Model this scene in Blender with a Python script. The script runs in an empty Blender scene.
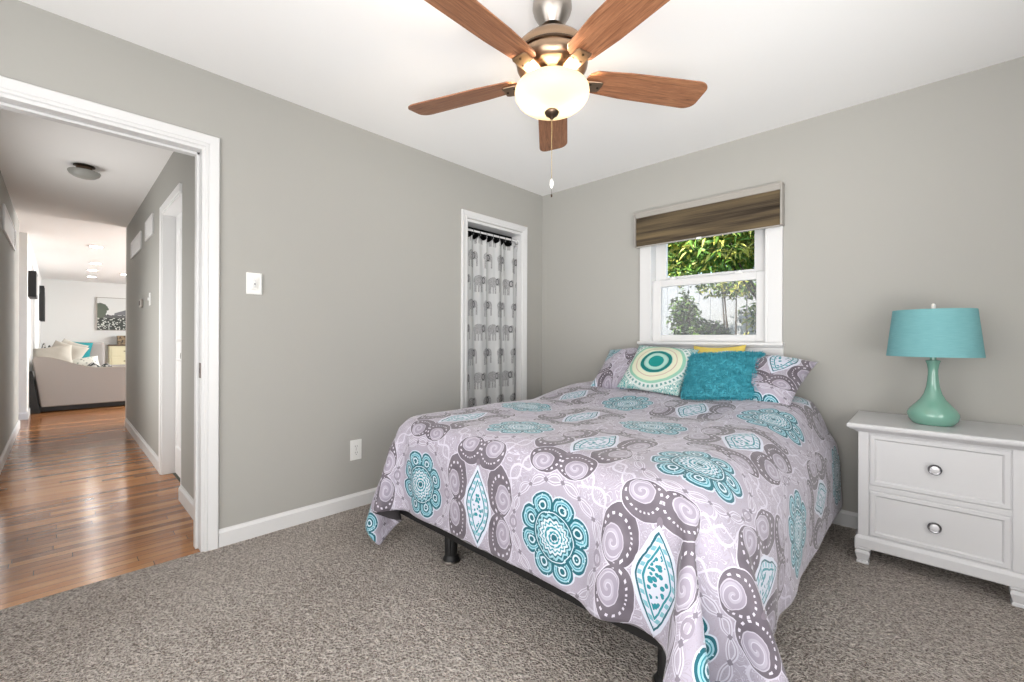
import bpy, bmesh, math, random
import numpy as np
from mathutils import Vector, Matrix
R = math.radians
sc = bpy.context.scene
col = sc.collection

# ------------------------------------------------------------------ camera
cam = bpy.data.cameras.new('camera')
cam.sensor_fit = 'HORIZONTAL'; cam.sensor_width = 36.0
cam.lens = 433.6 / 1024 * 36; cam.shift_y = -2.58 / 1024
cam.clip_start = 0.05; cam.clip_end = 100
cam_ob = bpy.data.objects.new('camera', cam); col.objects.link(cam_ob)
cam_ob.matrix_world = (Matrix.Translation((2.6483, -3.1759, 1.0856)) @ Matrix.Rotation(0.7641, 4, 'Z')
                       @ Matrix.Rotation(math.pi / 2, 4, 'X') @ Matrix.Rotation(0.004, 4, 'Z'))
sc.camera = cam_ob
# ------------------------------------------------------------------ exposure, sky, sun, fill lights
sc.view_settings.view_transform = 'Standard'; sc.view_settings.look = 'None'
sc.view_settings.exposure = 0.80; sc.view_settings.gamma = 1.0
sc.view_settings.use_curve_mapping = False
w = bpy.data.worlds.new('sky'); sc.world = w; w.use_nodes = True
nt = w.node_tree; bg = nt.nodes['Background']
sky = nt.nodes.new('ShaderNodeTexSky'); sky.sky_type = 'NISHITA'
sky.sun_disc = False; sky.sun_elevation = R(50); sky.sun_rotation = R(200)
nt.links.new(sky.outputs[0], bg.inputs[0]); bg.inputs[1].default_value = 0.30

def light(name, kind, loc, energy, color=(1, 1, 1), rot=(0, 0, 0), size=1, size_y=None):
    l = bpy.data.lights.new(name, kind); l.energy = energy; l.color = color
    if kind == 'AREA':
        l.size = size
        if size_y: l.shape = 'RECTANGLE'; l.size_y = size_y
    elif kind == 'POINT': l.shadow_soft_size = size
    elif kind == 'SUN': l.angle = size
    o = bpy.data.objects.new(name, l); col.objects.link(o); o.location = loc; o.rotation_euler = rot
    return o
light('sun', 'SUN', (0, -6, 8), 6.0, (1, .95, .86), (R(43), 0, R(-22)), R(0.6))
# soft fill added at the windowless front and right walls behind the camera
light('fill_front', 'AREA', (1.9, -4.22, 1.35), 36, (1, .99, .985), (R(98), 0, 0), 2.4, 1.5)
light('fill_right', 'AREA', (3.92, -2.6, 1.35), 28, (1, .99, .985), (R(100), 0, R(90)), 1.9, 1.5)
# unseen fill lights added to brighten the ceiling, the hall and the living room
light('fill_ceiling', 'AREA', (3.0, -3.9, .55), 8, (1, .985, .965), (R(180 - 52), 0, R(12)), 2.0, .6)  # added fill, low behind the camera, aimed up at the ceiling
sp_ = light('fill_ceiling_far', 'SPOT', (3.5, -3.9, .35), 215, (1, .985, .97), (Vector((.95, -.45, 2.44)) - Vector((3.5, -3.9, .35))).to_track_quat('-Z', 'Y').to_euler())  # second added fill, aimed at the far part of the ceiling
sp_.data.spot_size = R(58); sp_.data.spot_blend = 1.0; sp_.data.shadow_soft_size = .45
light('fill_hall', 'AREA', (-1.9, -3.49, 1.1), 11, (1, .99, .97), (R(-90), 0, R(180)), 1.5, 1.6)  # added out-of-view fill at the left wall, lifts the dim hall
light('fill_living', 'AREA', (-8.2, .9, 1.4), 122, (.88, .96, 1), (R(-90), 0, 0), 4.5, 1.9)  # added fill in front of the solid right wall of the living room
light('fill_living_near', 'AREA', (-5.1, .9, 1.3), 60, (1, .99, .97), (R(-90), 0, 0), 1.0, 1.9)  # added fill along the same wall, nearer the hall; no door here

# ------------------------------------------------------------------ node expressions
class X:
    """a value in a node tree that can be added, multiplied, compared"""
    def __init__(s, t, k): s.t, s.k = t, k
    def m(s, op, *a):
        n = s.t.nodes.new('ShaderNodeMath'); n.operation = op
        for i, q in enumerate((s,) + a):
            if isinstance(q, X): s.t.links.new(q.k, n.inputs[i])
            else: n.inputs[i].default_value = float(q)
        return X(s.t, n.outputs[0])
    def __add__(s, o): return s.m('ADD', o)
    def __sub__(s, o): return s.m('SUBTRACT', o)
    def __mul__(s, o): return s.m('MULTIPLY', o)
    def __truediv__(s, o): return s.m('DIVIDE', o)
    def __lt__(s, o): return s.m('LESS_THAN', o)
    def __gt__(s, o): return s.m('GREATER_THAN', o)
    def __radd__(s, o): return s + o
    def __rmul__(s, o): return s * o
    def __rsub__(s, o): return s * -1.0 + o
    def __neg__(s): return s * -1.0
    def inv(s): return (s * -1.0) + 1.0
    def abs(s): return s.m('ABSOLUTE')
    def fract(s): return s.m('FRACT')
    def floor(s): return s.m('FLOOR')
    def sin(s): return s.m('SINE')
    def cos(s): return s.m('COSINE')
    def sqrt(s): return s.m('SQRT')
    def pow(s, o): return s.m('POWER', o)
    def min(s, o): return s.m('MINIMUM', o)
    def max(s, o): return s.m('MAXIMUM', o)
    def atan2(s, o): return s.m('ARCTAN2', o)
    def band(s, a, b): return (s > a) * (s < b)
def hyp(a, b): return (a * a + b * b).sqrt()
def ell(a, b, ca, cb, ra, rb): return hyp((a - ca) / ra, (b - cb) / rb)

class Mat:
    def __init__(s, name, color=(.8, .8, .8), rough=.5, metal=0., spec=.5, **kw):
        s.m = bpy.data.materials.new(name); s.m.use_nodes = True; s.t = s.m.node_tree
        s.b = s.t.nodes['Principled BSDF']
        s.b.inputs['Base Color'].default_value = (*color, 1)
        s.b.inputs['Roughness'].default_value = rough
        s.b.inputs['Metallic'].default_value = metal
        s.b.inputs['Specular IOR Level'].default_value = spec
        for k, v in kw.items(): s.b.inputs[k.replace('_', ' ')].default_value = v
    def n(s, kind, **kw):
        n = s.t.nodes.new(kind)
        for k, v in kw.items():
            if hasattr(n, k): setattr(n, k, v)
            else: n.inputs[k].default_value = v
        return n
    def link(s, a, b): s.t.links.new(a.k if isinstance(a, X) else a, b)
    def coord(s, what='Object'):
        return s.n('ShaderNodeTexCoord').outputs[what]
    def uv(s):
        sp = s.n('ShaderNodeSeparateXYZ'); s.link(s.coord('UV'), sp.inputs[0])
        return X(s.t, sp.outputs[0]), X(s.t, sp.outputs[1])
    def xyz(s, what='Object'):
        sp = s.n('ShaderNodeSeparateXYZ'); s.link(s.coord(what), sp.inputs[0])
        return [X(s.t, sp.outputs[i]) for i in range(3)]
    def comb(s, x, y, z=0.):
        c = s.n('ShaderNodeCombineXYZ')
        for i, q in enumerate((x, y, z)):
            if isinstance(q, X): s.link(q, c.inputs[i])
            else: c.inputs[i].default_value = q
        return c.outputs[0]
    def noise(s, scale, detail=2., vec=None, rough=.5, dist=0.):
        n = s.n('ShaderNodeTexNoise'); n.inputs['Scale'].default_value = scale
        n.inputs['Detail'].default_value = detail; n.inputs['Roughness'].default_value = rough
        n.inputs['Distortion'].default_value = dist
        s.link(vec if vec is not None else s.coord(), n.inputs['Vector'])
        return X(s.t, n.outputs['Fac'])
    def voro(s, scale, vec=None, feature='F1'):
        n = s.n('ShaderNodeTexVoronoi'); n.feature = feature; n.inputs['Scale'].default_value = scale
        s.link(vec if vec is not None else s.coord(), n.inputs['Vector'])
        return X(s.t, n.outputs['Distance'])
    def mix(s, fac, a, b):
        n = s.n('ShaderNodeMix', data_type='RGBA')
        for q, i in ((fac, 0), (a, 6), (b, 7)):
            if isinstance(q, X): s.link(q, n.inputs[i])
            elif isinstance(q, (int, float)): n.inputs[i].default_value = q
            elif isinstance(q, tuple): n.inputs[i].default_value = (*q, 1)
            else: s.link(q, n.inputs[i])
        return n.outputs[2]
    def ramp(s, fac, stops, interp='LINEAR'):
        n = s.n('ShaderNodeValToRGB'); r = n.color_ramp; r.interpolation = interp
        while len(r.elements) < len(stops): r.elements.new(.5)
        for e, (p, c) in zip(r.elements, stops): e.position = p; e.color = (*c, 1)
        s.link(fac, n.inputs[0]); return n.outputs[0]
    def col(s, c): s.link(c, s.b.inputs['Base Color']); return s
    def bump(s, h, strength=.3, dist=.01):
        n = s.n('ShaderNodeBump'); n.inputs['Strength'].default_value = strength
        n.inputs['Distance'].default_value = dist
        s.link(h, n.inputs['Height']); s.link(n.outputs[0], s.b.inputs['Normal']); return s

M = {}
def mk(name, *a, **k):
    m = Mat(name, *a, **k); M[name] = m.m; return m

m = mk('wall_paint', (.405, .398, .372), .75, spec=.25); m.bump(m.noise(160, 3), .08, .002)
m = mk('wall_paint_light', (.72, .71, .69), .8, spec=.2); m.bump(m.noise(160, 3), .08, .002)
m = mk('ceiling_paint', (.92, .915, .91), .9, spec=.1); m.bump(m.noise(120, 3), .06, .002)
mk('trim_white', (.70, .70, .70), .35)
mk('trim_white_matte', (.80, .80, .80), .5)
m = mk('white_lacquer', (.58, .58, .59), .32); m.bump(m.noise(30, 2), .02, .002)
mk('plastic_white', (.82, .82, .80), .3)
mk('slot_dark', (.06, .06, .06), .6)
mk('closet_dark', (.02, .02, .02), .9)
mk('black_metal', (.006, .006, .0065), .5)
mk('black_cloth', (.02, .02, .022), .9)
m = mk('lining', (.055, .05, .055), .85); m.bump(m.noise(400, 2), .1, .001)
mk('clear_plastic', (.75, .75, .75), .25)
m = mk('mattress_cloth', (.6, .6, .62), .9)
m = mk('nickel', (.36, .33, .30), .33, 1.0)
m = mk('brushed_bronze', (.33, .23, .155), .30, 1.0); m.bump(m.noise(300, 1), .03, .001)
mk('dark_bronze', (.10, .07, .05), .35, 1.0)
mk('chrome', (.26, .26, .27), .25, 1.0)
mk('knob_face', (.68, .68, .70), .25, .3)
mk('ceramic_green', (.17, .36, .285), .10, spec=.6, Coat_Weight=.5)
m = mk('lamp_shade', (.20, .46, .47), .85)
o3 = m.xyz()
st = m.noise(1., 3, m.comb(o3[0] * 25., o3[1] * 25., o3[2] * 420.))
m.col(m.mix(st, (.115, .32, .345), (.21, .45, .47))).bump(st, .25, .002)
mk('brass', (.6, .47, .25), .3, 1.0)
# carpet: speckled cut pile
m = mk('carpet', rough=.95, spec=.1)
big = m.noise(1.6, 3); n1 = m.noise(150, 3, rough=.75); n2 = m.voro(115); n3 = m.noise(45, 3)
v = ((n1 - .5) * 1.5 + (n3 - .5) * .7 + (n2 - .45) * .55 + (big - .5) * .35 + .5)
m.col(m.ramp(v, [(.0, (.10, .08, .067)), (.30, (.33, .28, .245)), (.52, (.58, .515, .465)), (.85, (.86, .79, .73))]))
m.bump(n2 + n1 + n3 * 1.5, 1.0, .022)
# oak strips laid across the hall (length along y)
m = mk('oak_floor', rough=.22, spec=.5)
x, y, z = m.xyz()
W = .057
row = (x / W).floor()
off = ((row * 12.9898).sin() * 43758.5453).fract()
seg = (y / .9 + off * 3.).floor()
rnd = ((row * 3.17 + seg * 7.31 + .5).sin() * 4375.85).fract()
gx = ((x / W).fract() - .5).abs()
gy = ((y / .9 + off * 3.).fract() - .5).abs()
gap = (gx > .478).max(gy > .4985)
gr = m.noise(1., 5, m.comb(x * 60. + rnd * 30., y * 3.2 + rnd * 11., rnd * 7.), .6, 1.2)
c = m.ramp(rnd * .5 + gr * .7 - .1, [(.12, (.13, .042, .013)), (.38, (.27, .105, .034)), (.62, (.39, .17, .06)), (.9, (.50, .26, .11))])
c = m.mix(gap, c, (.035, .014, .006))
m.col(c); m.bump(gr * .10 - gap * .6, .15, .002)
rr_ = m.noise(7, 2); m.link(rr_ * .14 + .10, m.b.inputs['Roughness'])
# fan blade veneer (grain along local x)
m = mk('blade_wood', rough=.42, spec=.4)
x, y, z = m.xyz()
g = m.noise(1., 6, m.comb(x * 7., y * 110., z * 20.), .65, 1.5)
m.col(m.ramp(g, [(.3, (.12, .046, .021)), (.5, (.25, .107, .052)), (.72, (.37, .178, .092))]))
# woven shade: horizontal reeds with soft dark and ochre bands
m = mk('woven_shade', rough=.9, spec=.1)
x, y, z = m.xyz('Generated')
n = m.noise(1., 4, m.comb(x * 3., 0., z * 70.), .7)
b = m.noise(1., 2, m.comb(x * 1.1, 3.3, z * 5.5), .5, .3)
wv = m.noise(1., 2, m.comb(x * 300., 0., z * 60.))
m.col(m.ramp(b * .6 + n * .35 + wv * .08, [(.36, (.018, .014, .011)), (.47, (.065, .05, .035)), (.60, (.145, .11, .065)), (.75, (.22, .16, .085))]))
m.bump(n, .5, .003)
mk('shade_trim', (.36, .34, .31), .7)
# window glass: clear pane
def glassmat(name, gloss=.08, tint=(1, 1, 1), extra=None):
    m = Mat(name); t = m.t; t.nodes.remove(m.b)
    out = [n for n in t.nodes if n.type == 'OUTPUT_MATERIAL'][0]
    tr = m.n('ShaderNodeBsdfTransparent'); tr.inputs[0].default_value = (*tint, 1)
    gl = m.n('ShaderNodeBsdfGlossy'); gl.inputs['Roughness'].default_value = .03
    mx = m.n('ShaderNodeMixShader'); mx.inputs[0].default_value = gloss
    t.links.new(tr.outputs[0], mx.inputs[1]); t.links.new(gl.outputs[0], mx.inputs[2])
    last = mx.outputs[0]
    if extra:
        df = m.n('ShaderNodeBsdfDiffuse'); df.inputs[0].default_value = (*extra[1], 1)
        m2 = m.n('ShaderNodeMixShader'); m2.inputs[0].default_value = extra[0]
        t.links.new(last, m2.inputs[1]); t.links.new(df.outputs[0], m2.inputs[2]); last = m2.outputs[0]
    t.links.new(last, out.inputs[0]); M[name] = m.m
glassmat('window_glass', .012)
glassmat('insect_screen', .0, extra=(.30, (.35, .35, .35)))
# frosted opal glass of the fan bowl, lit from inside by two bulbs
m = Mat('opal_glass', (.95, .9, .8), .35); M['opal_glass'] = m.m
out = [n for n in m.t.nodes if n.type == 'OUTPUT_MATERIAL'][0]
trl = m.n('ShaderNodeBsdfTranslucent'); trl.inputs[0].default_value = (.036, .0295, .0185, 1)
mx = m.n('ShaderNodeMixShader'); mx.inputs[0].default_value = .75
m.t.links.new(m.b.outputs[0], mx.inputs[1]); m.t.links.new(trl.outputs[0], mx.inputs[2])
em = m.n('ShaderNodeEmission'); em.inputs[0].default_value = (1, .80, .48, 1); em.inputs[1].default_value = .20
ad = m.n('ShaderNodeAddShader'); m.t.links.new(mx.outputs[0], ad.inputs[0]); m.t.links.new(em.outputs[0], ad.inputs[1])
m.t.links.new(ad.outputs[0], out.inputs[0])
def emit(name, c, s):
    m = Mat(name, c, .5); m.b.inputs['Emission Color'].default_value = (*c, 1)
    m.b.inputs['Emission Strength'].default_value = s; M[name] = m.m
emit('lamp_glow', (1, .97, .93), 38)
mk('vent_dark', (.20, .20, .20), .8)
mk('frosted_off', (.34, .34, .32), .3)
# living room stuff
m = mk('sofa_fabric', (.34, .31, .29), .95, spec=.15); m.bump(m.noise(220, 2), .3, .003)
mk('cushion_beige', (.43, .40, .35), .95, spec=.1)
m = mk('cushion_pattern', (.5, .5, .5), .95, spec=.1)
m.col(m.mix(m.voro(22) < .28, (.62, .62, .56), (.25, .28, .24)))
mk('cushion_teal', (.03, .22, .235), .95, spec=.1)
mk('cream_paint', (.68, .62, .42), .5)
mk('brown_wood', (.10, .06, .035), .5)
m = mk('rustic_box', rough=.7); m.col(m.mix(m.noise(26, 2) > .52, (.28, .20, .12), (.07, .05, .035)))
m = mk('throw_fabric', rough=.95); m.col(m.mix(m.noise(14, 2) > .5, (.03, .035, .035), (.35, .34, .32)))
m = mk('painting', rough=.6)
x, y, z = m.xyz('Generated')
nz = m.noise(9, 3, m.coord('Generated'))
hill = z > (nz * .18 + .38)
tree = ((ell(y, z, .03, .62, .16, .26) + nz * .9) < 1.35)
roof = ((y - .50).abs() * -.6 + .66 > z) * (z > .47) * (y > .28)
base = m.mix(hill, m.mix(m.voro(26, m.coord('Generated')) < .40, (.04, .045, .04), (.58, .6, .55)), (.66, .66, .64))
base = m.mix(z.band(.38, .46), base, (.10, .10, .10))
base = m.mix(tree, base, (.10, .12, .09)); base = m.mix(roof, base, (.16, .16, .17))
m.col(base)
# outdoors
m = mk('leaf_green', (.06, .17, .02), .5); m.col(m.mix(m.noise(2.2, 2), (.05, .17, .02), (.27, .44, .06)))
m = mk('leaf_yellow', (.62, .60, .12), .5); m.b.inputs['Transmission Weight'].default_value = 0
m = mk('bush_dark', (.05, .085, .03), .8)
mk('bark', (.09, .065, .045), .9)
m = mk('fence_white', (.50, .51, .52), .6)
m = mk('lawn', (.08, .15, .04), .95); m.bump(m.noise(60, 3), .6, .03)

# bed linen: rows of teal medallions, pointed lozenges and grey paisleys
def linen(name, ox=0., oy=0., flip=False, sat=1.):
    m = Mat(name, rough=.62, spec=.35, Sheen_Weight=.3, Sheen_Roughness=.4); M[name] = m.m
    u, v = m.uv()
    wob = m.noise(6., 2, m.coord('UV')) - .5
    wo2 = m.noise(13., 2, m.coord('UV')) - .5
    u = u + ox + wob * .022 + wo2 * .016; v = v + oy + wob * .018 - wo2 * .016
    if flip: u, v = v, u
    A, B = .80, .98
    def cell(p, a): return ((p / a + .5).fract() - .5) * a
    def near(du, dv):
        p1, q1 = cell(u + du, A), cell(v + dv, B)
        p2, q2 = cell(u + du + A / 2, A), cell(v + dv + B / 2, B)
        k = hyp(p1, q1) < hyp(p2, q2)
        return p1 * k + p2 * k.inv(), q1 * k + q2 * k.inv()
    mx_, my_ = near(0., 0.)
    lx, ly = near(A / 2, 0.)
    r = hyp(mx_, my_); th = my_.atan2(mx_)
    lav, white = (.47, .44, .49), (.63, .62, .67)
    grey, dgrey = (.145, .125, .145), (.10, .088, .105)
    teal, dteal, pale = (.018, .25, .29), (.004, .115, .145), (.33, .58, .64)
    # ground: lavender with faint damask and interlaced rings
    c = m.mix(m.noise(9., 2, m.coord('UV')), (.36, .33, .375), (.46, .435, .50))
    vv = m.noise(15., 1, m.comb(u, v), .5, 2.6)
    c = m.mix(((vv * 12.).fract() - .5).abs() < .12, c, (.37, .335, .365))
    c = m.mix((((vv * 6.).fract() - .5).abs() < .07) * (r > .21), c, (.60, .58, .63))
    def knot(cc, rr0, amp, wd, colr, k=8.):
        s5 = (th * k).cos()
        cc = m.mix((r + s5 * amp - rr0).abs() < wd, cc, colr)
        return m.mix((r - s5 * amp - rr0).abs() < wd, cc, colr)
    c = knot(c, .196, .012, .0055, (.60, .585, .63))
    c = knot(c, .196, .012, .0015, (.33, .30, .34))
    c = m.mix((r - .196).abs() * 1. + ((th * 8.).cos().abs() * .02) < .009, c, (.22, .20, .23))
    c = knot(c, .262, .022, .0045, (.59, .57, .62), 12.)
    # dark paisley crescents with rows of pale drops, curled scrolls inside
    ax, ay = lx.abs(), ly.abs()
    def lobe(cc, cx_, cy_, rx, ry, ox, oy, k, turn):
        L = ell(ax, ay, cx_, cy_, rx, ry); I = ell(ax, ay, cx_ + ox, cy_ + oy, rx * k, ry * k)
        an = (ay - cy_).atan2(ax - cx_)
        fr = m.noise(40., 1, m.comb(u, v)) * .16 - .08
        cc = m.mix(L < 1.10, cc, (.62, .60, .65))
        cc = m.mix(L < 1.05, cc, m.mix(m.noise(14., 1, m.comb(u, v)), (.075, .063, .078), (.21, .185, .205)))
        mid = ((L * -1. + 1.02) - (I - 1.06) * k).abs()
        cc = m.mix((mid < .10) * (I > 1.1) * (L < .93) * ((an * 17.).sin() > .25), cc, (.66, .64, .68))
        cc = m.mix((I + fr) < 1.04, cc, (.50, .475, .52))
        cc = m.mix((I + fr) < .96, cc, (.33, .30, .345))
        ai = (ay - cy_ - oy).atan2(ax - cx_ - ox)
        sp = (I * 1.7 + ai * (turn / 6.2832)).fract()
        cc = m.mix((I < .90) * sp.band(.10, .52), cc, (.43, .405, .455))
        return m.mix((I < .90) * sp.band(.10, .20), cc, (.56, .54, .59))
    c = lobe(c, .130, .092, .062, .094, .020, -.024, .58, 1.)
    c = lobe(c, .060, .222, .078, .056, .014, .020, .58, -1.)
    c = m.mix(ell(ax, ay, .0, .176, .010, .016) < 1., c, (.20, .175, .20))
    c = m.mix(ell(ax, ay, .205, .0, .018, .026).band(.55, 1.), c, (.30, .27, .31))
    # pointed lozenge
    d = ax / .068 + (ay / .150).pow(1.5)
    c = m.mix(d < 1.22, c, (.66, .70, .76))
    c = m.mix(d.band(.92, 1.02), c, dteal)
    c = m.mix(d.band(.70, .90) * ((ly * 210.).sin() > 0.), c, (.20, .47, .52))
    c = m.mix(d.band(.56, .66), c, teal)
    c = m.mix((d < .5) * (m.voro(60., m.comb(u, v)) < .42), c, teal)
    # medallion
    w_ = 2 * math.pi / 8
    ph = ((th / w_).fract() - .5) * w_
    px_, py_ = r * ph.cos() - .110, r * ph.sin()
    e = hyp(px_ / .046, py_ / (px_ * .22 + .046))
    c = m.mix(e.min(r / .125) < 1.10, c, (.60, .66, .71))
    c = m.mix(e.min(r / .122) < 1.0, c, dteal)
    c = m.mix(e.band(.52, .82), c, pale)
    c = m.mix(e.band(.62, .70), c, teal)
    c = m.mix(e.band(.22, .36), c, (.62, .74, .77))
    c = m.mix(r < .094, c, dteal)
    zig = (ph.abs() * 2.5 / w_ * .012) + r
    sc2 = (th * 16.).cos() * .004 + r
    c = m.mix(sc2.band(.066, .074), c, (.30, .55, .60))
    c = m.mix(r.band(.082, .0855), c, (.65, .76, .78))
    c = m.mix(sc2 < .060, c, (.62, .70, .73))
    c = m.mix(sc2.band(.045, .051), c, teal)
    c = m.mix((sc2 < .040) * (((th * 8.).cos() * .5 + (r * 420.).sin()) > .1), c, teal)
    c = m.mix(r < .011, c, dteal)
    c = m.mix((r < .15) * (m.voro(75., m.comb(u, v)) < .20), c, (.55, .72, .75))
    mu = m.n('ShaderNodeMix', data_type='RGBA', blend_type='MULTIPLY'); mu.inputs[0].default_value = 1
    m.link(c, mu.inputs[6]); mu.inputs[7].default_value = (.94, .93, .99, 1)
    m.col(mu.outputs[2])
    m.bump(m.noise(5., 4, m.coord('UV'), .55) * 1.0 + m.noise(420., 1, m.coord('UV')) * .02, .35, .02)
linen('comforter_print', .30, .73)
linen('sham_print', .22, .11)
linen('sham_print_turned', .40, .05)

# turquoise long pile
m = mk('turquoise_pile', rough=.7, spec=.3); m.col(m.mix(m.noise(28, 3), (.03, .29, .38), (.13, .56, .66)))
# target print cushion
m = mk('target_print', rough=.85, spec=.2)
u, v = m.uv(); du, dv = u - .5, v - .53
r = hyp(du, dv) + (m.noise(9, 1, m.coord('UV')) - .5) * .012
te, cr, mi, dk = (.015, .25, .235), (.66, .68, .52), (.36, .60, .53), (.01, .17, .16)
c = m.ramp(r / .95, [(0, te), (.130, mi), (.185, (.30, .48, .44)), (.205, dk), (.262, mi), (.275, cr), (.335, (.52, .40, .34)), (.350, cr), (.425, (.27, .52, .40)), (.470, (.62, .68, .66))], 'CONSTANT')
th = dv.atan2(du)
lace = ((th * 44.).sin() * .006 + r).band(.475, .51)
c = m.mix(lace * ((th * 44.).sin() > 0.), c, (.16, .33, .31))
cor = (r > .53)
pv = m.voro(13, m.coord('UV')); pz = m.noise(16, 2, m.coord('UV'), .5, 2.)
c = m.mix(cor * ((pz * 7.).fract() > .52), c, (.03, .30, .29))
c = m.mix(cor * (pv < .22), c, (.72, .76, .74))
m.col(c)
m = mk('yellow_cloth', (.80, .62, .14), .9)  # warm glow at the sill, put into a surface colour
# curtain with rows of inked elephants
m = mk('elephant_curtain', rough=.9, spec=.1)
u, v = m.uv()
CW, CH = .27, .20
rowi = (v / CH).floor()
par = (rowi * .5).fract() * 2.
uu = (u / CW + par * .5)
eu = (uu.fract() - .5); ev = ((v / CH).fract() - .5)
hx = (uu.floor() * .5).fract() * 4. - 1.

body = ell(eu, ev, -.03, .10, .27, .22) < 1.
head = ell(eu, ev, .26, .13, .13, .17) < 1.
trunk = (eu - .36).abs().band(-1., .035) * ev.band(-.32, .12)
legs = (((eu + .20).abs() < .055).max((eu - .10).abs() < .055)).max((eu + .05).abs() < .035) * ev.band(-.38, .05)
el = body.max(head).max(trunk).max(legs)
ink = m.noise(75, 2, m.coord('UV'), .6, 1.5)
orn = ((ink * 8.).fract() > .45)
ear = (ell(eu, ev, .20, .12, .07, .12) - 1.).abs() < .2
cloth_c = m.mix(m.noise(5, 2, m.coord('UV')), (.44, .455, .47), (.58, .58, .565))
c = m.mix(el, cloth_c, m.mix(orn, (.19, .19, .195), (.42, .42, .42)))
c = m.mix(el * ear, c, (.09, .09, .095))
m.col(c)

# ------------------------------------------------------------------ mesh helpers
class MB:
    def __init__(s): s.v, s.f, s.uv, s.mi = [], [], {}, []
    def add(s, vs, fs, uvs=None, mi=0):
        o = len(s.v); s.v += [tuple(p) for p in vs]
        for k, f in enumerate(fs):
            s.f.append(tuple(i + o for i in f)); s.mi.append(mi)
            if uvs: s.uv[len(s.f) - 1] = [uvs[i] for i in f]
        return s
    def box(s, x0, x1, y0, y1, z0, z1, mi=0):
        x0, x1 = sorted((x0, x1)); y0, y1 = sorted((y0, y1)); z0, z1 = sorted((z0, z1))
        v = [(x, y, z) for z in (z0, z1) for y in (y0, y1) for x in (x0, x1)]
        return s.add(v, [(0, 2, 3, 1), (4, 5, 7, 6), (0, 1, 5, 4), (2, 6, 7, 3), (0, 4, 6, 2), (1, 3, 7, 5)], mi=mi)
    def lathe(s, prof, c=(0, 0, 0), n=48, axis='z', cap=True):
        vs = []
        for r, h in prof:
            for i in range(n):
                a = 2 * math.pi * i / n; p, q = r * math.cos(a), r * math.sin(a)
                if axis == 'z': vs.append((c[0] + p, c[1] + q, c[2] + h))
                elif axis == 'y': vs.append((c[0] + p, c[1] + h, c[2] - q))
                else: vs.append((c[0] + h, c[1] + p, c[2] + q))
        fs = [(k * n + i, k * n + (i + 1) % n, (k + 1) * n + (i + 1) % n, (k + 1) * n + i) for k in range(len(prof) - 1) for i in range(n)]
        if cap: fs += [tuple(range(n))[::-1], tuple(range((len(prof) - 1) * n, len(prof) * n))]
        return s.add(vs, fs)
    def tube(s, pts, r, n=10):
        pts = [Vector(p) for p in pts]; vs = []
        up = Vector((0, 0, 1))
        for k, p in enumerate(pts):
            d = (pts[min(k + 1, len(pts) - 1)] - pts[max(k - 1, 0)]).normalized()
            a = d.cross(up)
            if a.length < .05: a = d.cross(Vector((1, 0, 0)))
            a.normalize(); b = d.cross(a)
            rr = r[k] if isinstance(r, (list, tuple)) else r
            vs += [p + (a * math.cos(2 * math.pi * i / n) + b * math.sin(2 * math.pi * i / n)) * rr for i in range(n)]
        m_ = len(pts)
        fs = [(k * n + i, (k + 1) * n + i, (k + 1) * n + (i + 1) % n, k * n + (i + 1) % n) for k in range(m_ - 1) for i in range(n)]
        fs += [tuple(range(n)), tuple(range((m_ - 1) * n, m_ * n))[::-1]]
        return s.add(vs, fs)
    def prism(s, pts, a0, a1, axis='y'):
        """outline pts (p, q) swept along an axis: y -> (p, a, q); x -> (a, p, q); z -> (p, q, a)"""
        f = {'y': lambda p, q, a: (p, a, q), 'x': lambda p, q, a: (a, p, q), 'z': lambda p, q, a: (p, q, a)}[axis]
        n = len(pts)
        vs = [f(p, q, a) for a in (a0, a1) for p, q in pts]
        return s.add(vs, [tuple(range(n)), tuple(range(n, 2 * n))[::-1]] + [(i, i + n, (i + 1) % n + n, (i + 1) % n) for i in range(n)])
    def build(s, name, mat, parent=None, smooth=False, bevel=0., xf=None, seg=2):
        me = bpy.data.meshes.new(name)
        vs = s.v
        if xf is not None: vs = [tuple(xf @ Vector(p)) for p in vs]
        o0 = Vector((0, 0, 0)); q = parent
        while q is not None: o0 += q.location; q = q.parent
        me.from_pydata([tuple(Vector(p) - o0) for p in vs], [], s.f)
        for mm in (mat if isinstance(mat, (list, tuple)) else [mat]): me.materials.append(M[mm])
        for p, i in zip(me.polygons, s.mi): p.material_index = i
        if s.uv:
            ul = me.uv_layers.new(name='UVMap')
            for p in me.polygons:
                if p.index in s.uv:
                    for li, uvv in zip(p.loop_indices, s.uv[p.index]): ul.data[li].uv = uvv
        bm = bmesh.new(); bm.from_mesh(me); bmesh.ops.recalc_face_normals(bm, faces=bm.faces); bm.to_mesh(me); bm.free()
        o = bpy.data.objects.new(name, me); col.objects.link(o)
        if parent is not None: o.parent = parent
        if smooth:
            for p in me.polygons: p.use_smooth = True
            if smooth != 'all':
                me.set_sharp_from_angle(angle=R(38))
        if bevel:
            b = o.modifiers.new('bevel', 'BEVEL'); b.width = bevel; b.segments = seg; b.limit_method = 'ANGLE'; b.angle_limit = R(40)
            b.harden_normals = False
        return o
def base_origin(o):
    """put a top-level mesh's origin at its own base"""
    me = o.data; co = np.empty(len(me.vertices) * 3); me.vertices.foreach_get('co', co); co = co.reshape(-1, 3)
    c = np.array([(co[:, 0].min() + co[:, 0].max()) / 2, (co[:, 1].min() + co[:, 1].max()) / 2, co[:, 2].min()])
    me.vertices.foreach_set('co', (co - c).ravel()); o.location = Vector(c) + o.location
    for ch in o.children: pass
    return o
def thing(name, label, cat, loc=(0, 0, 0), group=None):
    o = bpy.data.objects.new(name, None); col.objects.link(o); o.location = loc; o.empty_display_size = .1
    o['label'] = label; o['category'] = cat
    if group: o['group'] = group
    return o
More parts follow.
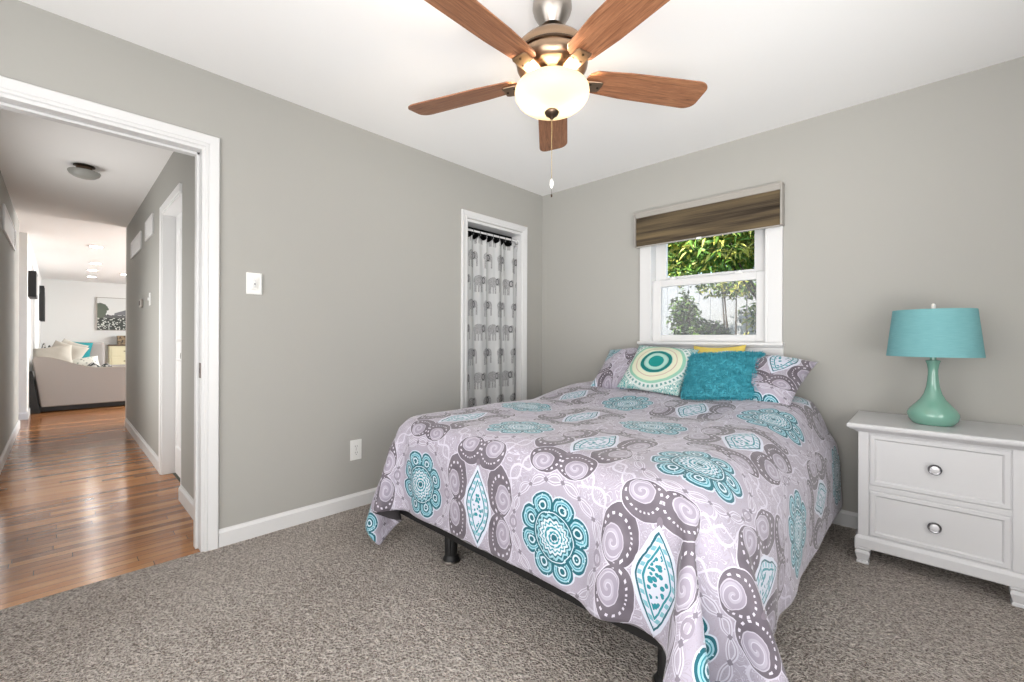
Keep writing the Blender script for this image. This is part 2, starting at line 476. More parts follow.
def tag(o, label, cat, group=None, stuff=False):
    o['label'] = label; o['category'] = cat
    if group: o['group'] = group
    if stuff: o['kind'] = 'stuff'
    return o
def struct(o): o['kind'] = 'structure'; return o
def clone(o, parent=None):
    c = o.copy(); col.objects.link(c); c.parent = parent
    for ch in list(o.children): clone(ch, c)
    return c

H = 2.44
# ------------------------------------------------------------------ room shell
def wallx(name, x0, x1, yr, zr, holes, mat='wall_paint'):
    """wall slab between x0..x1 (thin in x) over yr with rectangular holes (y0,y1,z0,z1)"""
    b = MB(); ys = sorted({yr[0], yr[1], *[h[0] for h in holes], *[h[1] for h in holes]})
    for a, c in zip(ys[:-1], ys[1:]):
        hs = [h for h in holes if h[0] <= a + 1e-6 and h[1] >= c - 1e-6]
        if not hs: b.box(x0, x1, a, c, *zr)
        for h in hs:
            if h[2] > zr[0]: b.box(x0, x1, a, c, zr[0], h[2])
            if h[3] < zr[1]: b.box(x0, x1, a, c, h[3], zr[1])
    return struct(b.build(name, mat))
def wally(name, y0, y1, xr, zr, holes, mat='wall_paint'):
    b = MB(); xs = sorted({xr[0], xr[1], *[h[0] for h in holes], *[h[1] for h in holes]})
    for a, c in zip(xs[:-1], xs[1:]):
        hs = [h for h in holes if h[0] <= a + 1e-6 and h[1] >= c - 1e-6]
        if not hs: b.box(a, c, y0, y1, *zr)
        for h in hs:
            if h[2] > zr[0]: b.box(a, c, y0, y1, zr[0], h[2])
            if h[3] < zr[1]: b.box(a, c, y0, y1, h[3], zr[1])
    return struct(b.build(name, mat))
DY0, DY1, DZ = -3.475, -2.668, 2.045      # bedroom doorway
CY0, CY1, CZ = -.94, -.285, 2.03          # closet opening
wallx('wall_left', -.12, 0, (-4.3, 0), (0, H), [(DY0, DY1, 0, DZ), (CY0, CY1, 0, CZ)])
wally('wall_back', 0, .16, (-.12, 4.0), (0, H), [(1.10, 1.895, 1.065, 1.97)])
wallx('wall_right', 4.0, 4.12, (-4.3, .16), (0, H), [])
wally('wall_front', -4.42, -4.3, (-.12, 4.12), (0, H), [])
b = MB().box(-.004, 4.0, -4.3, 0, -.05, 0).box(-.75, -.12, CY0 - .3, CY1 + .2, -.05, 0).box(-.12, -.004, CY0, CY1, -.05, 0)
struct(b.build('floor', 'carpet'))
struct(MB().box(-.12, 4.12, -4.42, .16, H, H + .1).build('ceiling', 'ceiling_paint'))
# closet interior
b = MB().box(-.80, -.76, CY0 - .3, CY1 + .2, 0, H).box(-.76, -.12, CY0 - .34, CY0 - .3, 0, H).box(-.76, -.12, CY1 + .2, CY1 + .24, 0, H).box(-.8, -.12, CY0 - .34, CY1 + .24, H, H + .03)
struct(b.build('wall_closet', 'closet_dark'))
# hallway and living room
HX = -4.40; HC = 2.425
struct(MB().box(-12.5, -.004, -4.3, -2.55, -.05, -.001).box(-12.5, HX, -2.55, 1.1, -.05, -.001).build('floor_hall', 'oak_floor'))
struct(MB().box(HX, -.12, -3.63, -2.49, HC, H + .1).build('ceiling_hall', 'ceiling_paint'))
struct(MB().box(-12.5, HX, -4.3, 1.2, H, H + .1).build('ceiling_living', 'ceiling_paint'))
wally('wall_hall_right', -2.61, -2.49, (HX, -.12), (0, HC), [(-1.71, -.955, 0, 2.06)])
struct(MB().box(HX - .12, HX, -2.61, 1.2, 0, H).build('wall_living_front', 'wall_paint_light'))
wally('wall_hall_left', -3.63, -3.51, (-5.13, -.12), (0, H), [])
wally('wall_living_left', -3.59, -3.47, (-12.5, -5.85), (0, H), [(-7.6, -6.9, 0, 2.1)], 'wall_paint_light')
struct(MB().box(-8, -5.0, -4.2, -4.1, 0, H).build('wall_side_room', 'wall_paint_light'))
struct(MB().box(-12.42, -12.3, -3.6, 1.2, 0, H).build('wall_living_back', 'wall_paint_light'))
struct(MB().box(-12.5, HX, 1.0, 1.12, 0, H).build('wall_living_right', 'wall_paint_light'))

# base trim: plain board with an eased top
def baseb(name, pts0, pts1, nrm, h=.09, t=.014, z0=0.):
    (x0, y0), (x1, y1) = pts0, pts1; nx_, ny_ = nrm
    prof = [(0, 0), (t, 0), (t, h * .80), (t * .45, h * .93), (t * .35, h), (0, h)]
    vs = [(x + nx_ * p, y + ny_ * p, z0 + q) for (x, y) in (pts0, pts1) for p, q in prof]
    n = len(prof)
    return struct(MB().add(vs, [tuple(range(n)), tuple(range(n, 2 * n))] + [(i, (i + 1) % n, (i + 1) % n + n, i + n) for i in range(n)]).build(name, 'trim_white'))
baseb('baseboard_left', (0, -2.605), (0, -.998), (1, 0))
baseb('baseboard_left_corner', (0, -.228), (0, 0), (1, 0))
baseb('baseboard_back', (.014, 0), (4.0, 0), (0, -1))
baseb('baseboard_hall_right', (-.125, -2.61), (-.955, -2.61), (0, -1), .10)
baseb('baseboard_hall_far', (-1.775, -2.61), (HX, -2.61), (0, -1), .10)
baseb('baseboard_hall_left', (-.13, -3.51), (-5.13, -3.51), (0, 1), .10)
baseb('baseboard_living_left', (-5.85, -3.47), (-6.9, -3.47), (0, 1), .10)
baseb('baseboard_stub', (-5.85, -3.59), (-5.85, -3.455), (1, 0), .10)
baseb('baseboard_living_back', (-12.3, -3.4), (-12.3, 1.0), (1, 0), .10)

# stepped door casing around an opening, lying on plane x = xw (facing +x when s = 1)
def casing(name, y0, y1, ztop, wd, xw=0., s=1, zbot=0.):
    prof = [(0, .009), (.06, .0115), (.22, .012), (.27, .0095), (.33, .012), (.72, .017), (.93, .0185), (1., .012)]
    vs, fs = [], []
    n = len(prof)
    rings = []
    for k, (t, h) in enumerate(prof):
        d = t * wd
        rings.append([(xw + s * h, y0 - d, zbot), (xw + s * h, y0 - d, ztop + d), (xw + s * h, y1 + d, ztop + d), (xw + s * h, y1 + d, zbot)])
    rings = [[(xw, p[1], p[2]) for p in rings[0]]] + rings + [[(xw, p[1], p[2]) for p in rings[-1]]]
    for r_ in rings: vs += r_
    m_ = len(rings)
    for k in range(m_ - 1):
        for j in range(3): fs.append((k * 4 + j, k * 4 + j + 1, (k + 1) * 4 + j + 1, (k + 1) * 4 + j))
    fs.append(tuple(k * 4 for k in range(m_))); fs.append(tuple(k * 4 + 3 for k in range(m_)))
    return struct(MB().add(vs, fs).build(name, 'trim_white'))
casing('trim_1', DY0, DY1, 2.05, .062)
casing('trim_2', CY0, CY1, 2.045, .055)
# doorway jambs with stops
J = .012
b = MB().box(-.13, .004, DY1 - J, DY1 + .004, 0, DZ + .012).box(-.13, .004, DY0 - .004, DY0 + J, 0, DZ + .012).box(-.13, .0035, DY0 - .004, DY1 + .004, DZ - J, DZ + .012)
b.box(-.10, -.055, DY1 - J - .012, DY1 - J, 0, DZ - J).box(-.10, -.055, DY0 + J, DY0 + J + .012, 0, DZ - J).box(-.10, -.055, DY0 + J, DY1 - J, DZ - J - .012, DZ - J)
jamb = struct(b.build('door_1', 'trim_white', bevel=.0015))
sp = MB().box(-.046, -.008, DY1 - J - .0022, DY1 - J, .878, .955).build('strike_plate', 'dark_bronze', jamb, bevel=.001)
MB().box(-.040, -.024, DY1 - J - .0026, DY1 - J - .0018, .903, .927).build('latch_hole', 'slot_dark', sp)
b = MB().box(-.12, .004, CY1 - J, CY1 + .003, 0, CZ + .01).box(-.12, .004, CY0 - .003, CY0 + J, 0, CZ + .01).box(-.12, .0035, CY0 - .003, CY1 + .003, CZ - J, CZ + .01)
struct(b.build('trim_3', 'trim_white', bevel=.0015))

# hall door: opening in the hall's right wall with its jamb and a panelled door set back
b = MB().box(-1.775, -1.71, -2.628, -2.608, 0, 2.06).box(-1.775, -.955, -2.628, -2.608, 2.06, 2.115)
b.box(-1.71, -1.692, -2.62, -2.49, 0, 2.06).box(-.973, -.955, -2.612, -2.49, 0, 2.06).box(-1.71, -.955, -2.62, -2.49, 2.045, 2.06)
hd = struct(b.build('door_2', 'trim_white_matte', bevel=.003))
db = MB().box(-1.69, -.975, -2.535, -2.50, .008, 2.043)
dr = db.build('door_leaf', 'trim_white_matte', hd)
for (x0, x1, z0, z1, arch) in ((-1.60, -1.37, 1.05, 1.92, 1), (-1.29, -1.07, 1.05, 1.92, 1), (-1.60, -1.37, .22, .92, 0), (-1.29, -1.07, .22, .92, 0)):
    q = MB(); f = .022
    xs = [x0 + (x1 - x0) * k / 8 for k in range(9)]
    top = [(xx, z1 - (.07 * abs((xx - (x0 + x1) / 2) / ((x1 - x0) / 2)) ** 2 if arch else 0)) for xx in xs]
    out_ = [(x0, z0), (x1, z0)] + top[::-1]
    cx_, cz_ = (x0 + x1) / 2, (z0 + z1) / 2
    inn = [(cx_ + (px - cx_) * .80, cz_ + (pz - cz_) * .94) for px, pz in out_]
    n = len(out_)
    vs = [(p, -2.536, qz) for p, qz in out_] + [(p, -2.547, qz) for p, qz in [(cx_ + (a - cx_) * .9, cz_ + (c_ - cz_) * .97) for a, c_ in out_]] + [(p, -2.538, qz) for p, qz in inn]
    fs = [(i, (i + 1) % n, (i + 1) % n + n, i + n) for i in range(n)] + [(i + n, (i + 1) % n + n, (i + 1) % n + 2 * n, i + 2 * n) for i in range(n)] + [tuple(range(2 * n, 3 * n))]
    q.add(vs, fs).build('raised_panel', 'trim_white_matte', dr)
MB().lathe([(.028, 0), (.028, -.006), (.012, -.010), (.011, -.035), (.026, -.042), (.029, -.055), (.022, -.066), (.004, -.069)], (-1.045, -2.535, .957), 20, 'y').build('door_knob', 'dark_bronze', dr, smooth=True)

# ------------------------------------------------------------------ window in the back wall
wn = MB()
wn.box(1.013, 1.100, -.020, .0, 1.065, 2.03).box(1.895, 1.985, -.020, .0, 1.065, 2.03).box(1.10, 1.895, -.020, 0, 1.955, 2.03)
wn.box(1.090, 1.106, -.024, .150, 1.065, 1.97).box(1.889, 1.905, -.024, .150, 1.065, 1.97).box(1.10, 1.895, -.01, .15, 1.955, 1.97)
window = struct(wn.build('window_1', 'trim_white', bevel=.002))
MB().box(1.005, 1.995, -.048, .15, 1.045, 1.067).build('window_stool', 'trim_white', window, bevel=.005)
MB().prism([(0, .975), (-.012, .980), (-.014, 1.03), (-.026, 1.037), (-.030, 1.045), (0, 1.045)], 1.008, 1.990, 'x').build('window_apron', 'trim_white', window)
def sash(name, x0, x1, z0, z1, y, st, rb, rt, th=.03):
    f = MB().box(x0, x0 + st, y, y + th, z0, z1).box(x1 - st, x1, y, y + th, z0, z1).box(x0 + st, x1 - st, y, y + th, z0, z0 + rb).box(x0 + st, x1 - st, y, y + th, z1 - rt, z1)
    o = f.build(name, 'trim_white', window, bevel=.003)
    MB().box(x0 + st, x1 - st, y + th * .45, y + th * .55, z0 + rb, z1 - rt).build('pane', 'window_glass', o)
    return o
sash('lower_sash', 1.106, 1.889, 1.067, 1.535, .020, .062, .050, .050)
sash('upper_sash', 1.106, 1.889, 1.500, 1.955, .062, .085, .062, .05)
MB().box(1.106, 1.889, .110, .114, 1.067, 1.53).build('insect_screen', 'insect_screen', window)
MB().box(1.106, 1.118, .105, .118, 1.067, 1.53).box(1.877, 1.889, .105, .118, 1.067, 1.53).box(1.106, 1.889, .105, .118, 1.52, 1.535).build('screen_frame', 'trim_white', window)
for xx in (1.26, 1.72): MB().box(xx - .022, xx + .022, .018, .045, 1.535, 1.545).lathe([(.012, 0), (.012, .010)], (xx, .03, 1.545), 12).build('sash_lock', 'plastic_white', window, bevel=.001)

# roller shade in its frame above the window
sh = thing('window_shade', 'brown woven shade in a pale frame pulled down over the window top', 'window shade', (1.488, -.03, 1.80))
MB().box(.985, 1.993, -.066, 0, 2.052, 2.070).box(.985, .997, -.066, 0, 1.803, 2.052).box(1.981, 1.993, -.066, 0, 1.803, 2.052).prism([(-.066, 2.052), (-.060, 2.026), (-.046, 2.026), (-.046, 2.052)], .997, 1.981, 'x').build('frame', 'shade_trim', sh, bevel=.002)
nseg = 24
pr = [(-.050 - .006 * math.sin(math.pi * k / nseg), 1.803 + .24 * k / nseg) for k in range(nseg + 1)]
fb = MB().prism(pr + [(p + .006, q) for p, q in pr[::-1]], .999, 1.979, 'x').build('woven_panel', 'woven_shade', sh)
MB().box(.997, 1.981, -.060, -.044, 1.796, 1.805).build('hem_bar', 'shade_trim', sh, bevel=.002)
MB().box(1.465, 1.500, -.066, -.058, 1.790, 1.806).build('pull_tab', 'plastic_white', sh, bevel=.003)

# ------------------------------------------------------------------ wall plates
def plate(name, label, cat, y0, y1, z0, z1, kind):
    cy_, cz_ = (y0 + y1) / 2, (z0 + z1) / 2
    t = thing(name, label, cat, (0, cy_, z0))
    MB().box(0, .006, y0, y1, z0, z1).build('cover_plate', 'plastic_white', t, bevel=.003)
    if kind == 'outlet':
        for s in (-1, 1):
            r_ = MB().lathe([(.0165, 0), (.0165, .0022)], (.006, cy_, cz_ + s * .020), 24, 'x').build('socket', 'plastic_white', t)
            MB().box(.0078, .0085, cy_ - .0075, cy_ - .0052, cz_ + s * .020 - .001, cz_ + s * .020 + .009).box(.0078, .0085, cy_ + .0052, cy_ + .0075, cz_ + s * .020 - .001, cz_ + s * .020 + .009).lathe([(.0026, .0), (.0026, .0008)], (.0078, cy_, cz_ + s * .020 - .008), 12, 'x').build('slots', 'slot_dark', r_)
        MB().lathe([(.003, 0), (.003, .0015)], (.006, cy_, cz_), 12, 'x').build('screw', 'nickel', t)
    else:
        MB().box(.004, .012, cy_ - .017, cy_ + .017, cz_ - .034, cz_ + .034).build('rocker', 'plastic_white', t, bevel=.003)
        MB().box(.010, .022, cy_ - .009, cy_ + .004, cz_ - .02, cz_ + .02).build('slider', 'clear_plastic', t, bevel=.003)
        MB().lathe([(.004, 0), (.004, .006)], (.018, cy_ - .002, cz_ - .004), 10, 'x').build('indicator', 'slot_dark', t)
        MB().box(.006, .016, y1 - .014, y1 - .006, z0 + .006, z1 - .004).build('side_rib', 'plastic_white', t, bevel=.002)
plate('dimmer_switch', 'white dimmer switch on the grey wall right of the hallway doorway', 'light switch', -2.483, -2.405, 1.319, 1.437, 'dim')
plate('wall_outlet', 'white double outlet low on the grey wall left of the bed', 'outlet', -1.897, -1.820, .303, .432, 'outlet')

# ------------------------------------------------------------------ closet curtain
cur = thing('closet_curtain', 'pale curtain printed with rows of grey elephants hanging in the closet opening', 'curtain', (-.06, -.61, .03))
nu, nv = 150, 50
vs, uvs = [], []
ys0, ys1 = CY0 + .018, CY1 - .018
NR = 9
for j in range(nv + 1):
    for i in range(nu + 1):
        t = i / nu; s = j / nv
        z_ = .03 + s * 1.905
        swag = abs(math.sin(math.pi * t * (NR - 1))) * .030 * max(0, (s - .96) / .04)
        y_ = ys0 + (ys1 - ys0) * t + .006 * math.sin(t * 37 + s * 2)
        x_ = -.046 + .016 * math.sin(t * 2 * math.pi * 3.6 + .6 * math.sin(s * 2.2)) + .008 * math.sin(t * 2 * math.pi * 8 + s * 2) * (.3 + .7 * s * s) + .003 * math.sin(t * 40 + s * 5)
        vs.append((x_, y_, z_ - swag)); uvs.append((t * 1.02, s * 1.885))
fs = [(j * (nu + 1) + i, j * (nu + 1) + i + 1, (j + 1) * (nu + 1) + i + 1, (j + 1) * (nu + 1) + i) for j in range(nv) for i in range(nu)]
cp = MB().add(vs, fs, uvs).build('curtain_panel', 'elephant_curtain', cur, smooth='all')
cp.modifiers.new('th', 'SOLIDIFY').thickness = .0015
for k in range(NR):
    y_ = ys0 + .012 + (ys1 - ys0 - .024) * k / (NR - 1)
    pts = [(-.046 + .014 * math.cos(a), y_, 1.957 + .022 * math.sin(a)) for a in [2 * math.pi * q / 16 for q in range(16)]]
    MB().tube(pts + [pts[0]], .0022, 6).lathe([(.0045, -.0045), (.0045, .0045)], (-.034, y_, 1.937), 8).build('curtain_ring', 'chrome', cur, smooth=True)
rod = tag(MB().lathe([(.0085, CY0 + J), (.0085, CY1 - J)], (-.046, 0, 1.968), 16, 'y').build('curtain_rod', 'trim_white', smooth=True),
          'slim white tension rod across the top of the closet opening', 'curtain rod')
MB().lathe([(.014, CY0 + J), (.014, CY0 + J + .02)], (-.046, 0, 1.968), 16, 'y').build('end_cap', 'plastic_white', rod)
MB().lathe([(.014, CY1 - J - .02), (.014, CY1 - J)], (-.046, 0, 1.968), 16, 'y').build('end_cap', 'plastic_white', rod)

# ------------------------------------------------------------------ ceiling fan
FX, FY, FZ = 1.607, -1.874, 2.085
fan = thing('ceiling_fan', 'bronze five-blade ceiling fan with brown blades and lit glass bowl', 'ceiling fan', (FX, FY, H))
MB().lathe([(.062, H), (.066, H - .02), (.073, H - .07), (.075, H - .095), (.070, H - .112), (.052, H - .145), (.040, H - .162), (.025, H - .166)], (FX, FY, 0), 48).build('canopy', 'nickel', fan, smooth=True)
MB().lathe([(.013, H - .16), (.013, H - .225)], (FX, FY, 0), 20).lathe([(.022, H - .195), (.025, H - .20), (.025, H - .214), (.02, H - .222)], (FX, FY, 0), 24).build('downrod', 'dark_bronze', fan, smooth=True)
hs = MB().lathe([(.03, 2.222), (.080, 2.219), (.118, 2.207), (.136, 2.188), (.140, 2.168), (.136, 2.158), (.134, 2.150), (.138, 2.142), (.134, 2.120), (.120, 2.100), (.095, 2.092), (.06, 2.090)], (FX, FY, 0), 64).build('motor_housing', 'brushed_bronze', fan, smooth=True)
MB().lathe([(.1365, 2.162), (.1410, 2.158), (.1410, 2.152), (.1355, 2.148)], (FX, FY, 0), 64).build('trim_ring', 'dark_bronze', hs, smooth=True)
MB().lathe([(.050, 2.091), (.056, 2.084), (.052, 2.064), (.044, 2.056), (.036, 2.046), (.026, 2.020)], (FX, FY, 0), 40).build('switch_housing', 'brushed_bronze', fan, smooth=True)
away = math.atan2(.722, -.692) - R(6)
for k in range(5):
    a = away + k * 2 * math.pi / 5
    rot = Matrix.Translation((FX, FY, FZ)) @ Matrix.Rotation(a, 4, 'Z')
    # iron: arm from under the motor out to a plate screwed under the blade
    b = MB()
    sec = [(.055, .020, -.004), (.080, .022, -.016), (.105, .026, -.016), (.125, .030, -.013), (.150, .033, -.012), (.190, .032, -.010), (.200, .026, -.010)]
    vs = []
    for x_, hw, z_ in sec: vs += [(x_, -hw, z_), (x_, hw, z_), (x_, hw, z_ - .006), (x_, -hw, z_ - .006)]
    fs = [(0, 1, 2, 3), tuple(range(len(vs) - 4, len(vs)))[::-1]]
    for q in range(len(sec) - 1):
        for j in range(4): fs.append((q * 4 + j, q * 4 + (j + 1) % 4, q * 4 + 4 + (j + 1) % 4, q * 4 + 4 + j))
    b.add(vs, fs)
    iron = b.build('blade_iron', 'brushed_bronze', fan, bevel=.002, xf=rot)
    for (sx_, sy_) in ((.150, -.017), (.150, .017), (.185, 0)): MB().lathe([(.0045, -.0195), (.0045, -.0165)], (sx_, sy_, 0), 10).build('screw', 'dark_bronze', iron, xf=rot)
    # blade: rounded, slightly wider at the tip, pitched
    N_ = 10; outl = []
    r0, r1, w0, w1, cr_ = .138, .632, .048, .073, .04
    for (cx_, cy_, a0, rr) in ((r1 - cr_, w1 - cr_, 90, cr_), (r1 - cr_, -w1 + cr_, 0, cr_)):
        for q in range(N_ + 1):
            t = R(a0 - 90 * q / N_); outl.append((cx_ + rr * math.cos(t) + .010 * math.cos(t), cy_ + rr * math.sin(t)))
    outl += [(.30, -.066), (r0 + .03, -w0 - .006), (r0 + .008, -w0 + .01), (r0, -w0 + .028), (r0, w0 - .028), (r0 + .008, w0 - .01), (r0 + .03, w0 + .006), (.30, .066)]
    n = len(outl)
    b = MB().add([(p, q, z_) for z_ in (-.003, .003) for p, q in outl], [tuple(range(n)), tuple(range(n, 2 * n))[::-1]] + [(i, (i + 1) % n, (i + 1) % n + n, i + n) for i in range(n)])
    bl = b.build('blade', 'blade_wood', fan, bevel=.0015)
    bl.data.transform(Matrix.Translation(bl.parent.location))          # back to local blade frame
    bl.location = Vector((FX, FY, FZ + .004)) - fan.location
    bl.rotation_euler = (Matrix.Rotation(a, 3, 'Z') @ Matrix.Rotation(R(-11), 3, 'X')).to_euler()
BR = .140
prof = [(.126, 2.052), (.134, 2.046), (.140, 2.036), (.142, 2.024), (.138, 2.006), (.126, 1.988), (.106, 1.973), (.080, 1.963), (.045, 1.957), (.012, 1.956)]
bowl = MB().lathe(prof, (FX, FY, 0), 64, cap=False).build('glass_bowl', 'opal_glass', fan, smooth='all')
MB().lathe([(.004, 2.03), (.004, 1.959), (.024, 1.957), (.028, 1.950), (.024, 1.941), (.012, 1.934), (.007, 1.928), (.003, 1.922)], (FX, FY, 0), 24).build('finial', 'dark_bronze', fan, smooth=True)
for k in range(2):
    a = R(44) + (math.pi * k)
    MB().lathe([(.014, 2.056), (.017, 2.046), (.016, 2.030)], (FX + .06 * math.cos(a), FY + .06 * math.sin(a), 0), 16).build('lamp_socket', 'dark_bronze', fan)
for k in range(2):
    a = R(44) + math.pi * k
    light('fan_bulb', 'POINT', (FX + .066 * math.cos(a), FY + .066 * math.sin(a), 2.008), 8.5, (1, .82, .62), size=.022)
ch = MB()
zc = 1.93
while zc > 1.690: ch.lathe([(.0009, -.0018), (.0017, 0), (.0009, .0018)], (FX + .002, FY - .002, zc), 6); zc -= .0042
ch.build('pull_chain', 'brass', fan, smooth='all')
MB().lathe([(.002, .024), (.0075, .014), (.0085, .004), (.006, -.006), (.002, -.012)], (FX + .002, FY - .002, 1.672), 16).build('chain_pull', 'plastic_white', fan, smooth=True)
MB().lathe([(.0008, .0), (.0008, -.022), (.003, -.024), (.003, -.032), (.001, -.034)], (FX + .002, FY - .002, 1.660), 10).build('chain_tip', 'dark_bronze', fan, smooth=True)
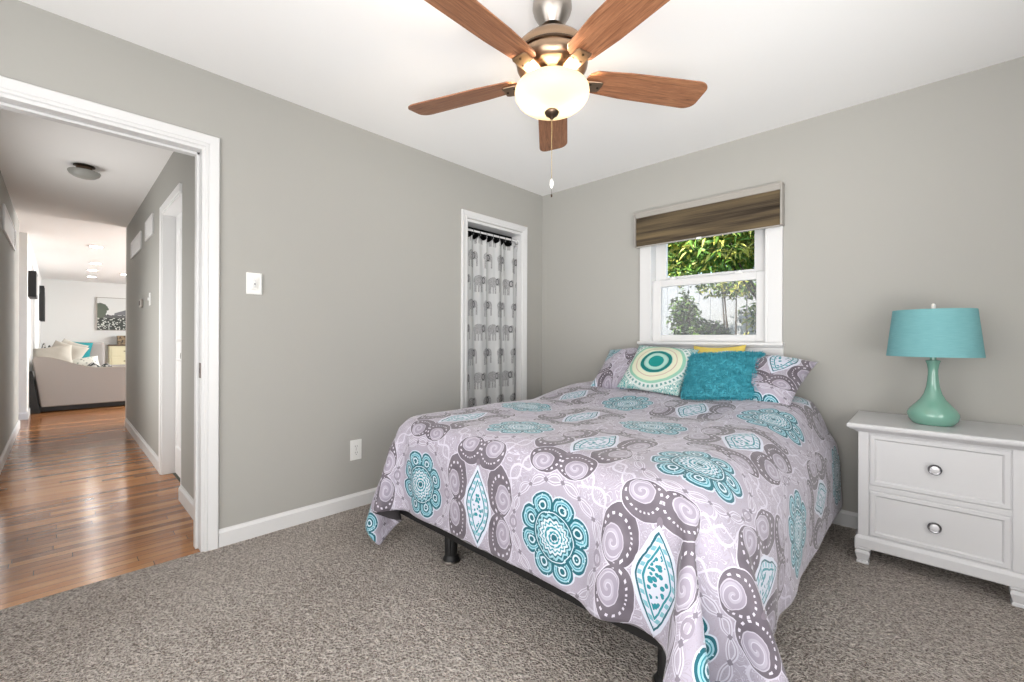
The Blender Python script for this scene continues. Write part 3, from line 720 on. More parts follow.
DRAPE = [
316,-5,-5,-3,-1,6,11,9,4,-3,-2,-2,-2,3,12,12,2,2,4,9,13,15,14,15,15,14,15,15,14,15,15,15,14,15,15,14,15,15,14,15,15,14,15,15,15,14,15,15,14,15,15,14,15,15,15,14,
15,13,12,14,14,13,10,12,14,15,14,13,10,6,5,3,6,8,11,13,13,12,7,2,0,-3,-4,-5,-15,-14,-14,-6,4,-1,-1,0,-4,-1,2,4,4,-2,-1,0,-1,-2,2,3,-1,0,0,1,0,0,0,0,0,0,0,0,0,0,
-1,1,0,-1,1,0,-1,1,0,0,0,0,0,-1,1,0,-1,1,0,0,0,0,0,-1,1,0,1,0,-1,1,-1,0,1,0,0,0,0,0,1,-1,1,0,0,2,1,-1,-3,-2,-1,-1,-1,-1,0,8,0,-1,-7,4,0,6,-2,-3,-7,1,2,5,3,-2,-1,
-1,-1,0,2,1,-1,1,0,0,0,0,0,0,0,-1,1,0,0,0,0,0,0,0,0,0,0,0,0,0,0,0,0,0,0,0,0,0,0,0,0,0,0,0,0,0,0,0,0,1,0,0,0,0,0,1,0,0,0,0,0,2,0,0,-1,-2,-3,-3,-4,-2,-2,3,4,8,0,
-8,4,8,-2,1,-4,-4,-3,2,2,4,2,-2,-2,-2,0,3,0,1,0,0,0,0,0,0,0,0,0,0,0,0,0,0,0,0,0,0,0,0,0,-1,1,0,0,0,0,0,0,0,0,0,0,0,0,0,0,0,0,1,-1,0,0,1,0,0,0,0,0,1,-1,0,0,2,1,1,
-1,-2,-4,-3,-3,-2,-2,1,-2,3,5,8,-10,1,4,4,2,3,-4,-9,0,3,4,3,-1,-1,-2,-1,2,0,2,0,0,0,0,0,0,0,0,0,0,0,-1,1,0,0,0,0,0,0,0,0,0,0,0,0,0,0,0,0,0,0,-1,1,0,0,0,0,0,0,0,
1,-1,1,-1,1,0,0,1,-1,0,1,-1,1,1,2,0,-2,-4,-4,-3,-2,-1,1,-1,-1,-1,2,10,-12,1,2,3,4,2,0,-3,-6,2,2,5,4,-4,-3,0,1,3,-2,1,0,0,0,0,0,0,0,0,0,0,0,0,0,0,0,0,0,0,0,0,0,0,
0,0,0,0,0,0,0,0,0,0,0,0,0,0,0,0,0,0,1,-1,1,0,0,0,0,1,0,-1,0,1,2,1,-2,-3,-4,-3,-3,-1,0,1,1,0,-2,-2,1,-10,-2,1,2,4,4,3,-1,-7,-2,2,3,5,0,-3,-3,1,3,0,0,0,0,0,0,0,0,
0,0,0,0,0,0,0,0,0,0,0,0,0,0,0,0,0,0,0,0,0,0,0,0,0,0,0,0,0,0,0,0,1,0,-1,1,0,0,0,0,0,0,1,0,0,1,2,-1,-2,-4,-5,-3,-1,0,1,1,1,2,2,-1,-5,-2,-5,-4,0,1,6,3,3,-1,-10,1,2,
5,4,-5,-1,0,2,1,0,0,0,0,0,-1,1,0,0,0,0,0,0,0,-1,1,0,0,0,0,0,0,0,0,-1,1,0,0,0,0,0,0,0,0,0,0,0,0,0,0,0,0,0,1,0,0,0,0,0,0,0,0,3,0,0,-4,-7,-3,-1,0,1,2,1,4,3,1,3,3,0,
-1,-3,-7,0,-1,9,3,4,-5,-7,-2,4,5,0,-2,0,2,1,0,0,0,0,0,0,0,-1,1,0,0,0,0,0,0,0,0,0,0,0,0,0,0,0,0,0,0,0,0,0,0,0,0,0,0,0,0,0,0,1,-1,1,0,-1,1,0,0,0,0,1,-1,1,2,1,-4,
-7,-4,-1,0,2,2,3,4,3,1,3,2,2,3,-1,-2,-1,-7,-3,0,4,6,6,-12,2,0,3,2,-2,-1,2,1,0,0,0,0,0,0,0,0,0,0,0,0,0,0,0,0,0,0,0,0,0,0,0,0,0,0,0,0,0,0,0,0,0,0,-1,1,0,0,0,0,1,
-1,0,1,0,0,0,0,0,1,-2,3,2,-2,-7,-6,-1,0,2,3,6,4,3,1,2,0,1,2,5,-1,-1,-2,-2,-3,-6,4,-6,8,8,-12,-1,5,8,-5,-2,1,3,-1,0,0,0,0,0,0,0,0,0,0,0,0,0,0,0,0,-1,1,0,0,0,0,0,
0,0,0,0,0,0,0,0,0,0,0,0,0,0,0,0,1,-1,1,0,0,0,0,0,0,0,0,3,0,-5,-8,-2,1,3,7,6,3,3,0,-1,0,1,1,-1,7,-1,-1,0,-2,-4,-2,-6,9,-11,10,1,-2,-7,8,1,-2,-1,3,0,0,-1,1,0,0,0,
0,0,0,0,0,0,0,0,0,0,0,0,0,0,0,0,0,0,0,0,0,0,0,0,0,0,0,0,0,0,-1,1,0,0,1,-1,1,0,0,0,0,0,0,1,2,-2,-10,-3,2,6,9,4,2,1,-2,0,0,0,2,0,0,7,1,0,-1,-1,-1,-4,-3,-9,11,-11,
13,-9,9,-11,12,-5,0,1,1,1,-1,0,0,0,0,0,0,0,0,0,0,0,0,0,0,0,0,0,0,0,0,0,0,0,0,-1,1,0,0,0,0,0,0,0,0,0,0,0,0,0,1,0,0,0,0,-1,0,0,2,2,-8,-6,4,9,7,2,0,0,-2,0,-1,2,2,0,
0,0,2,2,2,1,1,0,0,-4,-3,-11,10,-10,12,-10,12,-11,10,-5,0,3,-2,1,0,-1,1,0,0,0,0,0,0,0,0,0,0,0,0,0,0,0,0,0,0,0,0,0,1,-1,0,0,0,0,0,0,0,0,0,0,0,0,1,-1,1,0,1,-1,1,-1,
-4,7,-2,-12,6,11,5,0,0,0,-2,-1,0,2,2,0,0,0,0,-4,2,2,2,3,2,1,2,-2,-3,-14,4,-4,7,-4,9,-9,5,0,1,0,0,0,0,0,0,0,0,0,-1,1,0,-1,1,0,0,0,0,0,0,0,0,0,0,0,0,0,0,0,0,0,0,0,
0,0,0,0,0,0,0,0,0,1,0,-1,1,-1,1,2,0,-6,2,13,0,-1,-1,-1,1,-1,1,2,1,0,0,0,0,0,-11,1,2,2,2,2,3,2,3,3,2,-12,-4,2,-7,2,7,0,-1,0,1,1,0,0,0,0,0,0,0,0,0,0,0,0,0,0,0,0,0,
-1,1,0,0,0,0,0,0,0,0,0,0,0,0,0,0,0,1,-1,0,1,-1,1,0,-1,1,-1,1,0,-1,2,-9,17,-1,0,-1,0,3,-3,2,2,1,0,0,0,-1,1,0,-13,0,0,1,1,1,2,2,3,3,3,8,-10,-8,11,-7,3,-2,1,0,1,-1,
0,1,0,-1,1,0,-1,1,0,0,0,0,0,0,0,0,0,0,0,0,0,0,0,0,0,0,0,0,0,0,0,1,-1,0,0,0,0,0,1,-1,0,1,-1,1,0,-2,2,0,5,0,0,2,1,1,-1,3,1,0,-1,1,-1,-1,0,-1,0,-13,0,0,0,0,1,0,0,1,
1,2,-1,15,-1,-12,8,-4,2,1,0,-1,1,0,0,-1,1,0,0,0,0,0,0,0,0,0,0,0,0,0,0,0,0,0,0,0,0,0,0,0,0,0,0,0,0,0,0,0,1,-1,0,0,1,-1,0,1,-1,0,1,1,-1,6,-3,-1,2,1,1,0,0,1,0,0,-2,
0,0,-1,-1,-1,-10,0,-1,0,0,0,-1,1,0,1,1,3,-4,3,8,-4,3,0,0,-1,1,0,0,-1,1,0,0,0,0,0,0,0,0,0,0,-1,1,0,0,0,0,0,0,0,0,0,0,0,0,0,0,0,0,0,0,0,0,0,0,0,0,0,0,0,0,0,0,1,0,
-2,1,1,2,-1,1,0,-1,-1,-2,-1,-1,-1,-1,0,0,-1,0,-2,0,0,-1,0,-1,1,-1,0,0,1,1,2,0,1,-1,-1,1,0,0,0,0,0,0,0,0,0,-1,1,0,0,-1,1,0,0,0,0,0,0,0,0,0,0,0,0,0,0,0,0,0,1,-1,0,
0,0,0,0,0,0,0,0,0,1,-1,0,1,-1,1,-2,1,1,1,-2,0,1,-3,-2,-4,-1,-1,-1,1,-1,0,-1,1,0,9,0,0,0,0,0,-1,0,-1,-1,-2,-2,-3,4,-3,0,0,0,0,0,0,0,0,0,0,0,0,0,0,0,0,0,0,0,0,0,0,
0,0,0,0,0,0,0,0,0,0,0,0,0,0,0,0,0,1,-1,0,0,1,-1,0,0,0,0,0,0,0,0,1,-2,1,-1,1,2,-7,-2,-1,2,-2,-1,-1,-1,0,-1,1,-1,0,13,-1,1,0,-1,0,0,0,0,0,-1,-1,-3,-10,4,-1,0,0,-1,
1,0,0,0,0,0,0,0,0,0,0,0,0,0,0,0,0,0,0,0,0,0,0,0,0,0,0,0,0,0,0,0,0,0,0,0,0,0,0,0,0,0,0,0,0,0,0,0,0,0,0,0,0,1,-3,3,-1,-1,0,3,-4,-2,-2,-1,-1,-2,0,-1,12,0,-1,0,0,-1,
-1,-2,-2,-4,-2,0,-1,6,-6,2,1,-1,0,0,0,0,0,0,0,0,0,0,0,0,0,0,0,0,0,0,0,0,0,0,0,0,0,0,0,0,0,0,0,0,0,0,0,0,0,0,0,0,0,0,0,0,0,0,0,0,0,0,-1,1,0,0,-1,1,1,2,0,0,-4,1,
-1,-1,-1,-2,0,-2,-1,10,-1,-1,-1,-2,-2,-2,0,-1,1,-1,-2,3,-3,3,-1,0,0,1,-1,0,0,0,0,0,0,0,0,0,0,0,0,0,0,0,0,0,0,0,0,0,0,0,0,0,0,0,0,0,0,0,0,0,0,0,0,0,0,0,0,0,0,0,0,
0,0,0,-1,1,-1,0,0,0,0,1,0,1,-2,1,0,1,-1,-1,0,-2,0,-1,5,0,-1,-2,-1,0,-1,-1,0,-1,1,1,-1,1,0,1,-1,0,0,0,0,0,0,0,0,0,0,0,0,0,0,0,0,0,0,0,0,0,0,0,0,0,0,0,0,0,0,0,0,0,
0,0,0,0,0,0,0,0,0,0,0,0,-1,1,0,0,0,0,0,0,0,0,0,0,0,0,-2,1,1,1,-1,0,0,0,0,-1,0,3,-1,-1,0,-1,-1,1,-1,0,1,0,0,0,0,1,-1,0,1,-1,1,-1,0,0,1,-1,0,0,0,0,0,0,0,0,0,0,0,0,
0,0,0,0,0,0,0,0,0,0,0,0,0,0,0,0,0,0,0,0,0,-1,1,0,0,0,0,0,0,0,0,0,0,0,0,0,0,0,-2,2,0,0,-1,1,1,0,0,0,0,0,1,-1,-1,0,0,0,0,1,-1,1,1,1,-1,-1,0,0,0,0,0,0,0,0,0,0,0,0,
0,1,-1,0,0,0,0,0,0,0,0,0,0,0,0,0,0,0,0,0,0,0,0,0,-1,1,0,0,-1,1,0,0,0,0,0,0,0,0,0,-1,1,0,0,0,0,0,0,0,0,1,0,0,-1,1,0,0,0,1,0,0,-1,-1,0,1,-1,0,1,-1,0,2,-1,0,-1,1,0,
0,0,1,-1,0,0,1,-1,0,0,0,0,0,0,0,0,0,0,0,0,0,0,0,0,0,0,0,0,0,0,0,0,0,0,0,0,0,0,0,0,0,0,0,0,0,0,0,-1,1,0,0,0,-1,1,0,0,0,0,0,0,0,1,-1,-1,1,1,0,0,1,-1,0,0,0,0,-1,0,
0,1,-1,2,0,-1,1,0,-1,0,0,0,0,0,0,0,0,0,0,0,0,0,0,0,0,0,0,0,0,0,0,0,0,0,0,0,0,0,0,0,0,0,0,0,0,0,0,0,0,0,0,0,0,0,0,0,0,0,0,0,0,-1,1,0,0,0,0,0,0,0,0,0,-2,0,2,-1,1,
1,0,-1,0,0,0,0,-1,1,-1,1,0,1,-1,0,0,0,-1,1,0,0,0,0,0,0,0,0,0,0,0,0,1,-1,0,0,0,0,0,1,-1,0,0,0,0,0,0,0,0,0,0,0,0,0,-1,1,0,0,0,0,0,0,0,0,0,-1,1,0,-1,1,0,0,0,0,0,-1,
1,0,0,0,0,0,0,0,0,0,1,-1,-1,0,0,0,0,0,0,0,0,0,0,0,0,1,0,0,-1,0,0,0,0,0,0,-1,1,0,0,0,0,0,0,0,1,-1,0,1,-1,0,0,0,0,0,1,-1,0,0,0,0,0,0,0,0,0,0,0,0,0,0,0,0,0,0,0,0,0,
0,0,0,0,0,-1,1,0,0,0,-1,1,0,-1,1,0,0,1,0,-1,-1,-1,0,0,0,0,0,0,-1,0,0,1,0,0,0,-1,0,0,0,1,0,-1,0,0,0,1,-1,0,0,0,0,0,0,0,0,0,0,-1,1,0,0,0,0,0,-1,1,0,0,0,0,0,-1,1,0,
0,0,0,0,0,0,0,0,-1,1,0,0,0,0,-1,1,0,-1,1,0,0,0,0,0,-1,1,0,0,0,0,0,1,0,0,-1,-1,0,-1,0,0,0,1,0,0,0,0,0,0,0,0,0,0,-1,0,1,0,0,0,0,0,0,0,0,1,-1,0,0,0,0,0,0,0,0,0,0,0,
0,0,0,0,0,0,0,0,0,0,0,0,0,0,0,0,0,0,0,0,0,0,0,0,0,0,0,-1,1,0,0,0,0,0,0,0,-1,1,0,0,0,0,-1,0,1,1,0,-1,1,0,-1,0,0,0,0,0,0,0,0,0,0,0,0,0,0,0,0,0,0,0,0,0,0,0,0,0,0,0,
0,0,0,0,0,0,0,0,0,0,0,0,0,0,0,0,0,0,0,0,0,0,0,0,0,0,0,0,0,0,0,0,0,0,0,0,0,0,0,0,-1,1,0,0,0,0,0,0,0,-1,0,0,0,0,1,1,0,0,0,1,1,-1,1,0,0,0,-1,0,0,0,0,0,1,-1,0,0,0,0,
0,0,0,0,0,0,0,0,0,0,0,0,0,0,0,0,0,0,0,0,0,0,0,0,0,0,0,0,0,0,0,0,0,0,0,0,0,0,0,0,0,0,0,0,0,0,0,0,0,0,0,0,0,0,0,0,0,0,1,0,0,0,0,0,0,2,0,0,0,-1,1,0,0,0,0,0,0,0,0,0,
0,-1,1,0,0,0,0,0,0,0,0,0,0,0,0,0,0,0,0,0,0,0,0,0,0,0,0,0,0,0,0,0,0,0,0,0,0,0,0,0,0,0,0,0,0,0,0,0,0,0,0,-1,1,0,0,-1,1,-1,1,0,0,0,0,-1,1,0,0,1,0,-1,1,1,-1,1,0,0,0,
0,0,0,0,0,1,-1,0,0,0,0,0,0,0,0,0,0,0,0,0,0,0,0,0,0,0,0,0,0,0,0,0,0,0,0,0,0,0,0,0,0,0,0,0,0,0,0,0,0,0,0,0,0,0,0,0,0,0,0,0,0,0,0,0,0,1,-1,0,0,0,0,0,0,0,0,0,-1,-1,
1,1,-1,0,1,0,0,1,0,0,0,0,0,0,0,0,0,0,0,0,0,0,0,0,0,0,0,0,0,0,0,0,0,0,0,0,0,0,0,0,0,0,0,0,0,0,0,0,0,0,0,0,0,0,0,0,0,0,0,0,0,0,0,0,0,0,0,0,0,0,0,0,0,0,-1,1,0,0,0,
0,0,0,0,0,-1,2,-1,0,0,0,-1,0,0,1,0,0,0,0,0,0,0,0,0,0,0,0,0,0,0,0,0,0,0,0,0,1,-1,0,0,0,0,0,0,0,0,0,0,0,0,0,0,0,0,0,0,0,0,0,0,0,0,0,0,0,0,0,0,0,0,0,0,0,0,0,0,0,0,
0,0,0,0,0,0,0,0,0,0,0,0,1,-1,0,-1,1,0,0,0,1,-1,0,0,-1,1,0,0,0,0,0,0,0,0,0,0,0,0,0,0,0,0,0,0,0,0,0,0,0,0,0,0,0,0,0,0,0,0,0,0,0,0,0,0,0,0,0,0,0,0,0,0,0,0,0,0,0,0,
0,0,0,0,0,0,0,0,0,0,0,0,0,1,-1,0,0,0,0,0,0,-1,1,0,1,0,-1,0,0,0,1,-1,0,0,-1,0,-1,0,0,0,0,1,0,0,0,0,0,0,0,0,0,0,0,0,0,0,0,0,1,-1,0,0,0,0,0,0,0,0,0,0,0,0,0,0,0,0,0,
0,0,0,0,0,0,0,0,0,0,0,0,0,0,0,0,0,0,0,1,-1,0,0,0,0,0,0,0,0,0,0,0,0,0,-1,1,0,0,0,0,-1,1,-1,0,0,-1,-1,0,0,0,0,0,0,0,1,0,0,0,0,0,0,0,0,0,0,0,0,0,0,0,0,0,1,-1,0,0,0,
0,0,0,0,0,0,0,0,0,0,0,0,0,0,0,0,0,0,0,0,0,0,0,0,0,0,0,0,0,0,0,0,0,0,0,1,-1,0,0,0,0,0,0,0,0,-1,0,1,0,-1,0,-1,1,-1,0,1,-1,0,0,0,0,1,0,0,-1,1,0,0,0,0,0,0,0,0,0,0,0,
0,0,0,0,0,0,0,0,0,0,0,0,0,0,0,0,0,0,0,0,0,0,0,0,0,0,0,0,0,0,0,0,0,0,0,0,0,0,0,0,1,-1,0,0,0,0,0,0,0,0,0,0,0,0,1,0,0,-1,-1,0,0,0,-1,0,0,1,-1,0,0,1,0,-1,0,1,0,0,0,
0,0,0,0,0,0,0,0,1,-1,0,0,1,-1,0,0,0,0,0,0,0,0,0,0,0,0,0,0,0,0,0,0,0,0,0,0,0,0,0,0,0,0,0,0,0,0,0,0,0,0,0,0,0,0,0,0,0,0,0,0,0,0,0,0,0,0,0,0,0,0,-1,0,0,1,-1,-1,0,0,
0,-1,0,1,0,0,0,-1,1,0,0,0,0,0,0,0,0,0,0,0,0,0,0,0,0,0,0,0,0,0,0,0,0,0,0,0,0,0,0,0,0,0,0,0,0,0,0,0,0,0,0,0,0,0,0,0,0,0,0,0,0,0,0,1,-1,0,0,0,0,0,0,0,0,0,0,0,0,0,0,
0,0,0,-1,1,0,0,0,0,1,0,-1,1,-1,0,1,-1,0,0,0,0,0,0,0,0,0,0,0,0,0,0,0,0,0,0,0,0,0,0,0,0,0,0,0,0,0,0,0,0,0,0,0,0,0,0,0,0,0,0,0,0,0,0,0,0,0,0,0,0,0,0,0,0,0,0,0,0,0,
0,0,1,-1,0,0,0,0,0,1,-1,0,0,0,0,1,0,0,0,0,0,-1,1,0,-1,1,0,-1,0,0,0,0,0,0,0,0,0,0,0,0,0,0,0,0,0,0,0,0,0,0,0,0,0,0,0,0,0,0,0,0,0,0,0,0,0,0,0,0,0,0,0,0,0,0,0,0,0,0,
0,0,0,0,0,0,0,0,0,0,0,-1,1,0,0,0,0,0,0,0,0,0,0,1,1,0,0,0,0,0,0,-1,0,0,-1,0,1,0,0,0,0,0,0,0,0,0,0,0,1,-1,0,0,0,0,0,0,0,0,0,0,0,0,0,0,0,0,0,0,0,0,0,0,0,0,0,0,0,0,
0,0,0,0,0,0,0,0,0,0,0,0,0,0,0,0,0,0,0,0,0,0,0,0,0,0,0,0,0,0,0,0,0,1,0,0,-1,0,0,0,0,0,0,0,0,0,0,0,0,0,1,-1,0,0,0,0,0,0,0,0,0,0,0,0,0,0,0,0,0,0,0,0,0,0,0,0,0,0,0,
0,0,0,0,0,0,0,0,0,0,0,0,0,0,0,0,0,0,0,0,0,0,0,0,0,0,0,0,0,0,0,0,0,0,0,-1,1,-1,1,1,-1,1,0,0,0,-1,0,0,0,0,0,0,0,0,0,0,0,0,0,0,0,0,0,0,0,0,0,0,0,0,0,0,0,0,0,0,0,0,
0,0,0,0,0,0,0,0,0,0,0,0,0,0,0,0,0,0,0,0,0,0,0,0,0,0,0,0,0,0,0,0,0,0,0,0,0,0,0,0,0,0,0,0,0,0,1,0,-1,0,-1,0,0,0,1,0,0,0,0,0,0,0,0,0,0,0,0,0,0,0,0,0,0,0,-1,1,0,0,0,
0,0,0,0,0,0,0,0,0,0,0,0,0,0,0,0,0,0,0,0,0,0,0,0,0,0,0,0,0,0,0,0,0,0,0,0,-1,1,0,0,0,0,0,0,0,0,0,0,0,0,0,0,0,0,0,0,0,1,0,0,0,0,0,0,0,0,0,0,0,0,0,0,0,0,0,-1,1,0,0,
0,0,0,0,0,0,0,0,0,0,0,0,0,0,0,0,0,0,0,0,0,0,0,0,0,0,0,0,0,0,0,0,0,0,0,0,0,0,0,0,0,0,0,0,0,0,0,0,0,0,0,0,0,0,0,0,0,0,0,0,1,0,0,0,0,-1,-1,0,0,0,0,0,0,0,1,0,0,0,-1,
1,0,0,0,0,0,0,0,0,0,-1,1,0,0,0,0,0,0,0,0,0,0,0,0,0,0,0,0,0,0,0,0,0,0,0,0,0,0,0,0,0,0,0,0,0,0,0,0,0,0,0,0,0,0,0,0,0,0,0,0,0,0,0,0,0,0,0,0,0,0,0,0,1,0,0,0,0,0,0,0,
0,0,-1,1,0,0,1,-1,0,0,0,0,0,-1,1,0,0,0,0,0,0,0,0,0,0,0,0,0,0,0,0,0,0,0,0,0,0,0,0,0,0,0,0,0,0,0,0,0,0,0,0,0,0,0,0,-1,1,0,0,0,0,0,0,0,0,0,0,0,0,0,0,0,0,0,1,0,0,0,
0,-1,0,0,0,0,0,1,0,0,0,0,-1,0,0,0,0,0,0,0,0,0,0,0,0,0,0,0,0,-1,1,0,0,0,0,0,0,0,0,0,0,0,0,0,0,0,0,0,0,0,0,0,0,0,0,0,0,0,0,0,0,0,0,0,0,0,0,0,0,-1,1,0,0,0,0,0,0,0,
0,0,0,0,1,-1,0,0,1,0,0,0,1,0,0,1,-2,0,0,0,0,0,0,0,0,0,0,0,0,0,0,0,0,0,0,0,0,0,0,0,0,0,0,0,0,0,0,0,0,0,0,0,0,0,0,0,0,0,0,0,0,0,0,0,0,0,0,0,0,0,0,0,-1,1,0,0,-1,1,
0,0,0,0,0,0,0,0,0,0,0,0,0,0,0,0,1,-1,0,0,0,1,0,0,-1,1,-1,0,0,0,0,0,0,0,0,0,0,0,0,0,0,0,0,-1,1,0,0,0,0,0,0,0,0,0,0,0,0,0,0,0,0,0,0,0,0,0,0,0,0,0,0,0,0,0,0,0,0,0,
0,0,0,0,0,0,0,0,0,0,0,0,0,0,0,0,0,0,0,0,0,0,0,0,1,-1,0,0,0,0,0,1,0,0,-1,0,0,0,0,0,0,0,0,0,0,0,0,0,0,0,0,0,0,0,0,0,0,0,0,0,0,0,0,0,0,0,0,0,0,0,0,0,0,0,0,0,0,0,0,
0,0,0,0,0,0,0,0,0,0,-1,1,0,0,0,0,0,0,0,0,0,0,0,0,0,0,0,0,0,0,0,0,0,0,0,1,-1,0,1,-1,0,0,0,0,0,0,0,0,0,0,0,0,0,0,0,0,0,0,0,0,0,0,0,0,0,0,0,0,0,0,0,0,0,0,0,0,0,0,0,
0,0,0,0,0,0,0,0,0,0,0,0,0,0,0,0,0,0,1,-1,0,0,0,0,0,0,0,0,0,0,0,0,0,0,0,0,0,0,0,0,0,0,0,-1,1,0,0,0,0,-1,1,0,0,0,0,0,0,0,0,0,0,0,0,0,0,0,0,0,1,-1,0,0,0,0,0,0,0,0,
0,0,0,0,0,0,0,0,0,0,0,0,0,0,0,0,0,0,0,0,0,0,0,0,0,0,0,0,0,0,0,0,0,0,0,0,0,0,0,0,0,0,0,0,0,0,0,0,0,0,0,0,0,0,0,0,0,0,0,0,0,0,0,0,0,0,0,0,0,0,0,0,0,0,0,0,0,0,0,0,
0,0,0,0,0,0,0,0,0,0,0,0,0,0,0,0,0,0,0,0,0,0,0,0,0,0,0,0,0,0,0,0,0,0,0,0,0,0,0,0,0,0,0,0,0,0,0,0,0,0,0,0,0,0,0,0,-1,1,0,0,0,-1,-1,0,0,1,0,0,0,0,0,0,0,0,0,0,0,0,0,
0,0,0,0,0,0,0,0,0,0,0,0,0,0,0,0,0,0,0,0,0,0,0,0,0,0,0,0,0,0,0,0,0,0,0,0,0,0,0,0,0,0,0,1,-1,0,0,1,-1,0,0,0,0,0,0,0,0,0,0,0,0,0,0,0,0,-1,0,0,0,1,0,0,0,-1,0,1,0,0,
0,0,0,0,0,0,0,0,0,0,0,0,0,0,0,0,0,0,1,-1,0,0,0,0,0,0,0,0,0,0,0,0,0,0,0,0,0,0,0,0,0,0,0,0,0,0,0,0,0,0,0,0,0,0,0,0,0,0,1,-1,0,0,0,0,0,0,0,0,0,0,0,0,0,0,0,0,0,0,0,
-1,-1,0,1,0,0,0,0,1,0,0,0,0,0,0,0,0,0,0,1,-1,0,0,0,0,0,0,0,0,0,0,0,0,0,0,0,0,0,0,0,0,0,0,0,0,0,0,0,0,0,0,0,0,0,0,0,0,0,0,0,0,0,0,0,0,0,0,0,0,0,0,0,0,0,0,0,0,0,0,
-1,0,0,0,0,0,1,0,-1,0,0,0,0,0,1,0,-1,1,0,0,0,0,0,0,0,0,0,0,0,0,0,1,-1,0,0,0,0,0,0,0,0,0,0,0,0,0,0,0,0,0,0,0,0,0,0,0,0,0,0,0,0,0,0,0,0,0,0,0,0,1,-1,0,0,0,0,0,0,0,
0,0,0,0,0,0,0,0,0,0,0,0,0,0,0,0,0,-2,1,0,0,0,1,-1,0,1,-1,1,0,0,0,0,0,0,0,0,0,0,0,0,0,0,0,0,0,0,0,0,0,0,0,0,0,0,0,0,0,0,0,0,0,0,0,0,0,0,0,0,0,0,0,0,0,0,0,0,0,0,0,
0,0,0,1,-1,0,0,0,0,0,0,0,0,0,0,0,0,0,0,0,0,0,0,0,0,0,-1,0,0,1,-1,1,0,0,1,0,-1,0,0,0,0,0,0,0,0,0,0,0,0,0,0,0,0,0,0,0,0,0,0,0,0,0,0,0,0,0,0,0,0,0,0,0,0,0,0,0,0,0,
0,0,0,0,0,0,0,0,0,0,0,0,0,0,0,0,0,0,0,0,0,0,0,0,0,0,0,0,0,0,0,0,0,0,-1,1,0,0,0,0,0,0,0,-1,0,1,0,0,0,0,0,0,0,0,0,0,0,0,0,0,0,0,0,0,0,0,0,0,0,0,0,0,0,0,0,0,0,0,0,
0,0,0,0,0,0,0,0,0,0,0,0,0,0,0,0,0,0,0,0,0,0,0,0,0,0,0,0,0,0,0,0,0,0,0,1,-1,0,0,0,0,1,0,0,0,1,-1,1,-1,1,-1,1,-1,0,0,0,0,0,0,0,0,0,0,0,0,0,1,-1,0,0,0,0,0,0,0,0,0,
0,0,0,0,0,0,0,0,0,0,0,0,0,0,0,0,0,0,0,0,0,0,0,0,0,0,0,0,0,0,0,0,0,0,0,0,0,0,0,0,0,0,0,0,0,-1,1,0,0,0,0,0,1,0,0,0,0,-1,1,-1,0,0,0,0,0,0,0,0,0,0,0,0,0,0,0,0,0,0,0,
0,0,0,0,0,0,0,0,0,0,0,0,0,0,0,0,0,0,0,0,0,0,0,0,0,0,0,0,0,0,0,0,0,0,0,0,0,0,0,0,0,0,0,0,0,0,0,0,0,0,0,0,0,0,0,0,0,0,0,0,1,0,0,0,0,0,-1,1,0,-1,0,0,0,0,0,0,0,0,0,
0,0,0,0,0,-1,1,0,0,0,0,0,0,0,0,0,0,0,0,0,0,0,0,0,0,0,0,0,0,0,0,0,0,0,0,0,0,0,0,0,0,0,0,0,0,0,0,0,0,0,0,0,0,0,0,0,0,0,0,0,0,0,0,0,0,1,-1,0,1,0,1,-1,0,0,0,-1,0,0,
0,0,0,0,0,0,0,0,0,0,0,0,0,0,0,0,0,0,0,0,0,0,0,0,0,0,0,0,0,0,0,0,0,0,0,0,0,0,0,0,0,0,0,0,0,0,0,0,0,0,0,0,0,0,0,-1,1,0,0,0,0,0,0,0,0,0,0,0,0,0,0,0,0,0,0,1,0,1,0,
-1,0,0,0,0,0,0,0,0,0,0,0,0,0,0,0,0,0,0,0,0,0,0,0,0,0,0,0,0,0,0,0,0,0,0,0,0,0,0,0,0,0,0,0,0,0,0,0,0,0,0,0,0,0,0,0,0,0,0,0,0,0,0,0,0,0,0,0,0,0,0,0,0,0,0,0,0,0,0,0,
0,1,-1,0,0,1,0,0,0,-1,0,0,0,0,0,0,0,0,0,0,0,0,0,0,0,0,0,0,-1,1,0,0,0,0,0,0,0,0,0,0,0,0,0,0,0,0,0,0,0,0,0,0,0,0,0,0,0,0,0,0,0,0,0,0,0,0,-1,1,0,0,0,0,0,0,0,0,0,0,
0,0,0,0,0,0,0,0,0,1,-1,1,0,0,0,0,0,0,1,-1,0,0,0,0,0,0,0,0,0,0,0,0,0,-1,1,0,0,0,0,0,0,0,0,0,0,0,0,0,0,0,0,0,0,0,0,0,0,0,0,0,0,0,0,0,0,0,0,0,0,0,0,0,0,0,0,0,0,0,0,
0,-1,1,0,0,0,0,0,0,0,0,0,0,0,0,1,0,-1,1,0,0,-1,0,0,0,0,0,0,0,0,0,0,0,0,0,0,0,0,0,0,0,0,0,0,0,0,0,0,-1,1,0,0,0,0,0,0,0,0,0,0,0,0,0,0,0,0,0,0,0,0,0,0,0,0,0,0,0,0,
0,0,0,0,0,0,0,0,-1,1,0,0,0,0,0,0,0,0,0,0,0,0,0,1,-1,0,1,-1,0,0,1,0,0,0,0,0,0,0,0,0,0,0,0,0,0,0,0,0,0,0,0,0,0,0,0,0,0,0,0,0,0,0,0,0,0,0,0,0,0,0,0,0,0,0,0,0,0,0,0,
0,0,0,0,0,0,0,0,0,0,0,0,-1,1,0,0,0,0,0,0,0,0,0,0,0,0,0,0,0,0,0,0,0,0,0,1,0,0,-1,0,0,0,0,0,0,0,0,0,0,0,0,0,0,0,0,0,0,0,0,0,0,-1,1,0,0,0,0,0,0,0,0,0,0,0,0,0,0,0,0,
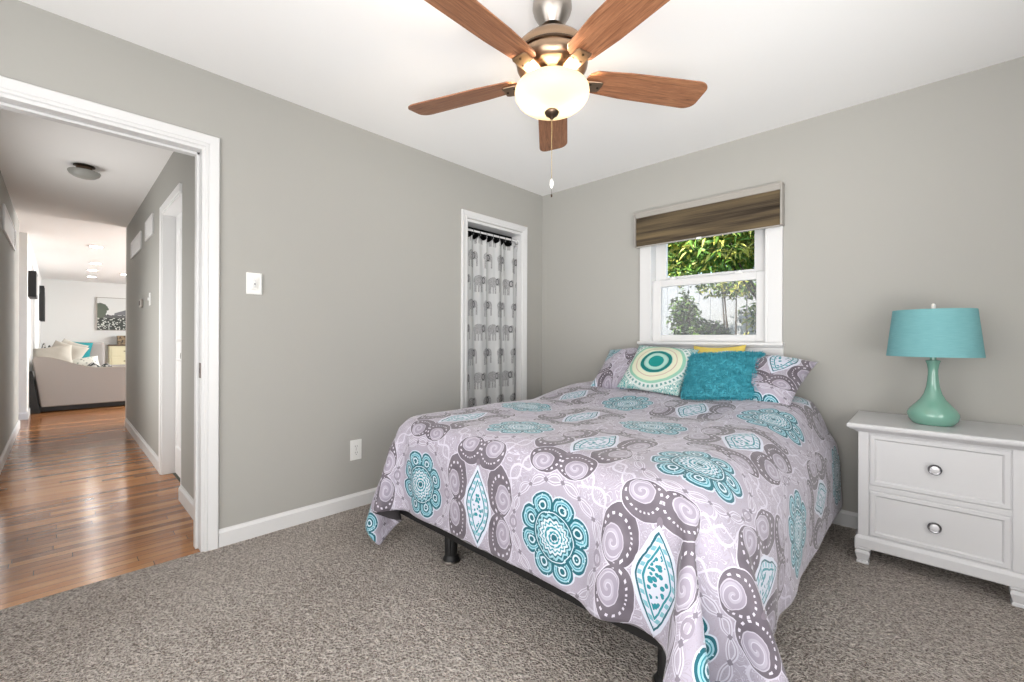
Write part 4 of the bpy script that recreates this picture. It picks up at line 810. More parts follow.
0,0,0,0,0,0,0,0,0,0,0,0,0,0,0,0,0,0,0,0,0,0,0,0,0,0,0,0,0,0,0,0,0,0,0,-1,1,0,0,0,0,0,0,0,0,0,1,0,0,0,0,-1,1,0,0,0,0,0,0,0,0,0,0,0,0,0,0,0,0,0,0,0,0,0,0,0,0,0,0,
0,0,0,0,0,0,0,0,0,0,0,0,0,0,0,0,0,0,0,0,0,0,0,0,0,0,0,-1,1,0,0,0,0,0,0,0,0,0,0,0,0,0,0,0,-1,1,0,0,0,0,0,0,0,0,0,-1,0,0,0,1,0,0,0,0,0,0,0,0,0,0,0,0,0,-1,1,0,0,0,
0,0,0,0,0,0,0,0,0,0,0,0,0,0,0,0,0,0,0,0,0,0,0,0,0,0,0,0,0,0,0,0,0,0,0,0,1,-1,0,0,-1,1,0,0,0,0,0,0,0,0,0,0,0,0,0,0,-1,1,0,0,0,0,0,0,0,0,0,0,0,-1,1,0,0,0,0,1,-1,0,
0,0,0,0,0,0,0,0,0,0,0,-1,1,0,0,0,0,0,0,0,0,0,0,0,0,0,0,0,0,0,0,0,0,0,0,0,0,0,0,0,0,0,0,0,0,-1,1,0,0,0,0,0,0,-1,1,0,0,0,0,-1,1,1,0,-1,0,0,0,0,0,0,0,0,0,-1021,12,
12,13,12,10,0,-9,-13,-13,-13,-12,-13,-12,-7,8,14,15,14,12,6,0,-2,-2,-1,0,0,2,1,1,0,0,0,0,-1,-1,-1,0,1,0,1,0,0,0,0,0,1,1,0,0,-1,-1,0,-1,0,-1,-2,-6,-8,-6,0,8,11,8,
3,0,-3,-7,-11,-13,-14,-15,-13,-13,-10,-5,0,5,8,9,8,9,7,7,3,2,2,-8,1,-1,-1,1,2,5,5,3,0,1,-1,0,-1,-1,-4,0,0,0,-1,0,0,0,-1,0,0,2,-1,1,0,0,0,0,-1,0,0,0,0,-1,1,0,0,0,
0,0,1,-1,0,1,-1,1,-1,-1,1,0,1,1,1,1,-3,0,-1,1,-1,0,0,0,1,0,0,0,1,-1,1,2,2,3,2,0,0,0,-1,0,0,4,0,-1,-7,-1,0,1,-1,0,7,3,4,1,-1,1,0,0,-2,-2,-2,0,0,0,-1,0,0,0,0,0,0,
1,-1,0,0,0,0,0,0,-1,1,-1,1,0,0,0,0,0,0,0,1,0,-1,0,-1,1,0,0,1,0,0,0,0,1,-1,0,-1,0,0,0,0,0,1,0,0,-1,1,2,2,3,2,1,1,-1,-2,-3,-5,5,2,6,0,-6,-3,2,-1,0,0,0,9,3,2,1,-1,
1,0,-1,-3,-1,-1,0,0,-1,0,0,0,0,0,0,0,1,-1,1,-1,0,0,-1,1,0,0,0,0,0,1,-1,0,0,0,0,0,0,0,0,0,0,0,0,1,0,1,-1,1,-1,0,0,-1,-1,0,1,1,0,0,-1,1,1,1,3,3,1,1,-1,-2,-2,-3,1,
-3,4,3,6,-1,-3,-3,-1,0,0,0,4,5,4,2,0,0,0,-1,-3,-2,1,-1,0,0,-1,-1,0,0,1,0,0,0,1,-1,0,0,0,0,0,0,0,0,1,0,-1,0,0,0,0,0,0,0,0,0,0,0,1,-1,0,1,0,1,0,0,-1,-1,1,-1,0,1,0,
0,0,0,0,1,2,3,2,3,-1,-2,-2,-2,0,1,-3,-4,4,5,3,-4,-4,-2,-1,0,-1,1,8,3,3,1,-1,1,0,-3,-3,-1,1,-1,0,0,0,0,0,1,0,0,-1,0,0,0,0,0,0,0,0,1,0,-1,0,0,0,0,0,0,0,0,0,0,0,-1,
1,0,1,0,-1,1,1,0,-1,0,0,-2,-1,1,0,1,1,0,0,1,1,3,3,2,0,-2,-2,-2,0,2,1,0,-2,-7,-2,8,-4,-3,-5,-3,-1,1,-2,3,8,2,2,1,0,-1,-1,-3,-1,0,0,-2,0,0,0,1,0,1,-1,0,-1,0,1,-1,
1,0,0,0,0,0,0,0,-1,1,-1,1,0,0,-1,0,0,0,1,0,0,0,0,1,1,0,0,-1,0,0,-1,-1,-1,2,1,0,-1,1,0,3,3,3,2,-3,-2,-2,0,1,2,1,1,1,0,-2,13,-2,-7,-2,-5,-5,-1,2,-2,8,4,2,2,-1,2,
-2,-3,-2,0,0,0,-1,-1,1,0,1,-1,1,-1,0,-1,0,1,-1,2,-1,0,0,0,0,0,0,-1,2,-1,0,0,0,0,0,0,0,0,0,0,0,0,1,1,0,0,-1,-1,0,0,0,0,0,1,0,0,2,2,4,2,-2,-2,-2,0,1,3,1,1,1,0,0,
-2,14,0,-1,-6,-4,-2,-9,-1,1,-1,12,-3,6,2,-1,-1,-3,-2,-1,0,0,-1,0,1,1,0,0,-2,0,0,1,0,0,0,0,1,-1,1,0,0,-1,0,1,-1,0,0,-1,0,0,1,0,0,0,0,0,-1,1,1,1,0,0,-1,0,-2,0,0,0,
1,1,0,0,2,4,4,0,-4,-3,0,3,3,1,1,0,0,-1,-3,-1,13,0,1,0,-4,-7,6,-15,-2,-1,1,16,-1,1,0,0,-3,-4,0,-1,-1,0,1,0,1,0,-2,1,0,-1,0,0,0,1,0,0,1,-1,0,0,-1,1,0,0,0,-1,0,1,
-1,0,1,1,0,-1,0,0,-1,0,3,0,0,-1,0,-2,1,0,-1,1,1,0,1,3,5,1,-4,-3,2,2,2,2,0,-2,0,-2,-1,-1,-3,13,0,0,0,1,-1,-12,12,-17,-5,0,8,-3,12,0,-1,-2,-4,-3,3,-3,1,0,1,0,0,0,
-1,1,0,0,0,0,0,0,1,-1,1,-1,0,0,0,0,0,0,0,0,-1,1,0,0,0,0,0,0,-1,0,0,2,2,-1,-1,-1,-1,0,0,0,0,2,-1,3,5,3,-4,-3,3,3,3,-1,-4,-3,0,1,1,-2,-2,-1,11,1,0,1,0,0,0,-14,15,
-14,-8,-1,18,-15,15,0,-2,-3,-4,-1,3,-3,2,0,0,0,0,-1,0,0,0,0,0,0,1,0,0,-1,0,0,0,0,1,0,0,-1,0,0,0,0,1,0,0,-1,0,0,0,0,1,2,-1,-1,-1,1,-1,0,0,-3,4,1,3,5,0,-5,3,3,0,
-3,-3,0,1,1,0,-2,-2,-1,-1,12,-1,1,-1,1,1,0,1,-13,13,-12,-11,4,16,-14,13,-2,-2,-5,-1,1,0,0,1,-1,0,-1,1,-1,1,0,0,0,0,-1,0,1,0,0,-1,1,0,-1,0,0,1,0,0,0,0,-1,0,0,1,
-1,1,-1,0,-1,4,0,-1,-1,-1,0,1,-3,8,-5,1,6,4,-8,6,2,-3,-5,0,1,2,2,0,-3,-3,-2,-1,0,13,0,-1,0,-1,0,1,1,0,-9,10,-9,-13,10,8,-11,12,-5,4,-13,4,1,3,-1,-1,-3,1,0,0,0,0,
0,0,0,0,0,0,0,0,0,0,0,0,0,0,0,0,0,0,0,0,0,0,0,0,0,1,0,-1,0,3,3,-8,1,1,-1,4,1,-6,8,4,-6,7,-2,-4,-2,1,0,2,1,0,-2,-4,-2,-1,0,0,13,0,0,0,0,-1,-2,-1,3,1,-4,3,-5,-14,
13,5,-10,9,-5,6,-10,6,1,-2,0,0,0,0,0,0,0,0,0,0,0,0,0,0,0,0,0,0,0,0,0,0,0,0,0,0,0,0,0,0,0,0,0,0,-1,-2,4,-1,0,0,-1,0,0,-1,1,6,2,1,-8,0,-1,2,1,0,1,-1,-3,-4,-2,-1,1,
0,1,8,2,1,1,1,0,1,0,-3,-1,-2,5,-1,2,-15,4,7,3,-4,-3,4,-1,-3,2,0,0,0,0,0,1,0,0,0,0,0,0,0,0,0,0,0,0,0,0,0,0,0,0,0,0,0,0,0,0,0,-1,0,0,1,1,-1,-2,1,0,1,2,-3,-6,12,-2,
0,-4,1,-1,2,0,-2,2,-3,-3,-4,-2,2,1,1,0,0,3,1,1,2,1,1,2,1,1,1,-1,-5,5,-6,7,-4,4,-6,4,-1,1,-1,0,1,0,0,0,0,0,-1,0,0,0,0,0,0,0,0,0,0,0,0,0,0,0,0,0,0,0,0,0,0,0,0,0,1,
0,0,0,0,-1,0,1,-1,0,-1,1,3,-1,1,-2,-1,1,-2,0,-2,0,-4,-2,-2,2,2,1,1,1,2,0,3,0,0,0,0,2,0,2,2,0,1,1,2,0,-5,6,-3,2,0,2,-1,0,0,-1,0,1,0,0,0,0,0,0,0,0,0,0,0,0,0,0,0,0,
0,0,0,0,0,0,0,0,0,0,0,0,0,0,0,0,-1,0,1,0,0,0,0,-1,1,0,-1,0,-3,3,0,0,-2,0,0,0,-1,1,0,1,0,1,0,0,1,9,0,0,-1,0,0,0,-1,0,1,2,2,-4,4,2,-2,1,1,1,-2,1,-1,1,0,0,-1,0,0,0,
0,0,0,0,0,1,-1,1,0,0,0,0,0,0,0,0,0,0,0,0,0,0,-1,0,0,0,0,0,0,1,0,0,-1,0,1,0,0,0,-1,0,1,0,0,0,0,0,0,0,0,0,0,0,0,-1,0,0,0,0,14,-1,1,0,0,-1,0,0,0,1,0,0,0,0,0,0,0,1,
-2,1,-1,1,0,0,0,0,0,0,0,0,0,0,0,1,-1,1,-1,0,0,0,0,0,0,0,0,0,0,0,0,0,0,1,-1,0,0,0,0,0,0,0,0,0,0,0,0,0,0,0,1,-1,0,-1,1,0,0,0,0,-3,-1,-1,-1,0,1,0,0,-1,1,11,0,-1,1,
0,0,1,0,1,0,1,0,0,0,0,0,1,-1,0,0,1,0,-1,0,0,0,0,0,0,0,1,0,0,-1,0,0,0,0,0,0,0,0,0,0,0,0,0,0,0,0,0,0,1,0,-1,0,0,0,0,0,0,1,-1,0,0,0,0,0,-1,1,0,0,0,0,-1,-1,-1,1,0,
-1,-1,-1,-1,0,-1,1,-1,6,0,0,0,0,1,-1,1,0,0,1,2,2,1,1,0,0,0,0,1,-1,0,0,0,0,0,0,0,1,0,-1,0,0,0,0,0,0,0,0,0,0,0,0,0,0,0,0,0,0,0,0,0,0,0,1,0,-1,0,0,0,0,0,1,-1,0,0,0,
0,1,-1,0,0,-1,1,0,0,0,0,0,0,0,-1,-1,-1,0,-2,0,6,1,1,0,1,1,1,1,1,1,0,0,0,0,-1,1,0,0,1,-1,0,0,0,0,0,0,0,1,-1,0,0,0,0,0,0,0,0,0,0,0,0,0,0,0,0,0,0,0,0,0,0,0,0,0,0,0,
1,-1,0,0,0,0,0,1,-1,0,0,1,-1,0,0,0,1,-1,0,0,0,0,0,0,0,0,0,-1,-1,1,-2,11,0,1,0,1,0,1,0,0,0,0,0,0,0,0,0,0,0,0,0,0,0,0,0,0,0,0,0,0,0,0,0,0,0,0,0,0,0,0,0,0,0,0,0,0,
0,0,0,0,0,0,0,0,0,0,0,0,1,-1,0,0,0,0,0,1,0,0,-1,0,0,0,0,0,0,0,0,0,0,0,0,0,0,0,0,0,-1,0,13,0,0,1,0,0,0,0,0,0,0,0,0,0,1,-1,0,0,0,0,0,0,0,0,0,0,1,-1,0,0,0,0,0,0,0,
0,0,0,0,0,0,0,0,0,0,0,0,0,0,0,0,0,0,0,0,0,0,0,0,0,0,0,0,0,0,0,0,0,0,0,0,0,0,0,0,0,0,0,0,0,0,0,0,0,0,0,0,13,1,0,0,0,0,0,0,0,0,0,0,0,0,0,1,-1,0,0,0,0,0,0,0,0,1,-1,
0,0,0,0,0,0,0,0,0,0,0,0,0,0,0,0,0,0,0,0,0,0,0,0,0,0,0,0,0,0,0,1,-1,0,0,0,0,0,0,0,0,0,0,0,0,0,0,0,0,0,0,0,0,0,0,0,0,0,1,-1,14,0,0,0,0,0,0,0,0,0,0,0,0,0,0,0,1,-1,
0,0,0,0,0,0,0,0,0,0,0,0,0,0,0,0,0,0,0,0,0,0,0,0,0,0,0,0,0,0,0,0,0,0,0,0,0,0,0,0,0,0,0,0,0,0,0,0,0,0,0,0,0,1,-1,0,0,0,0,0,0,0,0,0,0,0,0,0,0,15,-1,0,0,0,0,0,0,0,0,
0,0,0,0,0,0,-1,2,-1,0,0,0,0,0,1,-1,0,0,0,0,0,0,0,0,0,0,0,0,0,0,0,0,0,0,0,0,0,0,0,0,0,0,0,0,0,0,0,0,0,0,0,0,0,0,0,0,0,0,0,0,0,0,0,0,0,0,0,0,0,0,0,0,0,0,0,0,0,14,
1,-1,0,0,0,0,0,0,0,0,0,0,0,0,0,1,-1,1,-1,0,0,0,0,0,0,0,0,0,0,0,0,0,0,0,0,0,0,0,0,0,0,0,0,0,0,0,0,0,0,0,0,0,0,0,0,0,0,0,1,-1,0,0,0,0,0,0,0,0,0,1,-1,0,0,0,0,0,0,0,
0,0,0,0,0,0,0,1,14,0,1,0,-1,0,0,0,0,0,0,0,0,0,0,0,0,0,-1,2,-1,0,0,1,-1,0,0,0,0,0,0,0,0,0,0,0,0,0,0,0,0,0,0,0,0,0,0,0,0,0,0,0,0,0,0,0,0,0,0,0,1,-1,0,0,0,0,0,0,0,
0,0,0,0,0,0,0,0,0,0,0,0,0,0,0,1,-1,0,14,0,0,0,1,0,-1,0,0,0,0,0,0,0,0,0,0,0,1,-1,1,0,0,-1,0,0,0,0,0,0,0,0,0,0,0,0,0,0,0,0,0,0,0,0,0,0,1,0,0,-1,1,-1,0,0,0,0,0,0,0,
0,0,0,0,0,0,0,0,0,0,1,-1,0,0,0,0,0,0,0,0,0,0,0,0,0,-1,1,-1,14,0,0,0,0,0,1,0,-1,0,0,0,0,0,0,0,0,0,0,0,0,0,0,0,0,0,0,0,0,0,0,0,0,0,0,0,0,0,0,0,0,0,0,0,0,0,-1,0,0,
1,-1,1,0,0,0,0,0,0,0,0,0,1,-1,0,0,0,0,0,1,-1,0,0,0,0,0,0,0,0,0,0,0,0,0,0,0,-1,1,14,0,0,0,0,0,0,0,1,-1,0,0,0,0,0,0,0,0,0,0,0,0,0,0,0,0,0,0,0,0,0,0,0,0,0,0,0,0,0,
0,0,0,0,0,0,0,0,0,0,0,0,0,0,0,0,0,0,0,0,0,0,0,1,-1,0,0,1,0,-1,0,0,0,0,0,0,0,0,0,0,0,0,0,0,0,0,1,-1,14,0,0,0,0,0,0,0,0,1,0,-1,0,0,0,0,0,0,0,0,0,0,0,0,0,0,0,0,0,0,
0,0,0,0,0,0,0,0,0,0,0,0,0,0,0,0,0,0,0,0,0,0,0,0,0,0,0,0,0,0,0,0,0,1,0,0,-1,0,0,0,0,0,0,0,0,0,0,0,0,0,0,0,0,0,0,-1,1,14,0,0,0,0,0,0,0,0,0,0,1,-1,0,0,0,0,0,0,0,0,
0,0,0,0,0,0,0,0,0,0,0,0,0,0,0,0,0,0,0,0,0,0,0,0,0,0,0,0,0,0,0,0,0,0,0,0,0,0,0,0,0,0,0,0,0,0,0,0,0,0,0,0,0,0,0,0,0,0,0,0,0,0,0,0,0,0,14,0,0,0,0,0,0,0,0,0,0,0,1,
-1,0,0,0,0,0,0,0,0,0,0,0,0,0,0,0,0,0,0,0,0,0,0,0,0,0,0,0,0,0,0,0,0,0,0,0,0,0,0,0,0,0,0,0,0,0,0,0,0,0,0,0,0,0,0,0,0,0,0,0,0,0,0,0,0,0,0,0,0,0,0,0,0,0,14,0,0,0,0,
0,0,0,0,0,0,0,0,1,-1,0,0,0,0,0,0,0,0,0,0,0,0,0,0,0,0,0,0,0,0,0,0,0,0,0,0,0,0,0,0,0,0,0,0,0,0,0,0,0,0,0,0,0,0,0,0,0,0,0,0,0,0,0,0,0,0,0,0,0,0,0,0,0,0,0,0,0,0,0,0,
0,0,14,0,0,0,0,0,0,0,0,0,0,0,0,0,1,-1,0,0,0,0,0,0,0,0,0,0,0,0,0,0,0,0,0,0,0,0,0,0,0,0,0,0,0,0,0,0,0,0,0,0,0,0,0,0,0,0,0,0,0,0,0,0,0,0,0,0,0,0,0,0,0,0,0,0,0,0,0,
0,0,0,0,0,0,0,0,0,0,14,0,0,0,0,0,0,0,0,0,0,0,0,0,0,1,0,-1,0,0,0,0,0,0,0,0,0,0,0,0,0,0,0,0,0,0,0,0,0,0,0,0,0,0,0,0,0,0,0,0,0,0,0,0,0,0,0,0,0,0,0,0,0,0,0,0,0,0,0,
0,0,0,0,0,0,0,0,0,0,0,0,0,0,0,0,0,0,14,0,0,0,0,0,0,0,0,0,0,0,0,0,0,0,0,1,0,-1,0,0,0,0,0,0,0,0,0,0,0,0,0,0,0,0,0,0,0,0,0,0,0,0,0,0,0,0,0,0,0,0,0,0,0,0,0,0,0,0,0,
0,0,0,0,0,0,0,0,0,0,0,0,0,0,0,0,0,1,-1,0,0,0,0,0,0,0,14,0,0,0,0,0,0,0,0,0,0,0,0,0,0,0,0,0,0,1,0,0,-1,1,-1,1,0,-1,0,0,0,0,0,0,0,0,0,0,0,0,0,0,0,0,0,0,0,0,0,0,0,0,
0,0,0,0,0,0,0,0,0,0,0,0,0,0,0,0,0,0,0,0,0,0,0,0,0,0,-1,1,0,0,0,0,0,0,0,14,0,0,0,0,0,0,0,0,0,0,0,0,0,0,0,0,0,0,0,0,0,1,-1,1,-1,0,1,0,0,0,0,0,0,0,0,0,0,0,0,0,0,0,
0,0,0,0,0,0,0,0,0,0,0,0,0,0,0,0,-1,0,0,0,0,0,0,0,0,0,0,0,0,0,0,0,0,0,0,0,0,0,0,0,0,0,0,0,14,0,0,0,0,0,0,0,0,0,0,0,0,0,0,0,0,0,0,0,0,0,0,0,0,0,0,0,0,0,0,0,0,0,0,
0,0,0,0,0,0,0,0,0,0,0,0,0,0,0,0,0,0,0,0,0,0,0,0,0,0,0,0,0,0,0,0,0,0,0,0,0,0,0,0,0,0,0,1,-1,0,0,0,0,0,0,0,15,-1,0,0,0,0,0,0,0,0,0,0,0,0,0,0,0,0,0,0,0,0,0,0,0,0,0,
0,0,0,0,0,0,0,0,0,0,0,0,0,0,0,0,0,0,0,0,0,0,0,0,0,0,0,0,0,0,0,0,1,-1,0,0,0,0,0,0,0,0,0,0,0,0,1,-1,1,0,0,-1,1,0,-1,0,0,0,0,0,14,1,0,-1,0,0,0,0,0,0,0,0,0,0,0,0,0,
0,0,0,0,0,0,0,0,0,0,0,0,0,0,0,0,0,0,0,0,0,0,0,0,0,0,0,0,0,0,0,0,0,0,0,0,0,0,0,0,0,0,0,1,0,0,-1,0,0,0,0,0,0,1,0,0,-1,1,-1,0,0,0,0,0,1,0,-1,0,0,0,14,0,0,1,-1,0,0,
0,0,0,0,0,0,0,0,0,0,0,0,0,0,0,0,0,0,0,0,0,0,0,0,0,0,0,0,0,0,0,0,0,0,0,0,0,0,0,0,0,0,0,0,0,0,0,0,0,0,0,0,0,0,0,0,1,0,0,0,0,0,0,-1,0,0,0,0,0,0,0,0,0,0,0,0,1,0,-1,
0,14,0,0,0,1,-1,0,0,0,0,0,0,0,0,0,0,0,0,0,0,0,0,0,0,0,0,0,0,0,0,0,0,0,0,0,0,0,0,0,0,0,0,0,0,0,0,0,0,0,0,0,0,0,0,0,0,0,0,0,0,0,0,0,0,0,0,0,0,0,0,0,0,0,0,0,0,0,0,
0,0,0,0,0,0,0,1,-1,14,0,0,0,0,1,-1,0,0,0,0,0,0,0,0,0,0,0,0,0,0,0,0,0,0,0,0,0,0,0,0,0,0,0,0,0,0,0,0,0,0,0,0,0,0,0,0,0,0,0,0,0,0,0,0,0,0,0,0,0,0,0,0,0,0,0,0,0,0,0,
0,0,0,0,0,0,0,0,0,0,0,0,0,0,0,0,0,14,0,0,0,0,0,1,0,-1,0,0,0,0,0,0,0,0,0,0,0,0,0,0,0,0,0,0,0,0,0,0,0,0,0,0,0,0,0,0,0,0,0,0,0,0,0,0,0,0,0,0,0,0,0,0,0,0,0,0,0,0,0,
0,0,0,0,0,0,0,0,0,0,0,0,0,0,0,0,0,0,0,0,0,0,0,0,1,14,0,0,0,0,0,0,0,1,-1,0,0,0,0,0,0,0,0,0,0,0,0,0,0,0,0,0,0,0,0,0,0,0,0,0,0,0,0,0,0,0,0,0,0,0,0,0,0,0,0,0,0,0,0,
0,0,0,0,0,0,0,0,0,0,0,0,0,0,0,0,0,0,0,0,0,0,0,0,0,0,0,0,0,0,0,0,0,14,0,0,0,0,0,0,0,0,1,-1,1,-1,0,0,0,0,0,0,0,0,0,0,0,0,0,0,0,0,0,0,0,0,0,0,0,0,0,0,0,0,0,0,0,0,0,
0,0,0,0,0,0,0,0,0,0,0,0,0,0,0,0,0,0,0,0,0,0,0,0,0,0,0,0,0,0,0,0,0,0,0,0,0,0,0,0,0,14,0,0,0,0,0,0,0,0,0,1,-1,1,0,0,0,0,0,-1,0,0,0,0,0,0,0,0,0,0,0,0,0,0,0,0,0,0,0,
0,0,0,0,0,0,0,0,0,0,0,0,0,0,0,0,0,0,0,0,0,0,0,0,0,0,0,0,0,0,0,0,0,0,0,0,0,0,0,0,0,0,0,0,0,0,0,0,0,14,0,0,0,0,0,0,0,0,0,0,-1,0,0,0,0,0,0,1,0,0,0,0,0,0,0,0,0,0,0,
0,0,0,0,0,0,0,0,0,0,0,0,0,0,0,0,0,0,0,0,0,0,0,0,0,0,0,0,0,0,0,0,0,0,0,0,0,0,0,0,0,0,0,0,0,0,0,0,0,0,0,0,0,0,0,0,0,14,0,0,0,0,0,0,0,0,0,0,1,0,0,0,0,0,0,0,0,-1,0,
0,0,0,0,0,0,0,0,0,0,0,0,0,0,0,0,0,0,0,0,0,0,0,0,0,0,0,0,0,0,0,0,0,0,0,0,0,0,0,0,0,0,0,0,0,0,0,0,0,0,0,0,0,0,0,0,0,0,0,0,0,0,0,0,0,14,0,0,0,0,0,0,0,0,0,0,0,0,0,0,
0,0,0,0,0,1,0,0,-1,0,0,0,0,0,0,0,0,0,0,0,0,0,0,0,0,0,0,0,0,0,0,0,0,0,0,0,0,0,0,0,0,0,0,0,0,0,0,0,0,0,0,0,0,0,0,0,0,0,0,0,0,0,0,0,0,0,0,0,0,0,0,0,14,0,0,0,0,0,0,
0,0,0,0,0,0,0,0,0,0,0,0,0,0,0,0,1,-1,0,0,0,0,0,0,0,0,0,0,0,0,0,0,0,0,0,0,0,0,0,0,0,0,0,0,0,0,0,0,0,0,0,0,0,0,0,0,0,0,0,0,0,0,0,0,0,0,0,0,0,0,0,0,0,0,0,0,0,0,0,0,
14,0,0,0,0,0,0,0,0,0,0,0,0,0,0,0,0,0,0,0,0,0,0,0,1,0,0,-1,0,0,0,0,0,0,0,0,0,0,0,0,0,0,0,0,0,0,0,0,0,0,0,0,0,0,0,0,0,0,0,0,0,0,0,0,0,0,0,0,0,0,0,0,0,0,0,0,0,0,0,
0,0,0,0,0,0,0,0,14,0,0,0,0,0,0,0,0,0,0,0,0,0,0,0,0,0,0,0,0,0,0,0,0,0,0,1,0,0,0,0,0,0,0,0,0,0,0,0,0,0,0,0,0,0,0,0,0,0,0,0,0,0,0,0,0,0,0,-1,0,0,0,0,0,0,0,0,0,0,0,
0,0,0,0,0,0,0,0,0,0,0,0,0,0,0,0,14,0,0,0,0,0,0,0,0,0,0,0,0,0,0,0,0,0,0,0,0,0,0,0,0,0,0,0,0,0,0,0,0,0,0,0,0,0,0,0,0,0,0,0,0,0,0,0,0,0,0,0,0,0,0,0,0,0,0,0,0,0,0,0,
0,0,0,0,0,0,0,0,0,0,0,0,0,0,0,0,0,0,0,0,0,0,0,14,0,0,0,0,0,0,0,0,0,0,0,0,0,0,0,0,0,0,0,0,0,0,0,0,0,0,0,0,0,0,0,0,0,0,0,0,0,0,0,0,0,0,0,0,0,0,0,0,0,0,0,0,0,0,0,0,
0,0,0,1,0,-1,0,0,0,0,0,0,1,-1,1,0,0,-1,1,-1,1,-1,1,-1,0,0,0,0,0,0,14,0,0,0,0,0,0,0,0,0,0,0,0,0,0,0,0,0,0,0,0,0,0,0,0,0,0,0,0,0,0,0,0,0,0,0,0,0,0,0,0,0,0,0,0,0,0,
0,0,0,0,0,0,0,0,0,0,0,0,1,-1,0,1,0,0,0,0,0,0,-1,1,-1,0,0,1,-1,1,-1,1,-1,1,0,0,-1,0,0,0,14,0,0,0,0,0,0,0,0,0,0,0,0,0,0,0,0,0,0,0,0,0,0,0,0,0,0,0,0,0,0,0,0,0,0,0,
0,0,0,0,0,0,0,0,0,0,0,0,0,0,0,0,0,0,0,0,0,0,0,-1,1,0,0,0,0,0,0,0,0,0,0,0,0,0,0,0,0,0,0,0,0,0,0,1,0,0,-1,15,0,0,-1,0,0,0,0,0,0,0,0,0,0,0,0,0,0,0,0,0,0,0,0,0,0,0,
0,0,0,0,0,0,0,0,0,0,0,0,0,0,0,0,0,0,0,0,0,0,0,0,0,0,0,0,0,0,0,0,1,-1,0,0,0,0,0,0,0,0,0,0,0,0,0,0,0,0,0,0,0,0,0,0,0,0,0,0,14,0,0,1,-1,0,0,0,0,0,0,0,0,0,0,0,0,0,0,
0,0,0,0,0,0,0,0,0,0,0,0,0,0,0,0,0,0,0,0,0,0,0,0,0,0,0,0,0,0,0,0,0,0,0,0,0,0,0,0,0,0,0,0,0,0,0,0,0,0,0,0,0,0,0,0,0,0,0,0,0,0,0,0,0,0,0,0,14,0,0,0,1,-1,0,0,0,0,0,
0,0,0,0,0,0,0,0,0,0,0,0,0,0,0,0,0,0,0,0,0,0,0,0,0,0,0,0,0,0,0,0,0,0,0,0,0,0,0,0,0,0,0,0,0,0,0,0,0,0,0,0,0,0,0,0,0,0,0,0,0,0,0,0,0,0,0,0,0,0,0,0,0,0,0,1,14,0,0,0,
0,1,0,0,-1,0,0,0,0,0,0,0,0,0,0,0,0,0,0,0,0,0,0,0,0,0,0,0,0,0,0,0,0,0,0,0,0,0,0,0,0,0,0,0,0,0,0,0,0,0,0,0,0,0,0,0,0,0,0,0,0,0,0,0,0,0,0,0,0,0,0,0,0,0,0,0,0,0,0,0,
0,0,0,14,0,0,0,0,0,0,0,1,0,0,0,0,-1,0,0,0,0,0,0,0,0,0,0,0,0,0,0,0,0,0,0,0,0,0,0,0,0,0,0,0,0,0,0,0,0,0,0,0,0,0,0,0,0,0,0,0,0,0,0,0,0,0,0,0,0,0,0,0,0,0,0,0,0,0,0,
0,0,0,0,0,0,0,0,0,0,0,14,0,0,0,0,0,0,0,0,0,0,0,0,1,0,0,-1,0,0,0,0,0,0,0,0,0,0,0,0,0,0,0,0,0,0,0,0,0,0,0,0,0,0,0,0,0,0,0,0,0,0,0,0,0,0,0,0,0,0,0,0,0,0,0,0,0,0,0,
0,0,0,0,0,0,0,0,0,0,0,0,0,0,0,0,0,0,0,14,0,0,0,0,0,0,0,0,0,0,0,0,0,0,0,1,0,0,0,0,-1,0,0,0,0,1,-1,0,0,0,0,0,0,0,0,0,0,0,0,0,0,0,0,0,0,0,0,0,0,0,0,0,0,0,0,0,0,0,0,
0,0,0,0,0,0,0,0,0,0,0,0,0,0,0,0,0,0,0,0,0,0,0,0,0,0,0,14,0,0,0,0,0,0,0,0,0,0,0,0,0,0,0,0,0,0,0,0,1,-1,0,0,1,-1,0,0,0,0,0,0,0,0,0,0,0,0,0,0,0,0,0,0,0,0,0,0,0,0,0,
0,0,0,0,0,0,0,0,0,0,0,0,0,0,0,0,0,0,0,0,0,0,0,0,0,0,0,0,0,0,0,0,0,0,0,14,0,0,0,0,0,0,0,0,0,0,0,0,0,0,0,0,0,0,0,0,0,1,0,-1,-1,1,0,0,0,0,0,0,0,0,0,0,0,0,0,0,0,0,0,
0,0,0,0,0,0,0,0,0,0,0,0,0,0,0,0,0,0,0,0,0,0,0,0,0,0,0,0,0,0,0,0,0,0,0,0,0,0,0,0,0,0,0,14,0,0,0,0,0,0,0,0,0,0,0,0,0,0,0,0,0,0,0,0,0,0,0,1,0,-1,0,0,0,0,0,0,0,0,0,
0,0,0,0,0,0,0,0,0,0,0,0,0,0,0,0,0,0,0,0,0,0,0,0,0,0,0,0,0,0,0,0,0,0,0,0,0,0,0,0,0,0,0,0,0,0,0,0,0,0,0,14,0,0,0,0,0,0,0,0,0,0,0,0,0,0,0,0,0,0,0,0,0,0,0,0,0,0,1,0,
0,0,0,0,0,0,0,0,0,0,0,0,0,0,0,0,0,0,0,0,0,0,0,0,0,0,0,0,0,0,-1,0,0,0,0,0,0,0,0,0,0,0,0,0,0,0,0,0,0,0,0,0,0,0,0,0,0,0,14,0,0,0,0,0,0,0,0,0,0,0,0,0,0,0,0,0,0,0,0,
0,0,0,0,0,0,0,0,0,0,0,0,0,0,0,0,0,0,0,0,0,0,0,0,0,0,0,0,0,0,0,0,0,0,0,0,0,0,0,0,0,0,0,0,0,0,0,0,0,0,0,0,0,0,0,0,0,0,0,0,0,0,0,0,0,0,14,0,0,0,0,0,0,0,0,0,0,0,0,0,
